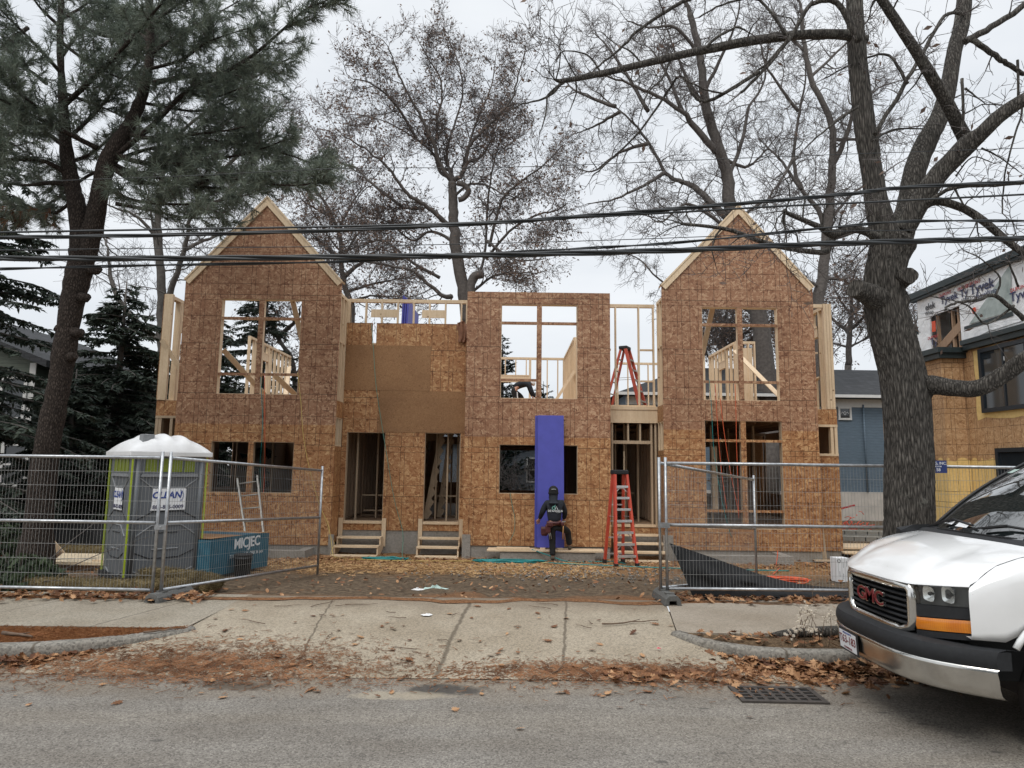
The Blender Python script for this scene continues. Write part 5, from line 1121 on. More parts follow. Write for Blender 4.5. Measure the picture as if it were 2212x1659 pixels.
b.poly([(x0, y0, ze), (x1, y0, ze), (x1, ym, zr), (x0+4.6, ym, zr)]); b.poly([(x1, y1, ze), (x0, y1, ze), (x0+4.6, ym, zr), (x1, ym, zr)]); b.poly([(x0, y1, ze), (x0, y0, ze), (x0+4.6, ym, zr)]); b.poly([(x0, y0, ze-.02), (x0, y1, ze-.02), (x1, y1, ze-.02), (x1, y0, ze-.02)]); b.build('roof', M['shingle'], bh)
b = MB(); b.box((4.72, 29.38, 5.16), (24.5, 29.5, 5.29)); b.build('gutter', M['trim_w'], bh); b = MB(); b.box((5.15, 29.955, 4.78), (24, 29.998, 5.15)); b.build('frieze_board', M['trim_w'], bh)
b = MB(); b.tube([(15.85, 29.93, 4.9), (15.85, 29.93, 1.0)], .04, 8); b.build('downpipe', M['sid_blue'], bh)
p = at(1824, 893, 30); f = win(bh, (p.x, 29.98, p.z), .42, .42, M['trim_w'], bars=(0, 0)); b = MB()
for s in (-1, 1): b.tube([(p.x+s*.04, 29.96, p.z+.02), (p.x+s*.12, 29.96, p.z+.05), (p.x+s*.17, 29.96, p.z-.02)], .012, 5)
b.tube([(p.x+cos(a)*.05, 29.96, p.z+sin(a)*.07) for a in lin(0, 2*pi, 13)], .012, 5); b.build('leaded_ornament', M['sticker'], f)
for (u, v, w_, h_) in ((1652, 985, .55, 1.2), (1560, 1010, .7, 1.3)): q = at(u, v, 30); win(bh, (q.x, 29.98, q.z), w_, h_, M['trim_w'])
gh = empty('grey_house', (-3, 40, -.25), 0, 'low grey house glimpsed through the ground floor openings', 'house')
b = MB(); b.box((-14, 40, -.5), (4, 48, 3.3)); b.build('wall', M['sid_grey'], gh)
b = MB(); b.poly([(-14.6, 39.4, 3.2), (4.6, 39.4, 3.2), (4.6, 44, 4.7), (-14.6, 44, 4.7)]); b.poly([(4.6, 48.6, 3.2), (-14.6, 48.6, 3.2), (-14.6, 44, 4.7), (4.6, 44, 4.7)]); b.build('roof', M['shingle2'], gh)
for x in (-11.5, -8.4, -5.2, -1.0, 1.4): win(gh, (x, 39.98, 1.75), .8, 1.3, M['trim_w'])
gd = empty('garden_shed', (-8.0, 32, -.25), 0, 'small shed with grey shingle roof and white scalloped eave behind the first door', 'shed')
b = MB(); b.box((-9.2, 32.3, -.4), (-6.4, 35, 1.25)); b.build('wall', M['sid_blue'], gd); b = MB(); b.poly([(-9.5, 31.9, 1.2), (-6.1, 31.9, 1.2), (-6.1, 33.7, 3.0), (-9.5, 33.7, 3.0)]); b.build('roof', M['shingle2'], gd)
b = MB()
b.poly([(-9.5, 31.88, 1.28)]+[(-9.5+.12*i, 31.88, 1.02 if i % 2 else 1.14) for i in range(29)]+[(-6.1, 31.88, 1.28)]); b.build('scalloped_trim', M['trim_w'], gd)
hd = empty('hedge', (0, 37, -.25), 0, 'tangle of bare garden shrubs behind the middle ground floor opening', 'shrub'); W = Wood(random.Random(3), .01, .2, .1)
for i in range(26): x = -3.5+i*.24; W.grow(V((x, 37+random.Random(i).random(), -.3)), V((random.Random(i+9).gauss(0, .3), 0, 1)).normalized(), 1.7, .03, 2)
W.b.build('stems', M['bark_far'], hd); W.tw.build('twigs', M['twig'], hd)
# grey green house on the left
lh = empty('green_house', (-18, 19.5, -.2), 0, 'grey green clapboard house with pale trim behind the left hemlock', 'house')
b = MB(); b.box((-26, 19.0, -.4), (-13.7, 30, 4.7)); b.prism([(-26, 19.0, 4.7), (-13.7, 19.0, 4.7), (-19.8, 19.0, 7.0)], (0, 11, 0)); b.build('wall', M['sid_green'], lh)
b = MB(); b.box((-13.7, 20.4, -.4), (-12.3, 29, 4.2)); b.build('side_wing', M['sid_green'], lh)
b = MB()
for s in (-1, 1): e = V((-19.8+s*6.6, 18.7, 4.55)); q = V((-19.8, 18.7, 7.05)); b.prism([e, q, q+V((0, 0, .2)), e+V((0, 0, .2))], (0, 11.5, 0))
b.poly([(-13.7, 20.0, 4.5), (-12.0, 20.0, 4.15), (-12.0, 29, 4.15), (-13.7, 29, 4.5)]); b.build('roof', M['shingle'], lh)
for x0, x1, y, z1 in ((-13.86, -13.68, 18.97, 4.7), (-12.46, -12.28, 20.37, 4.15)): b = MB(); b.box((x0, y, -.4), (x1, y+.03, z1)); b.build('corner_board', M['trim_w'], lh)
q = at(34, 1003, 19); win(lh, (q.x, 18.97, q.z), .62, 1.05, M['trim_w']); q = at(30, 860, 19); win(lh, (q.x, 18.97, q.z), .6, 1.1, M['trim_w']); q = at(98, 860, 20.4); win(lh, (q.x, 20.37, q.z), .5, 1.5, M['trim_w']); win(lh, (-13.0, 20.37, 1.7), .5, 1.3, M['trim_w'])
# wrapped building on the right, facing the lot
rb = empty('wrapped_building', (12.5, 17, -.2), 0, 'unfinished building with yellow coated base, OSB storey and white wrapped top', 'building')
X = 12.0
b = MB(); b.box((X, 8, -.4), (26, 21.5, 5.1)); b.build('wall', M['osb_y'], rb)
b = MB(); b.box((11.4, 17.5, -.4), (11.99, 19.9, 4.92)); b.build('bay', M['osb_y'], rb)
b = MB(); b.box((11.28, 17.38, 4.92), (12.05, 20.0, 5.06)); b.box((11.22, 17.32, 5.06), (12.08, 20.05, 5.20)); b.build('bay_cornice', M['trim_d'], rb)
b = MB(); b.box((11.86, 8, 5.1), (12.3, 17.31, 5.24)); b.box((11.80, 8, 5.24), (12.3, 17.31, 5.36)); b.build('cornice', M['trim_d'], rb)
XT = 12.16; b = MB(); R = random.Random(6)
ops = [(17.75, 19.05, 5.22, 6.42)]; ys = sorted([8, 19.6]+[o for q in ops for o in q[:2]]); 
def zt(y): return 7.02
panel(b, 8, 19.6, 5.2, 7.0, XT, .05, ops, 0, 'y'); b.box((XT+.05, 19.55, 5.2), (20, 19.6, 7.0)); tp = b.build('top_storey', M['wrap'], rb)
b = MB(); b.box((XT-.12, 7.9, 7.0), (22, 19.75, 7.07)); b.box((XT-.16, 7.9, 7.07), (22, 19.8, 7.25)); b.build('roof_edge', M['trim_d'], rb)
b = MB(); b.box((XT+.9, 17.2, 5.2), (XT+.95, 19.5, 6.95)); b.build('room_shade_sheet', M['dark_in'], rb)  # near-black sheet; the room's shade is put into its colour
b = MB(); b.beam((XT+.1, 17.8, 5.95), (XT+.1, 19.05, 5.3), .05, .26, (1, 0, 0)); b.build('diagonal_plank', M['lumber_dark'], rb)
for y in (17.95, 18.2, 18.85): b = MB(); b.box((XT+.08, y-.03, 5.2), (XT+.16, y+.03, 6.4)); b.build('stud', M['lumber_dark'], rb)
b = MB(); b.box((12.02, 19.61, 5.2), (16, 21.0, 6.0)); b.build('parapet', M['wrap'], rb); b = MB(); b.box((11.95, 19.62, 6.0), (16, 21.1, 6.14)); b.build('parapet_cap', M['trim_d'], rb)
def onX(us, Xp, name, mt, th=.008): b = MB(); b.prism([atX(u, v, Xp) for u, v in us], (-th, 0, 0)); b.build(name, mt, rb)
zz = lambda s: [((3120+x*.3255)/1.736, (960+y*.3255)/1.736) for x, y in s]
onX(zz([(1580, 790), (2060, 90), (2075, 640), (1800, 715)]), XT-.012, 'translucent_film', M['wrap_g'])
onX(zz([(1525, 850), (1525, 815), (2080, 640), (2090, 690)]), XT-.03, 'trim_strip', M['trim_d'])
onX(zz([(1500, 990), (1530, 860), (2090, 700), (2212, 680), (2212, 740), (1800, 870), (1600, 960)]), XT-.018, 'wrap_flap', M['wrap'])
def wt(s, x, y, size, mt, bold=.0, sp=1.0):
    u, v = zz([(x, y)])[0]; p = atX(u, v, XT-.022); text(s, size, frame(p, (0, -1, 0), (0, 0, 1)), M[mt], rb, 'wrap_print', bold=bold, extrude=.001)
for s, x, y, z_, mt, bo in (('DUPONT', 1300, 440, .13, 'print_r', .002), ('Tyvek', 1345, 485, .30, 'print_b', .006), ('DUPONT', 1620, 318, .14, 'print_r', .002), ('Tyvek', 1720, 355, .36, 'print_b', .008), ('HomeWrap', 1765, 435, .17, 'print_b', .002), ('DUPONT', 1512, 362, .11, 'print_r', .002), ('Ty', 1518, 430, .30, 'print_b', .006), ('Hom', 1535, 505, .15, 'print_k', .002), ('DUPONT', 2150, 370, .13, 'print_r', .002), ('Tyvek', 2190, 440, .32, 'print_b', .006), ('DUPONT', 1165, 935, .12, 'print_r', .002), ('Ty', 1175, 985, .28, 'print_b', .006), ('elek', 1128, 580, .27, 'print_k', .005), ('Wrap', 1120, 655, .17, 'print_k', .002)): wt(s, x, y, z_, mt, bo)
onX(zz([(1150, 755), (1192, 745), (1197, 868), (1155, 878)]), XT-.026, 'retailer_square', M['print_o']); onX(zz([(1603, 610), (1652, 588), (1662, 625), (1630, 668)]), XT-.03, 'retailer_square', M['print_o'])
wt('THE', 1178, 800, .09, 'white', .002); wt('HOME', 1178, 835, .07, 'white', .002)
# upper storey window with yellow coat round it, lower windows
def blob(y0, y1, z0, z1, Xp, seed):
    R = random.Random(seed); o = []
    for (ya, za, yb, zb) in ((y0, z0, y1, z0), (y1, z0, y1, z1), (y1, z1, y0, z1), (y0, z1, y0, z0)):
        for k in range(9): t_ = k/9; o.append((Xp, ya+(yb-ya)*t_+R.gauss(0, .025), za+(zb-za)*t_+R.gauss(0, .025)))
    b = MB(); b.prism(o, (-.006, 0, 0)); b.build('yellow_coat', M['yel'], rb)
t = NT('yellow_coating'); M['yel'] = t.set(Base_Color=t.ramp(t.noise(t.pos(), 9, 5), [(.3, (.66, .47, .18)), (.7, (.78, .58, .25))]), Roughness=.8)
def rwin(y0, y1, z0, z1, Xp, bars, stick=True):
    f = win(rb, (Xp-.02, (y0+y1)/2, (z0+z1)/2), y1-y0, z1-z0, M['frame_d'], 'x', .10, bars)
    if stick:
        R = random.Random(int(y0*100))
        for k in range(9):
            y = R.uniform(y0+.1, y1-.1); z = R.uniform(z0+.1, z1-.1); b = MB(); b.box((Xp-.034, y-.035, z-.05), (Xp-.03, y+.035, z+.05)); b.build('window_sticker', M['sticker'], f)
blob(14.4, 17.1, 3.25, 5.08, X-.001, 1); rwin(14.6, 16.75, 3.52, 4.95, X-.01, (2, 0)); rwin(14.4, 16.4, 1.15, 2.42, X-.01, (1, 0)); 
blob(18.6, 19.85, 3.2, 4.8, 11.399, 2); rwin(18.95, 19.7, 3.5, 4.45, 11.395, (0, 0), False); rwin(18.35, 19.1, 1.45, 2.4, 11.395, (0, 1), False)
b = MB(); b.box((10.9, 16.6, -.3), (11.0, 17.6, 2.0)); b.build('screen_board', M['trim_d'], rb); bpy.data.objects.remove(bpy.data.objects['screen_board'])
# houses added behind the camera, unseen, only to feed reflections in chrome and glass
for x0, x1, z1, mt, lb in ((-16, -3, 6.2, 'sid_grey', 'added grey clapboard house, unseen, for reflections only, left one'), (2, 15, 6.6, 'sid_green', 'added green clapboard house, unseen, for reflections only, right one')):
    o = empty('reflection_house', ((x0+x1)/2, -16, 0), 0, lb, 'house'); xm = (x0+x1)/2
    b = MB(); b.box((x0, -24, -.2), (x1, -15, z1)); b.prism([(x0, -24, z1), (x1, -24, z1), (xm, -24, z1+3.4)], (0, 9, 0)); b.build('wall', M[mt], o)
    for s in (-1, 1): e = V((xm+s*(x1-x0)/2*1.06, -24.4, z1-.2)); q = V((xm, -24.4, z1+3.5)); b = MB(); b.prism([e, q, q+V((0, 0, .2)), e+V((0, 0, .2))], (0, 9.8, 0)); b.build('roof', M['shingle'], o)
    for x in lin(x0+2, x1-2, 4):
        for z in (1.8, 4.6): b = MB(); b.box((x-.6, -15.0, z-.8), (x+.6, -14.94, z+.8)); f = b.build('window', M['trim_w'], o); b = MB(); b.box((x-.48, -14.94, z-.68), (x+.48, -14.93, z+.68)); b.build('pane', M['glass_d'], f)
# ------------------------------------------------------------------ temporary fencing
def fence_panel(p0, p1, z0, z1, label, group='galvanised temporary fence panels', hgt=1.85, foot=.07, spc=.045, thin=.0021, name='temporary_fence', posts=True):
    p0 = V((p0[0], p0[1], 0)); p1 = V((p1[0], p1[1], 0)); d = p1-p0; L = d.length; d.normalize(); n = V((-d.y, d.x, 0))
    t = empty(name, (p0.x, p0.y, z0), 0, label, 'fence', group); Q = lambda s, h: p0+d*s+V((0, 0, z0+(z1-z0)*s/L+foot+h))
    for s in (.0, L): b = MB(); b.tube([Q(s, -foot), Q(s, hgt)], .021, 10); b.build('post', M['galv'], t)
    for h in (hgt-.08, hgt*.505, .09): b = MB(); b.tube([Q(.02, h), Q(L-.02, h)], .0215, 10); b.build('rail', M['galv'], t)
    b = MB(); k = int(L/spc); R = random.Random(k)
    for i in range(1, k):
        s = L*i/k; w = R.gauss(0, .002)
        a = [Q(s+w, .09), Q(s-w+R.gauss(0, .002), hgt*.3), Q(s+w, hgt*.6), Q(s, hgt-.08)]; b.tube([q+n*.012 for q in a], thin, 3, cap=False)
    for i in range(1, 9): h = .09+(hgt-.17)*i/9; b.tube([Q(s, h+R.gauss(0, .002))+n*.008 for s in lin(.02, L-.02, 9)], thin*1.15, 3, cap=False)
    b.build('wire_mesh', M['wire'], t); return t, Q
a, Q = fence_panel((-4.56, 8.78), (-8.2, 8.92), .13, .13, 'fence panel along the sidewalk, leftmost, in front of the pine')
fp, Q2 = fence_panel((-4.46, 8.80), (-3.42, 12.2), .13, -.04, 'fence panel angled back into the lot beside the portable toilet')
b = MB(); q = Q2(0, .88); b.box((q.x-.12, q.y-.05, q.z-.03), (q.x+.03, q.y-.02, q.z+.03)); b.tube([(q.x-.045, q.y-.07, q.z), (q.x-.045, q.y+.03, q.z)], .012, 6); b.build('clamp', M['galv'], fp)
fr, Q3 = fence_panel((2.13, 9.26), (5.60, 9.30), .15, .15, 'fence panel right of the driveway, in front of the black silt cloth')
fence_panel((5.68, 9.30), (9.2, 9.34), .15, .15, 'fence panel behind the big oak trunk carrying the blue sign')
fg, Q4 = fence_panel((2.05, 9.30), (4.24, 11.75), .15, -.10, 'fence panel swung inward like a gate behind the right panel')
b = MB(); q = Q3(0, .93); b.box((q.x-.12, q.y-.045, q.z-.035), (q.x+.04, q.y-.018, q.z+.035)); b.build('clamp', M['galv'], fr)
fence_panel((-12.2, 18.4), (-8.9, 18.6), -.22, -.22, 'far fence panel behind the pine, right of the paired far posts', 'distant fence panels', spc=.07, thin=.003)
fence_panel((-12.3, 18.4), (-15.7, 18.3), -.22, -.22, 'far fence panel at the left edge, left of the paired far posts', 'distant fence panels', spc=.07, thin=.003)
for x, lb in ((-12.62, 'dark sign left of the far fence posts'), (-11.88, 'dark sign right of the far fence posts')):
    s = empty('fence_sign', (x, 18.33, 1.2), 0, lb, 'sign', 'dark signs on the far fence'); b = MB(); b.box((x-.17, 18.33, 1.03), (x+.17, 18.34, 1.42)); b.build('sign_board', M['blackp'], s)
    b = MB(); b.box((x-.13, 18.325, 1.33), (x+.13, 18.329, 1.36)); b.build('print_line', M['print_b'], s)
    for k in range(3): b = MB(); b.box((x-.12, 18.325, 1.1+.07*k), (x+.12-.02*k, 18.329, 1.125+.07*k)); b.build('print_line', M['greyp2'], s)
sg = empty('fence_sign', (5.86, 9.25, 1.55), 0, 'small navy blue sign with white lettering hung on the fence', 'sign')
p0 = at(2044, 997, 9.26); p1 = at(1960, 1019, 9.26); sx0, sx1, sz0, sz1 = p1.x-.0, p0.x, at(2044, 1022, 9.26).z, at(2044, 995, 9.26).z
b = MB(); b.box((sx0, 9.252, sz0), (sx1, 9.262, sz1)); b.build('sign_board', simple('sign_navy', (.015, .035, .16), .45), sg)
cx, cz, hh = (sx0+sx1)/2, (sz0+sz1)/2, sz1-sz0
for s, z, sz in (('MOBILE FENCING, INC.', .27, .052), ('WWW.MOBILEFENCINGINC.COM', .02, .026), ('(800) 807-4158', -.25, .058)): text(s, sz, frame((cx, 9.250, cz+z*hh), (1, 0, 0), (0, 0, 1)), M['sticker'], sg, 'sign_lettering', bold=.0008)
def foot_block(x, y, z, rz, label):
    t = empty('ballast_block', (x, y, z), rz, label, 'ballast block', 'rubber blocks under the fence posts'); b = MB()
    for ya, yb in ((-.33, .33),):
        o = [(-.115, .0), (-.095, .085), (-.05, .13), (.05, .13), (.095, .085), (.115, .0), (.055, .0), (.045, .06), (-.045, .06), (-.055, .0)]; n = len(o)
        b.loft([[(px, ya, pz) for px, pz in o], [(px*1.0, ya+.03, pz) for px, pz in o], [(px, yb-.03, pz) for px, pz in o], [(px, yb, pz*.9) for px, pz in o]], smooth=False)
    b.build('block', M['block'], t, local=True, bevel=.008)
    b = MB(); b.box((-.06, -.2, .131), (.06, -.12, .14)); b.box((-.06, .05, .131), (.06, .2, .14)); b.build('socket_rib', M['block'], t, local=True)
foot_block(-4.42, 8.98, .135, radians(-14), 'grey rubber fence foot under the paired posts, left of the driveway'); foot_block(2.1, 9.2, .155, radians(3), 'grey rubber fence foot under the paired posts, right of the driveway')
# ------------------------------------------------------------------ portable toilet
def toilet():
    a = radians(46); c = G3(265, 1257, .055); W_, D = 1.17, 1.17; h = 1.98
    u = V((cos(a), sin(a), 0)); f = V((sin(a), -cos(a), 0))           # u: along the front face, f: outward normal of the front
    ctr = c+u*(W_/2)-f*(D/2); t = empty('portable_toilet', ctr, a, 'dark grey portable toilet with ribbed white roof and lime green edge strips', 'portable toilet')
    w, d = W_/2, D/2
    def bx(a0, a1, nm, mt, bev=.0, lb=None, par=None): b = MB(); b.box(a0, a1); M4 = wmat(t); b.v = [tuple(M4 @ V(p)) for p in b.v]; return b.build(nm, mt, par or t, bevel=bev)
    bx((-w+.02, -d+.02, .06), (w-.02, d-.02, h), 'cabin', M['greyp'], .01); bx((-w-.03, -d-.03, -.04), (w+.03, d+.03, .06), 'base_skid', M['blackp'])
    for x, y in ((-w, -d), (w, -d), (-w, d), (w, d)):
        bx((x-.006 if x < 0 else x-.016, y-.006 if y < 0 else y-.016, .06), (x+.016 if x < 0 else x+.006, y+.016 if y < 0 else y+.006, h-.01), 'edge_strip', M['lime'])
    for x, s in ((-w+.09, 1), (w-.09, -1)): b = MB(); b.tube([wmat(t) @ V((x, -d+.012, .1)), wmat(t) @ V((x, -d+.012, h-.05))], .035, 8); b.build('corner_column', M['greyp'], t)
    LOC = lambda side: (lambda s, q, z: wmat(t) @ (V((s, -d+.02-q, z)) if side == 'f' else V((-w+.02-q, -s, z))))
    for side, half in (('f', .45), ('l', .43)):
        F = LOC(side)
        def strip(pts, nm, mt, r=.011):
            b = MB(); b.tube([F(s, .004, z) for s, z in pts], r, 6, smooth=False); b.build(nm, mt, t)
        b = MB()
        for q0, q1, z0, z1 in ((-half+.03, half-.03, 1.62, 1.665),): b.v += []; b.prism([F(-half+.0, 0, z0), F(half, 0, z0), F(half-.02, 0, z1+.14*0), F(-half+.02, 0, z1)], F(0, .03, 0)-F(0, 0, 0))
        b.build('vent_ledge', M['greyp2'], t)
        for k in range(4):
            s0 = -half+.05+(2*half-.1)*k/4; b = MB(); b.prism([F(s0+.012, 0, 1.70), F(s0+(2*half-.1)/4-.012, 0, 1.70), F(s0+(2*half-.1)/4-.02, 0, 1.92), F(s0+.02, 0, 1.92)], F(0, .008, 0)-F(0, 0, 0)); b.build('vent_screen', M['lime_w'], t)
        strip([(-half, 1.60), (-half*.55, 1.44), (half*.55, 1.44), (half, 1.60)], 'raised_rib', M['greyp2'])
        strip([(-half, .68), (-half*.5, .84), (half*.5, .84), (half, .68)], 'raised_rib', M['greyp2']); strip([(-half*.45, .46), (half*.45, .46)], 'raised_rib', M['greyp2'])
        strip([(-half, .13), (-half*.5, -.0+.05), (half*.5, .05), (half, .13)], 'raised_rib', M['greyp2'])
        for pts, dz in (([(-half, .94), (-half*.5, 1.06), (half*.5, 1.06), (half, .94)], 0), ([(-half, .42), (-half*.5, .32), (half*.5, .32), (half, .42)], 0)): strip(pts, 'recess_edge', M['blackp'], .009)
        strip([(-half*.4, .72), (half*.4, .72)], 'recess_edge', M['blackp'], .007)
        # sticker
        sw, z0, z1 = (.27, 1.08, 1.43) if side == 'f' else (.22, 1.08, 1.43)
        b = MB(); b.prism([F(-sw, .014, z0), F(sw, .014, z0), F(sw-.0, .014, z1-.01), (F(sw-.02, .014, z1)), F(-sw+.02, .014, z1), F(-sw+.02, .014, z0+.1)], F(0, .003, 0)-F(0, 0, 0)); sk = b.build('sticker', M['sticker'], t)
        fr = lambda s, z: frame(F(s, .0195, z), F(1, 0, 0)-F(0, 0, 0), (0, 0, 1))
        text('CLEAN', .145, fr(-.03, 1.32), M['navy'], sk, 'sticker_lettering', shear=.18, bold=.005); text('888-835-0009', .085, fr(.0, 1.13), M['navy2'], sk, 'sticker_lettering', bold=.0018)
        b = MB()
        for rr, x_ in ((.085, .155), (.10, .155)): b.tube([F(x_+cos(a_)*rr*.8, .018, 1.31+sin(a_)*rr) for a_ in lin(-1.2, 1.35, 10)], .003, 4)
        b.build('sticker_swoosh', M['navy'], sk)
    # roof: moulded shell with three ribs
    b = MB(); g = []; N = 30
    for i in range(N+1):
        xx = -1+2*i/N; r = []
        for j in range(N+1):
            yy = -1+2*j/N; e = max(abs(xx), abs(yy)); z = h+.05+.27*(1-abs(xx)**2.6)**.6*(1-abs(yy)**2.6)**.6 if e < 1 else h+.05
            for k in (-.42, 0, .42): z += .045*math.exp(-((xx-k)/.09)**2)*(1-abs(yy)**4)*(1-abs(xx)**6)
            r.append(wmat(t) @ V((xx*(w+.055), yy*(d+.055), z)))
        g.append(r)
    b.grid(g); rf = b.build('roof', M['white_roof'], t, fixn=True)
    bx((-w-.06, -d-.06, h-.03), (w+.06, d+.06, h+.052), 'roof_rim', M['white_roof'], .012, par=rf)
    bx((-w+.16, -d+.12, h+.16), (-w+.34, -d+.30, h+.33), 'vent_pipe', M['greyp2'], .01)
def G3(u, v, z):
    d = AF + AR*((u-1106)/FPX) + AU*((829.5-v)/FPX); s = (z-CZ)/d.z; return V((d.x*s, d.y*s, z))
toilet()
# ------------------------------------------------------------------ straw wattles, shrub, packs, bucket
def wattle(pts, r, label, seed):
    R = random.Random(seed); c = bez(pts, 8); b = MB(); rings = []; n = 14
    for i, p in enumerate(c):
        d = (c[min(i+1, len(c)-1)]-c[max(i-1, 0)]).normalized(); s = d.cross(V((0, 0, 1))).normalized(); e = min(1, min(i, len(c)-1-i)/2+.35)
        rings.append([p+(s*cos(a)+V((0, 0, 1))*sin(a)*.85)*r*e*(1+.09*mnoise.noise(V((i*.5, cos(a)*2, sin(a)*2+seed)))) for a in lin(0, 2*pi, n+1)[:-1]])
    b.loft(rings); t = empty('straw_wattle', c[0], 0, label, 'straw roll', 'straw erosion rolls'); b.build('roll', M['straw'], t); b = MB()
    for _ in range(int(1800*len(c)/40)):
        i = R.randrange(len(c)-1); p = c[i].lerp(c[i+1], R.random()); d = (c[i+1]-c[i]).normalized(); s = d.cross(V((0, 0, 1))).normalized(); a = R.uniform(-.3, pi+.3); q = p+(s*cos(a)+V((0, 0, 1))*sin(a)*.85)*(r*1.01); e = V((R.gauss(0, 1), R.gauss(0, 1), R.gauss(0, .5))).normalized()*R.uniform(.03, .07)
        b.beam(q-e, q+e, .004, .003)
    b.build('loose_straw', M['straw'], t)['kind'] = 'stuff'
wattle([(-6.95, 9.75, .17), (-6.3, 9.62, .18), (-5.6, 9.55, .18), (-5.0, 9.62, .18), (-4.55, 9.85, .18)], .125, 'straw roll nearest the fence, curling in front of the portable toilet', 1)
wattle([(-4.35, 9.72, .16), (-4.28, 9.98, .17), (-4.55, 10.16, .20), (-5.0, 10.0, .28), (-5.35, 9.9, .26)], .115, 'straw roll end looped on top, at the toilet corner', 2)
wattle([(-9.7, 14.6, .0), (-8.9, 14.5, .0), (-8.1, 14.45, .0), (-7.2, 14.6, .0)], .16, 'far straw roll behind the toilet, before the black cloth', 3)
def leafbush(name, label, c, r, n, mt, seed, sz=(.04, .08), cat='shrub'):
    R = random.Random(seed); t = empty(name, c, 0, label, cat); b = MB(); s_ = MB()
    for _ in range(n):
        d = V((R.gauss(0, 1), R.gauss(0, 1), abs(R.gauss(0, 1)))).normalized(); k = R.random()**.4; p = V(c)+V((d.x*r[0], d.y*r[1], d.z*r[2]))*k; a = (d+V((R.gauss(0, .6), R.gauss(0, .6), R.gauss(0, .4)))).normalized(); o = a.orthogonal().normalized(); o.rotate(Quaternion(a, R.random()*6)); l = R.uniform(*sz); n0 = len(b.v); w2 = o.cross(a)
        b.v += [tuple(p-o*l), tuple(p+w2*l*.5), tuple(p+o*l), tuple(p-w2*l*.5)]; b.face((n0, n0+1, n0+2, n0+3))
    for _ in range(14):
        d = V((R.gauss(0, 1)*r[0], R.gauss(0, 1)*r[1], abs(R.gauss(0, .7))*r[2]+.1)); s_.tube([V(c), V(c)+d*.5+V((0, 0, .05)), V(c)+d*.9], [.012, .008, .004], 4)
    b.build('foliage', M[mt], t); s_.build('stems', M['bark_far'], t)
leafbush('ivy_shrub', 'low glossy evergreen shrub at the foot of the pine behind the fence', (-7.1, 9.9, .05), (.72, .5, .52), 1500, 'shrub', 1)
leafbush('ivy_shrub', 'dark shrub at the far left beside the pine base', (-9.6, 12.6, -.05), (.9, .6, .9), 1400, 'shrub', 2)
leafbush('ivy_shrub', 'small round green bush against the blue house wall', (19.2, 29.6, .95), (.6, .3, .8), 700, 'shrub', 3, (.06, .11))
leafbush('red_shrub', 'patch of red leaved shrub at the extreme left edge', (-10.4, 13.4, -.05), (.5, .4, .55), 500, 'print_r', 4)
sp = empty('sheet_stack', (-5.0, 12.4, -.05), 0, 'blue painted bundle of sheathing sheets with white stencilling beside the toilet', 'sheet bundle')
a0 = G3(450, 1250, .0); a1 = G3(577, 1226, -.05); dx = (a1-a0); dx.z = 0; Lp = dx.length; dx.normalize(); nx = V((dx.y, -dx.x, 0)); hp = at(446, 1167, a0.y).z
q0 = a0.copy(); q0.z = .02; q1 = a1.copy(); q1.z = -.02
b = MB(); b.v = []; rings = [[p, p-nx*1.2, p-nx*1.2+V((0, 0, h_)), p+V((0, 0, h_))] for p, h_ in ((q0, hp-.02), (q0.lerp(q1, .4), hp), (q0.lerp(q1, .75), hp+.01), (q1, hp-.01))]
b.loft(rings, smooth=False); b.build('sheets', M['teal_pack'], sp, fixn=True)
b = MB(); b.quad(*(p+V((0, 0, hp+.004))-nx*o for p, o in ((q0, .01), (q1, .01), (q1, 1.19), (q0, 1.19)))); b.build('top_sheet', M['osb_plain'], sp)
fx = lambda s, z: frame(q0+dx*(Lp*s)+nx*.006+V((0, 0, z)), dx, (0, 0, 1))
text('MICJEC', .25, fx(.60, hp-.16), M['paint_w'], sp, 'stencil', bold=.006, spacing=.95); text('7/16 CAT 4X8  OSB 36 pcs', .085, fx(.60, hp-.36), M['paint_w'], sp, 'stencil', bold=.001)
def bucket(c, r, h, label, tilt=0):
    t = empty('bucket', c, 0, label, 'bucket'); c = V(c); b = MB(); Mt = Matrix.Translation(c) @ Matrix.Rotation(tilt, 4, 'Y')
    b.loft([[Mt @ V((cos(a)*rr, sin(a)*rr, z)) for a in lin(0, 2*pi, 25)[:-1]] for rr, z in ((r*.86, 0), (r*.97, h*.8), (r*1.03, h*.8), (r*1.03, h*.84), (r*.98, h*.84), (r*1.0, h*.95), (r*1.06, h*.95), (r*1.06, h), (r*.97, h), (r*.83, .02))]); b.build('pail', M['blackp'], t)
    b = MB(); b.tube([Mt @ V((cos(a)*r*1.05, sin(a)*r*1.05-.02*abs(sin(a)), h*.9-.16*sin(a))) for a in lin(0, pi, 14)], .003, 5); b.build('handle', M['wire'], t)
bucket((-4.66, 11.95, -.03), .15, .37, 'black plastic bucket standing before the blue sheet bundle')
bucket((6.12, 12.25, -.03), .17, .33, 'black bucket tipped over beside the white carton', radians(78))
pl = empty('plywood_sheet', (-8.2, 12.9, 0), 0, 'pale plywood sheets lying flat on the ground behind the pine trunk', 'plywood')
for k, (x0, x1, y0, y1, z) in enumerate(((-9.1, -7.1, 12.45, 13.6, .035), (-9.0, -7.0, 12.5, 13.7, .060))): b = MB(); b.box((x0, y0, z), (x1, y1, z+.02)); b.build('sheet', M['ply'], pl)
b = MB(); b.box((-9.0, 12.55, -.06), (-7.1, 12.68, .034)); b.build('bearer', M['lumber_dark'], pl)
b = MB(); b.box((-7.7, 12.6, .082), (-7.15, 13.0, .11)); tag(b.build('board_offcut', LM), 'short pale board on the corner of the plywood sheets', 'board')
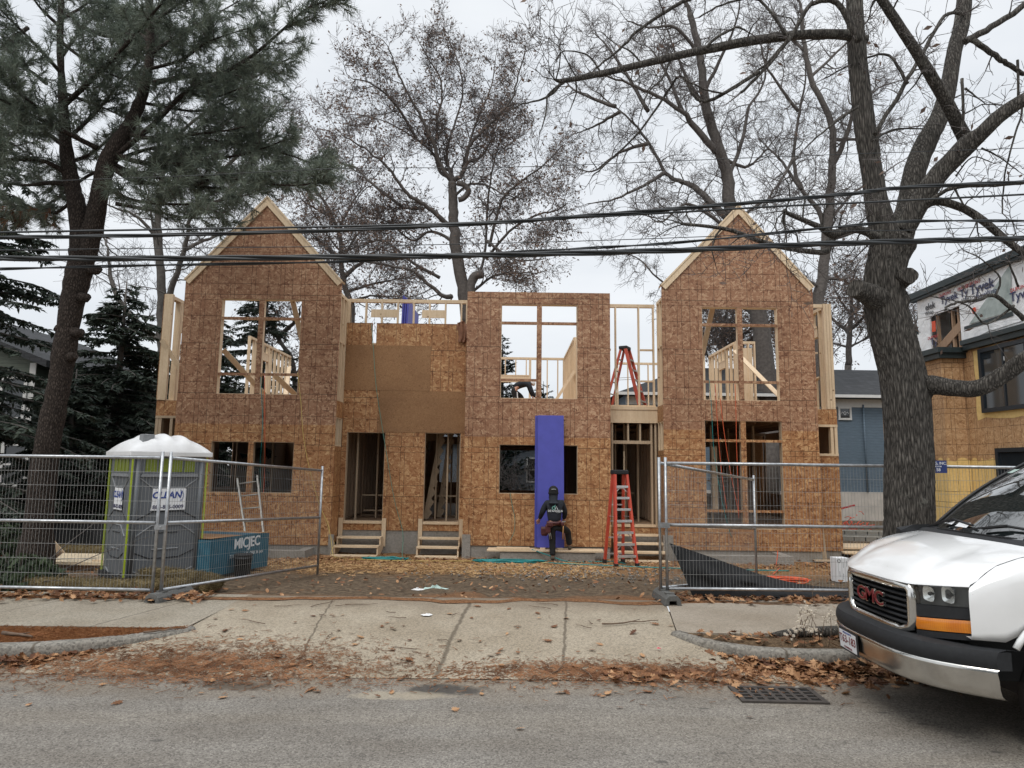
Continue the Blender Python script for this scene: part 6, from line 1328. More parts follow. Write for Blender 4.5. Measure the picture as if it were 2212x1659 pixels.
b = MB(); b.prism([(-9.6, 14.2, .0), (-9.1, 14.0, .02), (-9.45, 14.1, .3)], (0, .02, 0)); tag(b.build('board_offcut', LM), 'small triangular pale offcut on the dirt right of the pine', 'board')
for p, q, lb in (((-8.35, 12.2, .0), (-8.1, 12.35, .28), 'dark stake leaning at the plywood edge, right of the pair'), ((-8.6, 12.15, .02), (-8.45, 12.2, .16), 'short dark stake left of the leaning one')): b = MB(); b.beam(p, q, .05, .05); tag(b.build('stake', M['lumber_dark']), lb, 'stake')
b = MB(); b.box((-8.55, 14.9, -.2), (-8.45, 15.0, 1.0)); tag(b.build('stake', M['lumber_dull']), 'upright wooden stake behind the portable toilet', 'stake')
# silt cloths
def cloth(name, pts_top, pts_bot, mt, label, seed, n=46, m_=12, amp=.05, cat='silt cloth'):
    T = bez(pts_top, 12); B = bez(pts_bot, 12); b = MB(); g = []
    for i in range(len(T)):
        k = i/(len(T)-1)*(len(B)-1); q = B[min(int(k), len(B)-1)]; r = []
        for j in range(m_+1):
            s = j/m_; p = T[i].lerp(q, s); f = sin(pi*min(1, s*1.2)); w = mnoise.noise(V((i*.16+seed, s*3.5, seed)))*amp+mnoise.noise(V((i*.5, s*7-i*.12, seed)))*amp*.5
            r.append(p+V((0, w*f-.05*sin(pi*s), w*.4*f)))
        g.append(r)
    b.grid(g); return tag(b.build(name, mt), label, cat)
cloth('silt_cloth', [(2.28, 9.75, .86), (2.9, 9.75, .66), (3.5, 9.8, .46), (4.0, 9.85, .33), (4.6, 9.9, .25), (6.2, 9.9, .22)], [(2.52, 9.42, .16), (3.0, 9.40, .12), (3.6, 9.40, .14), (4.3, 9.42, .15), (5.1, 9.42, .16), (6.2, 9.42, .16)], M['silt'], 'black silt cloth sagging behind the right fence panel', 2.3, amp=.09)
cloth('silt_cloth', [(-11.2, 15.4, .45), (-10, 15.3, .52), (-9, 15.3, .58), (-8.2, 15.2, .55), (-7.2, 15.2, .42)], [(-11.2, 15.1, -.2), (-10, 15.0, -.2), (-9, 14.9, -.2), (-8.2, 14.9, -.2), (-7.2, 14.9, -.2)], M['silt'], 'black silt cloth strung between stakes behind the far straw roll', 7.1)
# white carton and lumber on the right
ct = empty('carton', (5.94, 12.3, -.05), radians(8), 'tall white carton with printed arrows standing on the dirt', 'carton'); b = MB(); b.box((-.12, -.1, 0), (.12, .1, .42)); b.build('box', M['sticker'], ct, local=True, bevel=.004)
b = MB(); b.tube([(-.08+.03*cos(a), -.102, .37+.035*sin(a)) for a in lin(0, 2*pi, 7)], .005, 4); b.build('recycling_mark', M['print_k'], ct, local=True)
for x, z in ((.0, .30), (.07, .32), (-.07, .14), (.0, .10), (.08, .14)): b = MB(); b.box((x-.003, -.1025, z-.05), (x+.003, -.1005, z+.05)); b.build('arrow_print', M['greyp'], ct, local=True)
R = random.Random(12)
for k, (x, y, z, L_, rz, w_, h_, mt, lb) in enumerate(((9.6, 16.4, -.12, 2.6, .03, .6, .035, 'ply', 'wide pale board, lowest of the lumber pile by the oak'), (9.5, 16.7, -.08, 2.8, -.02, .5, .04, 'lumber', 'wide pale board at the middle of the lumber pile by the oak'), (9.7, 17.3, .0, 3.0, .02, .9, .05, 'lumber', 'broad tan sheet on top of the lumber pile by the oak'), (9.2, 15.8, -.14, 1.5, .05, .14, .09, 'lumber', 'thick short timber in front of the lumber pile'), (9.0, 16.1, -.02, .9, -.3, .1, .06, 'lumber_dull', 'crooked short timber on the front of the lumber pile'), (9.9, 16.0, -.13, 1.6, .1, .1, .06, 'lumber_dark', 'dark timber in front of the lumber pile'), (8.9, 15.3, -.15, .9, .0, .12, .03, 'lumber', 'thin pale slat lying near the house corner'))):
    b = MB(); b.box((-L_/2, -w_/2, 0), (L_/2, w_/2, h_)); o = b.build('timber', M[mt], bevel=.003); o.location = (x, y, z); o.rotation_euler = (0, 0, rz); tag(o, lb, 'timber', 'loose lumber by the oak')
for k, (x, y, z, rz, lb) in enumerate(((10.6, 19.3, .12, -.16, 'long aluminium scaffold plank, upper of two behind the lumber pile'), (10.2, 18.7, .02, -.10, 'long aluminium scaffold plank, lower of two behind the lumber pile'))):
    t = empty('scaffold_plank', (x, y, z), rz, lb, 'scaffold plank'); 
    for s in (-.22, .22): b = MB(); b.box((-2.4, s-.02, 0), (2.4, s+.02, .12)); b.build('rail', M['alu_d'], t, local=True)
    b = MB(); b.box((-2.4, -.2, .07), (2.4, .2, .10)); b.build('walk_surface', M['alu_d'], t, local=True)
    b = MB()
    for i in range(16): b.box((-2.3+.3*i-.012, -.244, .01), (-2.3+.3*i+.012, -.2405, .11))
    b.build('rung_marks', M['blackp'], t, local=True)['kind'] = 'stuff'
b = MB(); R = random.Random(8)
for _ in range(120):
    p = V((10.75+R.gauss(0, .28), 21.5+R.gauss(0, .2), -.15+abs(R.gauss(0, .28)))); q = p+V((R.gauss(0, .12), R.gauss(0, .1), R.gauss(0, .12))); b.tube([p, p.lerp(q, .5)+V((0, 0, .04)), q], .012, 4)
tag(b.build('netting_heap', M['orange_mesh']), 'tangled heap of red orange safety netting near the blue house', 'netting')
b = MB(); b.beam((9.9, 21.6, .55), (10.9, 21.4, .85), .04, .05); tag(b.build('pole', M['print_r']), 'thin reddish rod sticking out beside the netting heap', 'rod')
b = MB(); b.box((-.09, -.02, 0), (.09, .02, 1.6)); o = b.build('plank', M['lumber_dull']); o.matrix_world = Matrix.Translation((7.48, 16.3, -.2)) @ Matrix.Rotation(radians(-9), 4, 'X'); tag(o, 'weathered board leaning against the right gable corner', 'plank')
b = MB(); b.box((-.2, -.1, 0), (.55, .1, .03)); o = b.build('board_offcut', M['lumber_dull']); o.location = (7.3, 15.9, -.18); tag(o, 'short board at the foot of the leaning plank', 'board')
# ------------------------------------------------------------------ ladders
def a_ladder(base, rz, h, wb, wt_, spread, steps, rail, stepm, label, top=.30):
    t = empty('step_ladder', base, rz, label, 'ladder', 'red A-frame step ladders'); Ft = V((0, 0, h))
    def pt(side, s, k): y = (-1 if side == 'f' else 1)*(spread/2*(1-k)+.06*k); return V((s*(wb*(1-k)+wt_*k)/2*(1 if side == 'f' else .9), y, h*k))
    for side in 'fr':
        for s in (-1, 1): b = MB(); b.beam(pt(side, s, .03), pt(side, s, .985), .05, .085 if side == 'f' else .06, (1, 0, 0)); b.build('rail', rail, t, local=True)
    for i in range(steps):
        k = (i+1)/(steps+1)*.97; a_, c_ = pt('f', -1, k), pt('f', 1, k); b = MB(); b.box((a_.x+.016, a_.y-.05, a_.z-.012), (c_.x-.016, a_.y+.045, a_.z+.012)); b.box((a_.x+.016, a_.y-.054, a_.z-.035), (c_.x-.016, a_.y-.0501, a_.z+.010)); b.build('step', stepm, t, local=True)
        if i in (0, 1, 2, steps-1): 
            for s in (-1, 1): q = pt('f', s, k); b = MB(); b.beam((q.x-s*.02, q.y, q.z-.13), (q.x-s*.13, q.y, q.z-.02), .012, .02); b.build('step_brace', stepm, t, local=True)
    for i in range(5): k = (i+.6)/5.6; a_, c_ = pt('r', -1, k), pt('r', 1, k); b = MB(); b.beam(a_, c_, .03, .03, (0, 0, 1)); b.build('rear_bar', stepm, t, local=True)
    for s in (-1, 1):
        a_, c_ = pt('f', s, .52), pt('r', s, .52); b = MB(); b.beam(a_, c_, .008, .03, (0, 0, 1)); b.build('spreader', stepm, t, local=True)
    b = MB(); b.box((-wt_/2-.035, -.12, h-.05), (wt_/2+.035, .12, h+.045)); b.build('top_cap', M['blackp'], t, local=True, bevel=.02)
    for side in 'fr':
        for s in (-1, 1): q = pt(side, s, .0); b = MB(); b.box((q.x-.035, q.y-.05, q.z-.0), (q.x+.035, q.y+.05, q.z+.09)); b.build('foot', M['black'], t, local=True, bevel=.01)
    return t
a_ladder((2.36, 14.62, lot_z(14.6)+.01), radians(15), 1.98, .48, .27, .66, 7, M['red_fg'], M['alu'], 'red step ladder with aluminium treads standing on the dirt before the right entry')
a_ladder((3.13, 18.3, 3.45), radians(62), 1.78, .60, .30, 1.05, 5, M['red_old'], M['alu_d'], 'faded red step ladder standing on the upper floor between the right gable and middle block')
ld = empty('ladder', (-6.6, 15.0, -.2), 0, 'old grey straight ladder leaning behind the blue sheet bundle', 'ladder')
tl_, tr_ = at(513, 1034, 15.85), at(556, 1028, 15.85); bl_, br_ = at(538, 1205, 14.9), at(575, 1205, 14.9)
for p, q in ((bl_, tl_), (br_, tr_)): b = MB(); b.beam(p, q, .035, .07, (1, 0, 0)); b.build('rail', M['alu_d'], ld)
for i in range(6): k = .07+i*.165; k = 1-k; b = MB(); b.tube([bl_.lerp(tl_, k), br_.lerp(tr_, k)], .017, 7); b.build('rung', M['alu_d'], ld)
# ------------------------------------------------------------------ hoses and cords
def cord(name, pts, r, mt, label, cat='cord', sm=6): b = MB(); b.tube(bez(pts, sm), r, 6); return tag(b.build(name, mt), label, cat)
def coil(c, rx, ry, n, seed, turns=9):
    R = random.Random(seed); o = []
    for i in range(turns*10): a = 2*pi*i/10; k = R.uniform(.75, 1.1); o.append(V((c[0]+cos(a)*rx*k, c[1]+sin(a)*ry*k, c[2]+.02+.06*R.random())))
    return o
cord('hose_coil', coil((-2.75, 15.1, lot_z(15.1)), .48, .14, 0, 1), .011, M['hose'], 'flat teal hose coil on the ground before the first entry steps', 'hose', 3)
cord('hose_coil', coil((.0, 14.85, lot_z(14.9)), .75, .17, 0, 2, 12), .011, M['hose'], 'wide teal hose coil on the ground left of the worker', 'hose', 3)
gz_ = lambda x, y: V((x, y, lot_z(y)+.035))
cord('hose', [gz_(.7, 14.8), gz_(1.4, 14.5), gz_(2.2, 14.25), gz_(3.2, 13.95), gz_(4.4, 13.8), gz_(5.6, 13.7)], .013, M['hose'], 'teal hose running right from the coil across the dirt', 'hose')
cord('hose', [V((.5, 15.45, .06)), V((.9, 15.25, -.05)), gz_(1.3, 15.1), gz_(1.9, 15.2), V((2.3, 15.0, -.12)), gz_(2.5, 14.7)], .012, M['hose'], 'teal hose looping over the window well beneath the planks', 'hose')
cord('power_cord', [at(*q, 16.55) for q in ((802, 700), (806, 745), (812, 830), (822, 900), (835, 980), (852, 1080), (870, 1150))]+[gz_(-2.45, 15.6), gz_(-2.2, 15.2)], .008, M['cord_g'], 'green cord hanging down the recessed entry wall')
cord('power_cord', [at(*q, 15.93) for q in ((1102, 1065), (1106, 1090), (1112, 1120), (1110, 1150), (1098, 1172))], .007, M['cord_g'], 'green cord drooping from the middle ground floor opening')
cord('power_cord', [at(*q, 15.93) for q in ((643, 805), (650, 870), (655, 940), (668, 1010), (690, 1090), (708, 1130))]+[at(716, 1170, 15.6), gz_(-3.9, 15.3), gz_(-3.3, 15.0), gz_(-2, 14.8), gz_(-.5, 14.95), gz_(1.5, 14.6)], .008, M['cord_y'], 'yellow cord running from the upper left window down and along the ground')
cord('power_cord', [at(*q, 15.96) for q in ((571, 810), (572, 900), (572, 960))]+[at(*q, 16.3) for q in ((572, 1000), (569, 1070))], .008, M['cord_o'], 'orange cord hanging at the lower left window post')
cord('power_cord', [at(*q, 15.96) for q in ((563, 815), (567, 900), (565, 960))]+[at(*q, 16.3) for q in ((562, 1000), (563, 1055))], .008, M['hose'], 'teal cord hanging at the lower left window post')
for k, (q, mt, lb) in enumerate((([(1532, 820), (1537, 880), (1541, 960), (1552, 1040), (1566, 1110), (1580, 1160)], 'hose', 'teal cord strung down across the tall lower right window'), ([(1545, 830), (1549, 900), (1553, 960), (1560, 1030), (1570, 1100)], 'cord_o', 'orange cord, left of the orange ones across the lower right window'), ([(1556, 860), (1560, 900), (1568, 960), (1580, 1030), (1596, 1110)], 'cord_o', 'orange cord, second across the lower right window'), ([(1588, 830), (1590, 900), (1591, 960), (1594, 1040), (1596, 1120)], 'cord_o', 'orange cord, rightmost across the lower right window'))):
    cord('power_cord', [at(u, v, 15.95) for u, v in q], .007, M[mt], lb)
cord('power_cord', coil((4.4, 12.0, lot_z(12)), .8, .22, 0, 5, 7), .009, M['cord_o'], 'orange cord tangled on the dirt behind the right fence', 'cord', 3)
cord('power_cord', [at(1680, 1190, 15.2), at(1679, 1205, 15.15), at(1676, 1225, 15.0), gz_(5.6, 14.2), gz_(5.0, 13)], .009, M['cord_o'], 'orange cord dropping over the right window well')
cord('rope', [at(*q, 15.6) for q in ((700, 1115), (706, 1135), (715, 1160), (722, 1175))]+[V((-4.0, 15.3, -.1)), gz_(-3.6, 15.2)], .007, M['rope'], 'tan rope end beside the first entry steps')
# overhead cables along the street
def cable(name, pts, w, label, Y=6.4, strands=1, seed=0):
    R = random.Random(seed); c = bez([at(u, v, Y) for u, v in pts], 10); a = c[0]+(c[0]-c[5])*14; z = c[-1]+(c[-1]-c[-6])*14; c = [a]+c+[z]; k = w*.5*Y/FPX
    t = None; b = MB()
    if strands == 1: b.tube(c, k, 6)
    else:
        for s in range(strands):
            q = [p+V((0, cos(i*.45+s*2*pi/strands+seed)*k*.55, sin(i*.45+s*2*pi/strands+seed)*k*.55)) if 0 < i < len(c)-1 else p for i, p in enumerate(c)]; b.tube(q, k*.55, 5)
    tag(b.build(name, M['cable']), label, 'cable')
cable('overhead_cable', [(-60, 504), (0, 502), (333, 496), (737, 489), (1070, 479), (1474, 458), (1674, 446), (1875, 437), (2212, 420), (2280, 416)], 4.5, 'thin black overhead cable crossing the tops of both gables')
cable('overhead_cable', [(-60, 514), (0, 513), (333, 508), (737, 497), (1070, 481), (1270, 466), (1474, 450), (1674, 433), (1841, 418), (1955, 405), (2212, 393), (2280, 389)], 9, 'upper twisted black cable bundle rising to the right', strands=3)
cable('overhead_cable', [(-60, 558), (0, 558), (333, 558), (737, 555), (1104, 550), (1474, 540), (1741, 528), (2007, 520), (2212, 515), (2280, 514)], 13, 'thickest black cable bundle, lowest across the big oak', strands=3, seed=1, Y=6.3)
cable('overhead_cable', [(-60, 583), (0, 581), (333, 573), (737, 565), (1020, 549), (1250, 537), (1474, 523), (1807, 490), (1974, 478), (2212, 477), (2280, 477)], 6.5, 'medium black cable starting lowest at the left edge', strands=2, Y=6.35)
cable('overhead_cable', [(-60, 541), (0, 540), (737, 532), (1170, 523), (1474, 513), (1800, 500), (1974, 497), (2212, 487)], 1.8, 'very thin wire between the two black bundles', Y=6.6)
cable('overhead_cable', [(-60, 400), (0, 395), (400, 380), (737, 364), (1100, 361), (1474, 347), (1800, 334), (2212, 320)], 1.6, 'very thin wire high above the gables', Y=6.7)

# dry weeds, a root and a stone by the right kerb
wd = empty('dry_weed', (3.0, 7.05, .15), 0, 'dried weed with pale fluffy seed heads on the strip beside the van bumper', 'weed'); R = random.Random(14); sb = MB(); hb = MB()
for i in range(16):
    p = V((3.0+R.gauss(0, .16), 7.1+R.gauss(0, .10), .15)); q = p+V((R.gauss(0, .09), R.gauss(0, .06), R.uniform(.12, .38))); sb.tube([p, p.lerp(q, .5)+V((.02, 0, 0)), q], .003, 4)
    for k in range(9): c = q+V((R.gauss(0, .025), R.gauss(0, .02), R.gauss(-.02, .03))); s_ = R.uniform(.005, .011); hb.box(c-V((s_, s_, s_)), c+V((s_, s_, s_)), 0, None)
sb.build('stems', M['stick'], wd); hb.build('seed_heads', M['weed'], wd)['kind'] = 'stuff'
b = MB(); b.tube(bez([(2.78, 7.38, .15), (2.95, 7.32, .20), (3.2, 7.3, .22), (3.6, 7.38, .21), (4.2, 7.5, .2)], 6), [.03+.05*i/24 for i in range(25)], 9); tag(b.build('tree_root', M['bark_oak']), 'grey surface root of the street oak crossing the right strip', 'root')
b = MB(); b.tube([at(u, v, 9.15) for u, v in ((1757, 1262), (1755, 1285), (1758, 1305), (1756, 1330), (1758, 1345))], .004, 4)
for u, v in ((1753, 1290), (1759, 1300), (1755, 1312), (1758, 1322)): leaf(b, at(u, v, 9.13), .05, 0, 1.2, True)
tag(b.build('dry_vine', M['stick']), 'thin dry vine with curled leaves hanging from the bottom fence rail', 'vine')
b = MB(); c = G3(1722, 1489, .0); b.loft([[c+V((cos(a)*.022*k*(1+.15*sin(3*a)), sin(a)*.018*k, z)) for a in lin(0, 2*pi, 9)[:-1]] for k, z in ((.8, 0), (1.1, .012), (.8, .024), (.2, .029))], smooth=False); tag(b.build('stone', M['gravel']), 'single pale pebble on the asphalt right of the drain', 'stone')
# ------------------------------------------------------------------ white work van, parked at the kerb, facing left
def van():
    CY = 5.62; HW = .93
    t = empty('parked_van', (5.2, CY, 0), 0, 'white work van with chrome grille parked at the right kerb, nose into the picture', 'van')
    def vf(s, z, off=0.0, low=False):
        X0, am, p = (2.92, .44, 3.8) if low else (3.0, .42, 3.2)
        return V((X0+am*abs(s/HW)**p-off, CY+s, z))
    lift = lambda s: .13*max(0, abs(s)-.46); drop = lambda s: 1.6*max(0, abs(s)-.80)
    def slab(s0, s1, zlo, zhi, off, back, nm, mt, low=False, n=16, parent=None, bevel=0, hs=3, rnd_=0.0):
        """panel following the plan curve of the nose; zlo/zhi may depend on s"""
        f0 = zlo if callable(zlo) else (lambda s: zlo); f1 = zhi if callable(zhi) else (lambda s: zhi); b = MB(); F = []; K = []
        for i in range(n+1):
            s = s0+(s1-s0)*i/n; a, c = f0(s), f1(s); F.append([vf(s, a+(c-a)*j/hs, off-rnd_*(abs(2*j/hs-1)**2), low) for j in range(hs+1)]); K.append([vf(s, a, back, low), vf(s, c, back, low)])
        b.grid(F)
        for i in range(n):
            b.quad(F[i][-1], F[i+1][-1], K[i+1][1], K[i][1]); b.quad(F[i+1][0], F[i][0], K[i][0], K[i+1][0])
        b.poly(F[0]+[K[0][1], K[0][0]]); b.poly(F[-1]+[K[-1][1], K[-1][0]])
        return b.build(nm, mt, parent or t, fixn=True)
    # hood and fenders as one painted shell
    def hood_pt(s, k):
        Xf = vf(s, 0).x+.02; Xc = 3.68+.20*abs(s/.83)**2; z = interp(k, [(0, 1.075), (.05, 1.12), (.12, 1.165), (.28, 1.235), (.55, 1.30), (.8, 1.34), (1, 1.365)])+lift(s)*.85*(1-k)+.03*k
        z += -.030*abs(s/.83)**2*k - .012*math.exp(-((abs(s)-.45)/.08)**2)*sin(pi*min(1, k*1.1)) + .018*math.exp(-(s/.33)**4)*k*(1-k)*2
        x = Xf+(Xc-Xf)*k-(.05 if k < .04 else .02*(1-k))
        return V((x, CY+s, z))
    b = MB(); S = lin(-.80, .80, 41); K = [0, .02, .05, .09, .15, .22, .3, .4, .5, .6, .7, .8, .9, 1]
    b.grid([[hood_pt(s, k) for k in K] for s in S]); b.grid([[hood_pt(s, 0), hood_pt(s, 0)+V((.05, 0, -.006))] for s in S]); b.build('hood', M['van'], t)
    for sg, nm in ((-1, 'fender'), (1, 'fender')):
        b = MB(); g = []; xs = lin(0, 1, 40); XW, ZW, RW = 3.94, .42, .62
        for a in xs:
            hp_ = hood_pt(sg*.80, min(1, a/.28)*1.0); X_ = hp_.x if a <= .28 else hp_.x+(a-.28)/.72*1.5
            c_ = max(0, 1-a/.16)**2; Xo = X_+.06*(1-a)-.085*c_; T_ = lambda s: min(s, s-.125*c_*(s-.80)/.155)
            z1 = (hp_.z if a <= .28 else hp_.z+(a-.28)*.05); d = abs(Xo-XW); zb = ZW+sqrt(max(0, RW*RW-d*d)) if d < RW else (.765 if Xo < XW else .45); zb = max(zb, .765 if Xo < XW else .45)
            r = [V((X_, CY+sg*.803, z1-.004)), V((X_+(Xo-X_)*.4, CY+sg*T_(.865), z1-.018)), V((X_+(Xo-X_)*.8, CY+sg*T_(.915), z1-.05)), V((Xo, CY+sg*T_(.94), z1-.11)), V((Xo, CY+sg*T_(.952), z1-.20))]
            zt_ = z1-.20
            for k in (.25, .5, .75, 1): r.append(V((Xo, CY+sg*T_(.955+.006*sin(k*3)), zt_+(min(zb, zt_)-zt_)*k)))
            r.append(r[-1]+V((0, -sg*.06, .01))); g.append(r)
        b.grid(g); b.build(nm, M['van'], t)
        b = MB(); b.tube([V((XW+RW*cos(a), CY+sg*.962, ZW+RW*sin(a))) for a in lin(radians(38), radians(149), 20)], .022, 6); b.build('arch_flare', M['van'], t)
    # cab and cargo body
    b = MB(); R = []
    def sec(X, z0, hw, zr, hr): return [V((X, CY-hw, z0)), V((X, CY-hw, 1.40)), V((X, CY-hw*.985, 1.46)), V((X, CY-hr, zr-.10)), V((X, CY-hr+.10, zr)), V((X, CY+hr-.10, zr)), V((X, CY+hr, zr-.10)), V((X, CY+hw*.985, 1.46)), V((X, CY+hw, 1.40)), V((X, CY+hw, z0))]
    b.loft([sec(X, .42, .955, zr, hr) for X, zr, hr in ((5.02, 2.06, .80), (5.5, 2.10, .82), (7.5, 2.10, .82), (8.3, 2.06, .81), (8.4, 1.9, .80))]); b.build('cargo_body', M['van'], t, fixn=True)
    b = MB(); b.box((4.57, CY-.955, .45), (5.02, CY+.955, 1.41)); b.build('door', M['van'], t, bevel=.02)
    # windscreen, pillars, roof
    def ws(s, k): base = V((3.84+.22*abs(s/.86)**2, CY+s, 1.405)); top = V((4.76+.20*abs(s/.86)**2, CY+s*.90, 2.03)); p = base.lerp(top, k); p.x -= .05*sin(pi*k); p.z += .02*sin(pi*k); return p
    b = MB(); b.grid([[ws(s, k) for k in lin(0, 1, 14)] for s in lin(-.84, .84, 24)]); wsn = b.build('windscreen', M['wind'], t)
    for sg in (-1, 1): b = MB(); b.tube([ws(sg*.862, k)+V((.045, 0, -.015)) for k in lin(-.04, 1.02, 10)], .03, 8); b.build('roof_pillar', M['van'], t); b = MB(); b.tube([ws(sg*.835, k)+V((-.012, 0, .006)) for k in lin(0, 1, 10)], .012, 6); b.build('screen_seal', M['black'], wsn)
    b = MB(); b.grid([[V((x, CY+s*.90, z-.05*abs(s/.86)**4)) for x, z in ((4.74+.20*abs(s/.86)**2, 2.0), (4.95, 2.09), (5.06, 2.10))] for s in lin(-.86, .86, 14)]); b.build('roof', M['van'], t)
    for sg in (-1, 1): b = MB(); b.quad((4.25, CY+sg*.93, 1.42), (5.0, CY+sg*.93, 1.42), (5.0, CY+sg*.82, 1.98), (4.95, CY+sg*.82, 1.98)); b.build('side_window', M['wind'], t)
    b = MB(); q = ws(.66, .86); b.box((-.05, -.03, -.03), (.05, .03, .03)); b.v = [tuple(V(p)*.001+q+V((-.012, 0, .01))) for p in b.v]
    fr = frame(ws(.62, .80)+V((-.02, 0, .015)), ws(.50, .8)-ws(.74, .8), ws(.6, .95)-ws(.6, .7)); b = MB(); b.quad(*(fr @ V(p) for p in ((-.07, -.035, 0), (.07, -.035, 0), (.07, .035, 0), (-.07, .035, 0)))); b.build('windscreen_sticker', M['litter_g'], wsn)
    for s0, k0 in ((.45, .04), (.2, .03)): fr = frame(ws(s0, k0+.04)+V((-.02, 0, .016)), ws(s0-.1, .1)-ws(s0+.1, .1), ws(s0, .2)-ws(s0, 0)); b = MB(); b.quad(*(fr @ V(p) for p in ((-.09, -.03, 0), (.09, -.03, 0), (.08, .03, 0), (-.08, .03, 0)))); b.build('paper_on_dash', M['sticker'], wsn)
    # cowl, vents, wipers
    b = MB(); b.grid([[hood_pt(max(-.8, min(.8, s*.93)), 1)+V((.004, s*.07, -.004)), hood_pt(max(-.8, min(.8, s*.93)), 1)+V((.05, s*.07, .022)), ws(s, 0)+V((.03, 0, .0))] for s in lin(-.86, .86, 26)]); cw = b.build('cowl', M['blackp'], t)
    b = MB()
    for i in range(34): s = -.42+i*.024; a = hood_pt(s, 1)+V((.05, 0, .030)); c = ws(s, 0)+V((-.015, 0, .012)); b.beam(a, c, .008, .008)
    b.build('vent_slats', M['black'], cw)['kind'] = 'stuff'
    for s0, s1 in ((.72, .06), (.05, -.62)):
        b = MB(); a = hood_pt(max(-.8, min(.8, s0)), 1)+V((.08, 0, .04)); m_ = ws((s0+s1)/2, .10)+V((-.03, 0, .03)); b.beam(a, m_, .022, .014); b.build('wiper_arm', M['black'], t)
        b = MB(); b.tube([ws(s, k)+V((-.022, 0, .022)) for s, k in ((s0-.12, .05), ((s0+s1)/2, .10), (s1, .07))], .011, 6); b.build('wiper_blade', M['black'], t)
    b = MB(); b.loft([[V((3.80+x, CY+.80+y, 1.355+z)) for y, z in ((-.03, 0), (.05, -.02), (.05, .03), (-.03, .065*h))] for x, h in ((-.12, .2), (0, 1), (.14, 1.1), (.3, .4))], smooth=False); b.build('mirror_bracket', M['blackp'], t)
    # nose: grille
    b = MB(); b.grid([[vf(s, z, -.07) for s in lin(-.46, .46, 12)] for z in (.70, 1.06)]); b.build('grille_back', M['void'], t)
    gsh = lambda z: .445-.05*max(0, (.82-z)/.12)**2
    b = MB()
    pts = [(s, 1.045) for s in lin(-.425, .425, 14)]+[(gsh(z), z) for z in lin(1.02, .76, 7)]+[(s, .725) for s in lin(.36, -.36, 12)]+[(-gsh(z), z) for z in lin(.76, 1.02, 7)]
    cxy = (0, .885); rings = []
    for s, z in pts:
        ds, dz = s-cxy[0], z-cxy[1]; l = max(abs(ds)/.445, abs(dz)/.16); k = .028
        ns, nz_ = (ds/abs(ds) if abs(ds)/.445 > abs(dz)/.165 and ds else 0, dz/abs(dz) if abs(dz)/.165 >= abs(ds)/.445 and dz else 0)
        if abs(ds) > .34 and abs(dz) > .12: ns, nz_ = .7*ds/abs(ds), .7*dz/abs(dz)
        a, c = (s-ns*k, z-nz_*k), (s+ns*k*1.05, z+nz_*k*1.05)
        rings.append([vf(a[0], a[1], -.04), vf(a[0], a[1], .028), vf((a[0]+c[0])/2, (a[1]+c[1])/2, .045), vf(c[0], c[1], .028), vf(c[0], c[1], -.04)])
    b.loft(rings+[rings[0]], caps=False); b.build('grille_surround', M['chrome'], t, fixn=True)
    for i in range(7):
        z = .762+i*.041; w_ = gsh(z)-.03; slab(-w_, w_, z, z+.021, .012, -.05, 'grille_slat', M['blackp'], rnd_=.012)
    f = frame(vf(.0, .905, .042), vf(-.2, .9)-vf(.2, .9), (0, 0, 1)); f = f @ Matrix.Scale(1.25, 4, (1, 0, 0))
    bd = text('GMC', .150, f, M['chrome'], t, 'badge', bold=.0065, extrude=.010, spacing=.92); text('GMC', .150, f @ Matrix.Translation((0, 0, .0125)), M['gmc'], bd, 'badge_face', bold=.001, extrude=.002, spacing=.92)
    # lamps
    for sg in (-1, 1):
        lo = (lambda a, c: (a, c)) ; s0, s1 = sg*.465, sg*.815
        slab(s0, s1, lambda s: .70+lift(s)*1.1, lambda s: 1.075+lift(s)-drop(s), -.035, -.09, 'lamp_housing', M['blackp'])
        slab(s0, sg*.815, lambda s: .845+lift(s), lambda s: .932+lift(s)*.7, .004, -.04, 'lamp_trim', M['blackp'])
        slab(s0, sg*.815, lambda s: .70+lift(s)*1.1, lambda s: .745+lift(s), .004, -.04, 'lamp_trim', M['blackp'])
        hl = slab(s0, sg*.815, lambda s: .938+lift(s)*.7, lambda s: 1.082+lift(s), .016, .006, 'headlight', M['lens'], rnd_=.006)
        for sc_, r_ in ((.57, .047), (.685, .051)):
            b = MB(); c = vf(sg*sc_, 1.012+lift(sc_)*.9, -.008); rr = []
            for k, (rd, dx) in enumerate(((.2, .02), (.6, .012), (1, -.012), (1.06, -.014))): rr.append([c+V((dx+.30*abs(cos(a)*r_*rd)*.6*(1 if cos(a)*sg > 0 else -1), (abs(cos(a))**.5)*(1 if cos(a) > 0 else -1)*r_*rd*1.05, (abs(sin(a))**.5)*(1 if sin(a) > 0 else -1)*r_*rd*1.05)) for a in lin(0, 2*pi, 25)[:-1]])
            b.loft(rr, caps=False); b.build('reflector', M['mirror'], hl)
            b = MB(); b.tube([c+V((.0, 0, 0)), c+V((-.014, 0, 0))], [.016, .010], 8); b.build('bulb', M['blackp'], hl)
        b = MB(); b.grid([[vf(s, z+lift(s), -.03) for s in lin(sg*.46, sg*.8, 8)] for z in (.93, 1.09)]); b.build('headlight_back', simple('lamp_back_%d' % sg, (.05, .055, .058), .3), hl)
        slab(sg*.47, sg*.79, lambda s: .752+lift(s), lambda s: .838+lift(s), .012, -.02, 'turn_signal', M['amber'], rnd_=.006)
    # bumper: rubber top, chrome face, plate
    slab(-.925, .925, .585, .705, .055, -.05, 'bumper_pad', M['blackp'], True, 60, rnd_=.02, hs=6)
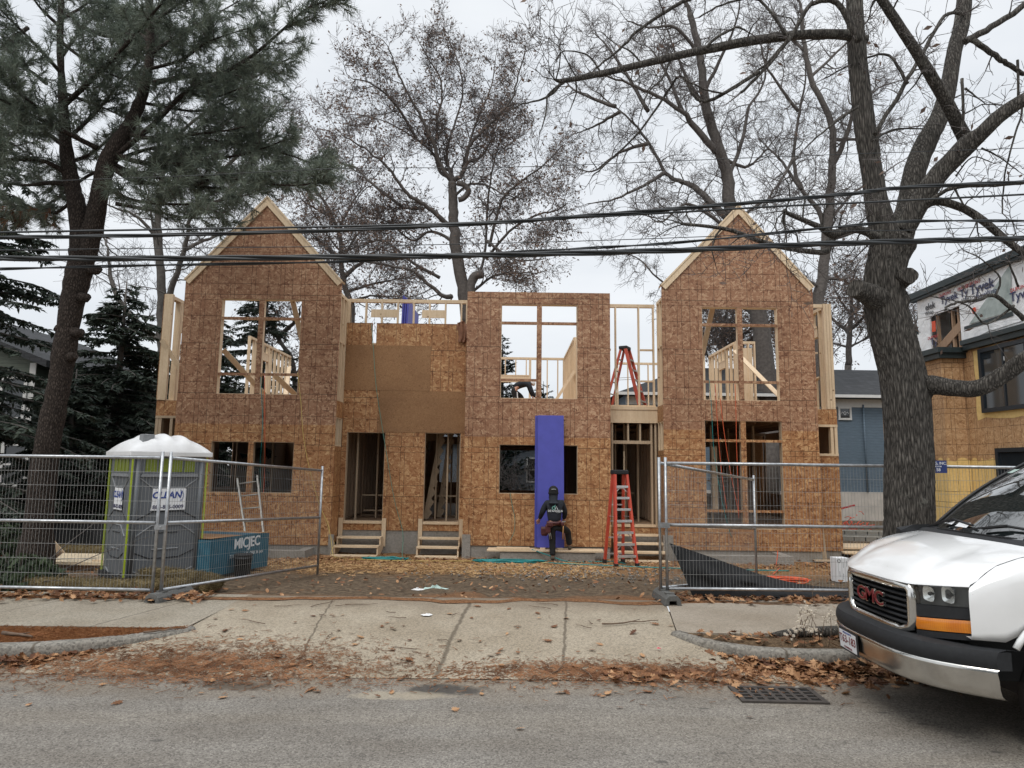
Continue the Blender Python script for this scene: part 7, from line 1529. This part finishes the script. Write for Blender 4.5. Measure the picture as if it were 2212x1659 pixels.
    b = MB(); b.grid([[vf(s, .705, .035, True), vf(s, .72, -.02, True), vf(s, .71, -.16, True)] for s in lin(-.925, .925, 40)]); b.build('bumper_shelf', M['blackp'], t)
    b = MB(); g = []
    for s in lin(-.925, .925, 60): g.append([vf(s, z, o, True) for z, o in ((.59, .035), (.58, .050), (.56, .050), (.52, .042), (.46, .040), (.42, .030), (.40, .012), (.39, -.03))])
    b.grid(g); b.build('bumper_chrome', M['chrome_dull'], t)
    pf = frame(vf(.22, .49, .062, True), vf(.05, .49, .06, True)-vf(.40, .49, .06, True), V((-.05, 0, 1)))
    def px(a, c, d0, d1, nm, mt, par): b = MB(); b.box((a[0], a[1], d0), (c[0], c[1], d1)); b.v = [tuple(pf @ V(p)) for p in b.v]; return b.build(nm, mt, par)
    pl_ = px((-.165, -.088), (.165, .088), -.012, -.002, 'plate_frame', M['black'], t); pt_ = px((-.150, -.072), (.150, .072), -.001, .002, 'licence_plate', M['plate'], pl_)
    text('T63-183', .088, pf @ Matrix.Translation((0, .006, .0035)), M['gmc'], pt_, 'plate_lettering', bold=.0012); text('COMMERCIAL', .024, pf @ Matrix.Translation((0, -.057, .0035)), M['gmc'], pt_, 'plate_lettering'); text('MASSACHUSETTS', .020, pf @ Matrix.Translation((0, .060, .0035)), M['navy'], pt_, 'plate_lettering')
    # wheels and underbody
    for X_, nm in ((3.94, 'wheel'), (7.2, 'wheel')):
        for sg in (-1, 1):
            c = V((X_, CY+sg*.80, .37)); b = MB(); prof = ((.21, -.10), (.30, -.115), (.36, -.09), (.372, 0), (.36, .09), (.30, .115), (.21, .10))
            b.loft([[c+V((cos(a)*r, o, sin(a)*r)) for r, o in prof] for a in lin(0, 2*pi, 33)], closed=False); wh = b.build('wheel', M['black'], t)
            b = MB(); b.loft([[c+V((cos(a)*r, sg*o, sin(a)*r)) for a in lin(0, 2*pi, 25)[:-1]] for r, o in ((.215, .09), (.19, .05), (.10, .03), (.07, .07), (.02, .08))], caps=False); b.build('rim', M['alu_d'], wh)
    b = MB(); b.box((3.75, CY-.80, .30), (8.2, CY+.80, .46)); b.box((3.1, CY-.6, .46), (3.3, CY+.6, .72)); b.build('underbody', M['black'], t)
    b = MB(); b.box((3.26, CY-.72, .46), (4.5, CY+.78, 1.02)); b.build('engine_bay', M['void'], t)
van()
# ------------------------------------------------------------------ people
def person(label, body, hood, trous, extra, origin, rad):
    pass
def chain(parts):
    """parts: dict name -> (point, radius, parent) -> verts, edges, radii"""
    names = list(parts); idx = {n: i for i, n in enumerate(names)}
    return [parts[n][0] for n in names], [(idx[parts[n][2]], idx[n]) for n in names if parts[n][2]], [parts[n][1] for n in names]
def hand(parts, wrist, elbow, tip_dir, side, nm, grip=.5):
    """palm, four unequal bent fingers and a thumb from the side of the palm"""
    d = V(tip_dir).normalized(); s = V(side).normalized(); s = (s-d*s.dot(d)).normalized(); n = d.cross(s)
    palm = wrist+d*.05; parts[nm+'palm'] = (palm, (.028, .022), nm+'wrist')
    for i, (o, l) in enumerate(((-.030, .070), (-.010, .080), (.010, .075), (.030, .060))):
        k = palm+d*.045+s*o; parts[f'{nm}k{i}'] = (k, .0105, nm+'palm'); m_ = k+(d*(1-grip*.4)+n*grip*.6).normalized()*l*.5; parts[f'{nm}m{i}'] = (m_, .0095, f'{nm}k{i}'); parts[f'{nm}t{i}'] = (m_+(d*(1-grip)+n*grip).normalized()*l*.5, .008, f'{nm}m{i}')
    a = palm+s*-.038+d*.005; parts[nm+'th0'] = (a, .012, nm+'palm'); parts[nm+'th1'] = (a+(d*.8-s*.5+n*.3).normalized()*.045, .010, nm+'th0')
def make_person(name, label, root_loc, J, cat='person'):
    """J: joints in world coordinates"""
    P_ = {}
    P_['pelvis'] = (J['pelvis'], (.125, .10), None); P_['spine'] = (J['spine'], (.12, .095), 'pelvis'); P_['chest'] = (J['chest'], (.145, .105), 'spine'); P_['neck'] = (J['neck'], .055, 'chest'); P_['head0'] = (J['neck'].lerp(J['head'], .45), .062, 'neck'); P_['head'] = (J['head'], (.082, .092), 'head0'); P_['crown'] = (J['head']+(J['head']-J['neck']).normalized()*.07, .06, 'head')
    f = J['face'].normalized(); sd = f.cross((J['head']-J['neck']).normalized()).normalized()
    P_['nose'] = (J['head']+f*.088-(J['head']-J['neck']).normalized()*.01, .012, 'head'); P_['earL'] = (J['head']+sd*.085, .014, 'head'); P_['earR'] = (J['head']-sd*.085, .014, 'head')
    for s in 'LR':
        P_[s+'sh'] = (J[s+'sh'], .062, 'chest'); P_[s+'el'] = (J[s+'el'], .042, s+'sh'); P_[s+'wrist'] = (J[s+'ha'], .028, s+'el'); hand(P_, J[s+'ha'], J[s+'el'], (J[s+'ha']-J[s+'el']), J.get(s+'side', V((0, 1, 0))), s, J.get('grip', .5))
        P_[s+'hip'] = (J[s+'hip'], .088, 'pelvis'); P_[s+'kn'] = (J[s+'kn'], .058, s+'hip'); P_[s+'an'] = (J[s+'an'], .042, s+'kn'); P_[s+'toe'] = (J[s+'toe'], .035, s+'an')
    v, e, r = chain(P_); ids = list(P_)
    b = skin(v, e, r, name, M['skin']); o = tag(b, label, cat)
    # eyes and mouth on the face
    m_ = MB(); up = (J['head']-J['neck']).normalized()
    for s in (-1, 1): c = J['head']+f*.083+sd*s*.032+up*.012; m_.box(c-V((.008, .008, .005)), c+V((.008, .008, .005)))
    c = J['head']+f*.082-up*.048; m_.box(c-V((.016, .006, .004)), c+V((.016, .006, .004))); m_.build('facial_features', M['black'], o, local=True)
    # hoodie
    H_ = {'waist': (J['pelvis'].lerp(J['spine'], .18), (.165, .13), None), 'spine': (J['spine'], (.165, .13), 'waist'), 'chest': (J['chest'], (.185, .14), 'spine'), 'collar': (J['neck'].lerp(J['chest'], .25), (.105, .10), 'chest')}
    for s in 'LR': H_[s+'sh'] = (J[s+'sh'], .092, 'chest'); H_[s+'mid'] = (J[s+'sh'].lerp(J[s+'el'], .5), .078, s+'sh'); H_[s+'el'] = (J[s+'el'], .066, s+'mid'); H_[s+'cuff'] = (J[s+'el'].lerp(J[s+'ha'], .92), .046, s+'el')
    hd = skin(*chain(H_), 'hoodie', M['hoodie'], o)
    if 'hoodlump' in J: q = {'a': (J['hoodlump'], (.10, .075), None), 'b': (J['hoodlump']+V((0, .05, .07)), (.09, .06), 'a'), 'c': (J['hoodlump']+V((0, -.01, -.07)), (.06, .04), 'a')}; skin(*chain(q), 'hood', M['hoodie'], hd)
    T_ = {'pelvis': (J['pelvis'], (.155, .125), None), 'belt': (J['pelvis'].lerp(J['spine'], .3), (.14, .11), 'pelvis')}
    for s in 'LR': T_[s+'hip'] = (J[s+'hip'], .112, 'pelvis'); T_[s+'th'] = (J[s+'hip'].lerp(J[s+'kn'], .5), .092, s+'hip'); T_[s+'kn'] = (J[s+'kn'], .080, s+'th'); T_[s+'ca'] = (J[s+'kn'].lerp(J[s+'an'], .5), .072, s+'kn'); T_[s+'an'] = (J[s+'kn'].lerp(J[s+'an'], .97), .070, s+'ca')
    tr = skin(*chain(T_), 'trousers', M['trouser'], o)
    for s in 'LR': B_ = {'a': (J[s+'an']+V((0, 0, .03)), .058, None), 'b': (J[s+'an']+V((0, 0, -.045)), .055, 'a'), 'c': (J[s+'an'].lerp(J[s+'toe'], .6)+V((0, 0, -.02)), .046, 'b'), 'd': (J[s+'toe'], .038, 'c')}; skin(*chain(B_), 'boot', M['boot'], o)
    return o, hd, tr
q = lambda x, y, dy=0: at(1094.5+x*.16665, 979.3+y*.16665, 15.18+dy)
J = dict(pelvis=q(622, 935), spine=q(618, 810, .03), chest=q(613, 690, .07), neck=q(606, 585, .10), head=q(606, 495, .12), face=V((0, 1, .08)), Lsh=q(510, 650, .07), Lel=q(458, 770, .06), Lha=q(425, 850, .26), Rsh=q(716, 645, .07), Rel=q(756, 775, .14), Rha=q(742, 850, .36),
     Lhip=q(580, 955), Lkn=q(592, 1140, .03), Lan=q(596, 1340, .0), Ltoe=q(592, 1362, .14), Rhip=q(680, 950, .02), Rkn=q(792, 1010, .30), Ran=q(815, 1165, .36), Rtoe=q(822, 1185, .50), hoodlump=q(606, 600, -.045), Lside=V((1, 0, 0)), Rside=V((-1, 0, 0)))
J['Lan'].z = max(J['Lan'].z, -.11); J['Ltoe'].z = J['Lan'].z-.065; J['Ran'].z = .14; J['Rtoe'].z = .085
w1, hd1, tr1 = make_person('person', 'worker from behind in black hoodie, beanie and tool belt, one foot on the planks', None, J)
# beanie
def cap(head, up, r, mt, o, nm, k0=-.1, squash=1.0):
    up = up.normalized(); a = up.orthogonal().normalized(); c = up.cross(a); b = MB(); rr = []
    for h, w in ((k0, 1.03), (.0, 1.06), (.25, 1.05), (.55, .95), (.85, .72), (1.05, .38), (1.12, .05)): rr.append([head+up*(h*r*squash)+(a*cos(x)+c*sin(x))*(r*w) for x in lin(0, 2*pi, 21)[:-1]])
    b.loft(rr); return b.build(nm, mt, o)
bn = cap(J['head']+V((0, 0, .0)), V((0, -.08, 1)), .105, M['beanie'], w1, 'beanie', -.55, 1.15)
b = MB(); h0 = J['head']; b.tube([h0+V((cos(a)*.108, sin(a)*.108, -.035)) for a in lin(0, 2*pi, 21)], .016, 6); b.build('beanie_cuff', M['beanie'], bn)
b = MB(); b.tube([h0+V((cos(a)*.113, sin(a)*.113-.004, .052+.006*sin(3*a))) for a in lin(-pi/2-.45, -pi/2+.45, 8)], .006, 4); b.build('beanie_print', M['print_hood'], bn)
bk = J['chest'].lerp(J['spine'], .22); yb = bk.y-.165
fr_ = lambda x, z: frame((x, yb-.012, z), (1, 0, 0), (0, .06, 1))
zc = q(0, 735).z; xc = q(625, 735).x
text("DE'ANGELIS", .058, fr_(xc, zc), M['print_hood'], hd1, 'back_print', bold=.0012, spacing=1.08); text('CARPENTRY', .018, fr_(xc+.06, zc-.035), M['print_hood'], hd1, 'back_print')
b = MB(); zl = q(0, 695).z
b.tube([V((xc-.035+.032*cos(a), yb-.014, zl-.005+.032*sin(a))) for a in lin(.9, 5.6, 12)], .007, 5); b.tube([V((xc-.005, yb-.014, zl+.062)), V((xc-.012, yb-.014, zl-.03))], .006, 5); b.build('back_emblem', M['print_mint'], hd1)
b = MB(); b.tube([V((xc-.002, yb-.014, zl-.035)), V((xc+.026, yb-.014, zl+.035)), V((xc+.055, yb-.014, zl-.035))], .008, 5, smooth=False); b.build('back_emblem', M['print_hood'], hd1)
# tool belt, pouches, hammer
wc = J['pelvis'].lerp(J['spine'], .30); b = MB(); b.loft([[wc+V((cos(a)*.172*k, sin(a)*.142*k, z)) for a in lin(0, 2*pi, 25)[:-1]] for k, z in ((.98, -.035), (1.03, -.035), (1.03, .03), (.98, .03))]); tb = b.build('tool_belt', M['belt'], w1)
def pouch(x, y, w, h, dy, par, mt='belt'):
    c = q(x, y, dy); b = MB(); b.loft([[c+V((sx*w*k, sy*.05*k2, z)) for sx, sy in ((-1, -1), (1, -1), (1, 1), (-1, 1))] for k, k2, z in ((.75, .6, -h), (1, 1.1, -h*.6), (1.0, 1.2, h*.6), (.9, .9, h))], smooth=False); return b.build('pouch', M[mt], par, bevel=.01)
pouch(488, 1010, .075, .10, -.02, tb); pouch(535, 985, .055, .11, -.10, tb); pouch(560, 920, .07, .06, -.13, tb); pouch(722, 915, .035, .05, -.12, tb)
b = MB(); b.tube([q(738, 890, -.15), q(733, 980, -.16), q(727, 1115, -.15)], [.012, .013, .015], 6); hm = b.build('hammer_handle', M['handle'], tb); b = MB(); b.beam(q(715, 885, -.15), q(762, 882, -.15), .025, .025); b.build('hammer_head', M['alu_d'], hm)
for x0, y0, x1, y1 in ((560, 1000, 580, 1110), (545, 1010, 560, 1120)): b = MB(); b.tube([q(x0, y0, -.14), q(x1, y1, -.14)], .008, 5); b.build('hand_tool', M['alu_d'], tb)
# second worker, bending on the upper floor
q2 = lambda x, y, dy=0: at(1048.4+x*.2179, 771.9+y*.2179, 21.2+dy)
J2 = dict(pelvis=q2(278, 312), spine=q2(330, 272), chest=q2(392, 256), neck=q2(436, 252), head=q2(462, 258), face=V((.55, -.05, -.85)), Lsh=q2(430, 270, .17), Lel=q2(448, 340, .2), Lha=q2(470, 395, .15), Rsh=q2(430, 268, -.17), Rel=q2(462, 340, -.2), Rha=q2(498, 402, -.12),
      Lhip=q2(285, 335, .1), Lkn=q2(368, 400, .12), Lan=q2(345, 470, .12), Ltoe=q2(380, 480, .12), Rhip=q2(285, 335, -.1), Rkn=q2(300, 420, -.1), Ran=q2(275, 480, -.1), Rtoe=q2(315, 490, -.1))
for s in 'LR': J2[s+'an'].z = 3.45+.09; J2[s+'toe'].z = 3.45+.035
J2['Lkn'].z = max(J2['Lkn'].z, 3.85); J2['Rkn'].z = max(J2['Rkn'].z, 3.88)
w2, hd2, tr2 = make_person('person', 'worker in dark clothes and pale cap bending down on the upper floor', None, J2)
cp = cap(J2['head'], V((.75, 0, .65)), .102, M['white'], w2, 'cap', -.15)
b = MB(); b.beam(J2['pelvis']+V((.12, -.16, -.12)), J2['pelvis']+V((.16, -.16, -.55)), .03, .01); b.build('tape_strip', M['sticker'], tr2)
# ------------------------------------------------------------------ light
w = bpy.data.worlds.new('World'); sc.world = w; w.use_nodes = True; nt = w.node_tree; nd = nt.nodes
sky = nd.new('ShaderNodeTexSky'); sky.sky_type = 'NISHITA'; sky.sun_disc = False; EL, AZ = radians(52), radians(205)
sky.sun_elevation = EL; sky.sun_rotation = AZ; sky.air_density = 1.2; sky.dust_density = 2.0
tc = nd.new('ShaderNodeTexCoord'); mp = nd.new('ShaderNodeMapping'); mp.inputs['Scale'].default_value = (1.4, 1.4, 4.2)
n1 = nd.new('ShaderNodeTexNoise'); n1.inputs['Scale'].default_value = 1.7; n1.inputs['Detail'].default_value = 5
nt.links.new(tc.outputs['Generated'], mp.inputs[0]); nt.links.new(mp.outputs[0], n1.inputs['Vector'])
rp = nd.new('ShaderNodeValToRGB'); rp.color_ramp.elements[0].position = .32; rp.color_ramp.elements[0].color = (.80, .845, .90, 1); rp.color_ramp.elements[1].position = .66; rp.color_ramp.elements[1].color = (.955, .985, 1.02, 1)
nt.links.new(n1.outputs['Fac'], rp.inputs[0])
sx = nd.new('ShaderNodeSeparateXYZ'); nt.links.new(tc.outputs['Generated'], sx.inputs[0])
mr = nd.new('ShaderNodeMapRange'); mr.interpolation_type = 'SMOOTHSTEP'; mr.inputs[1].default_value = .62; mr.inputs[2].default_value = .98; mr.inputs[3].default_value = 10.0; mr.inputs[4].default_value = 25.0
nt.links.new(sx.outputs[2], mr.inputs[0])
vm = nd.new('ShaderNodeVectorMath'); vm.operation = 'SCALE'; nt.links.new(rp.outputs[0], vm.inputs[0]); nt.links.new(mr.outputs[0], vm.inputs['Scale'])
mx = nd.new('ShaderNodeMix'); mx.data_type = 'RGBA'; mx.inputs[0].default_value = .93; nt.links.new(sky.outputs[0], mx.inputs[6]); nt.links.new(vm.outputs[0], mx.inputs[7])
bg = nd['Background']; bg.inputs['Strength'].default_value = .1; nt.links.new(mx.outputs[2], bg.inputs[0])
sl = bpy.data.lights.new('sun', 'SUN'); sl.energy = 1.25; sl.angle = radians(25); sl.color = (1, .96, .9)
so = bpy.data.objects.new('sun', sl); col.objects.link(so)
dirv = V((sin(AZ)*cos(EL), cos(AZ)*cos(EL), sin(EL)))
so.rotation_euler = dirv.to_track_quat('Z', 'Y').to_euler(); so.location = (0, -10, 30)
sc.view_settings.view_transform = 'Standard'; sc.view_settings.look = 'None'; sc.view_settings.exposure = 0; sc.view_settings.gamma = 1
sc.cycles.max_bounces = 6; sc.cycles.transparent_max_bounces = 8; sc.cycles.sample_clamp_indirect = 6
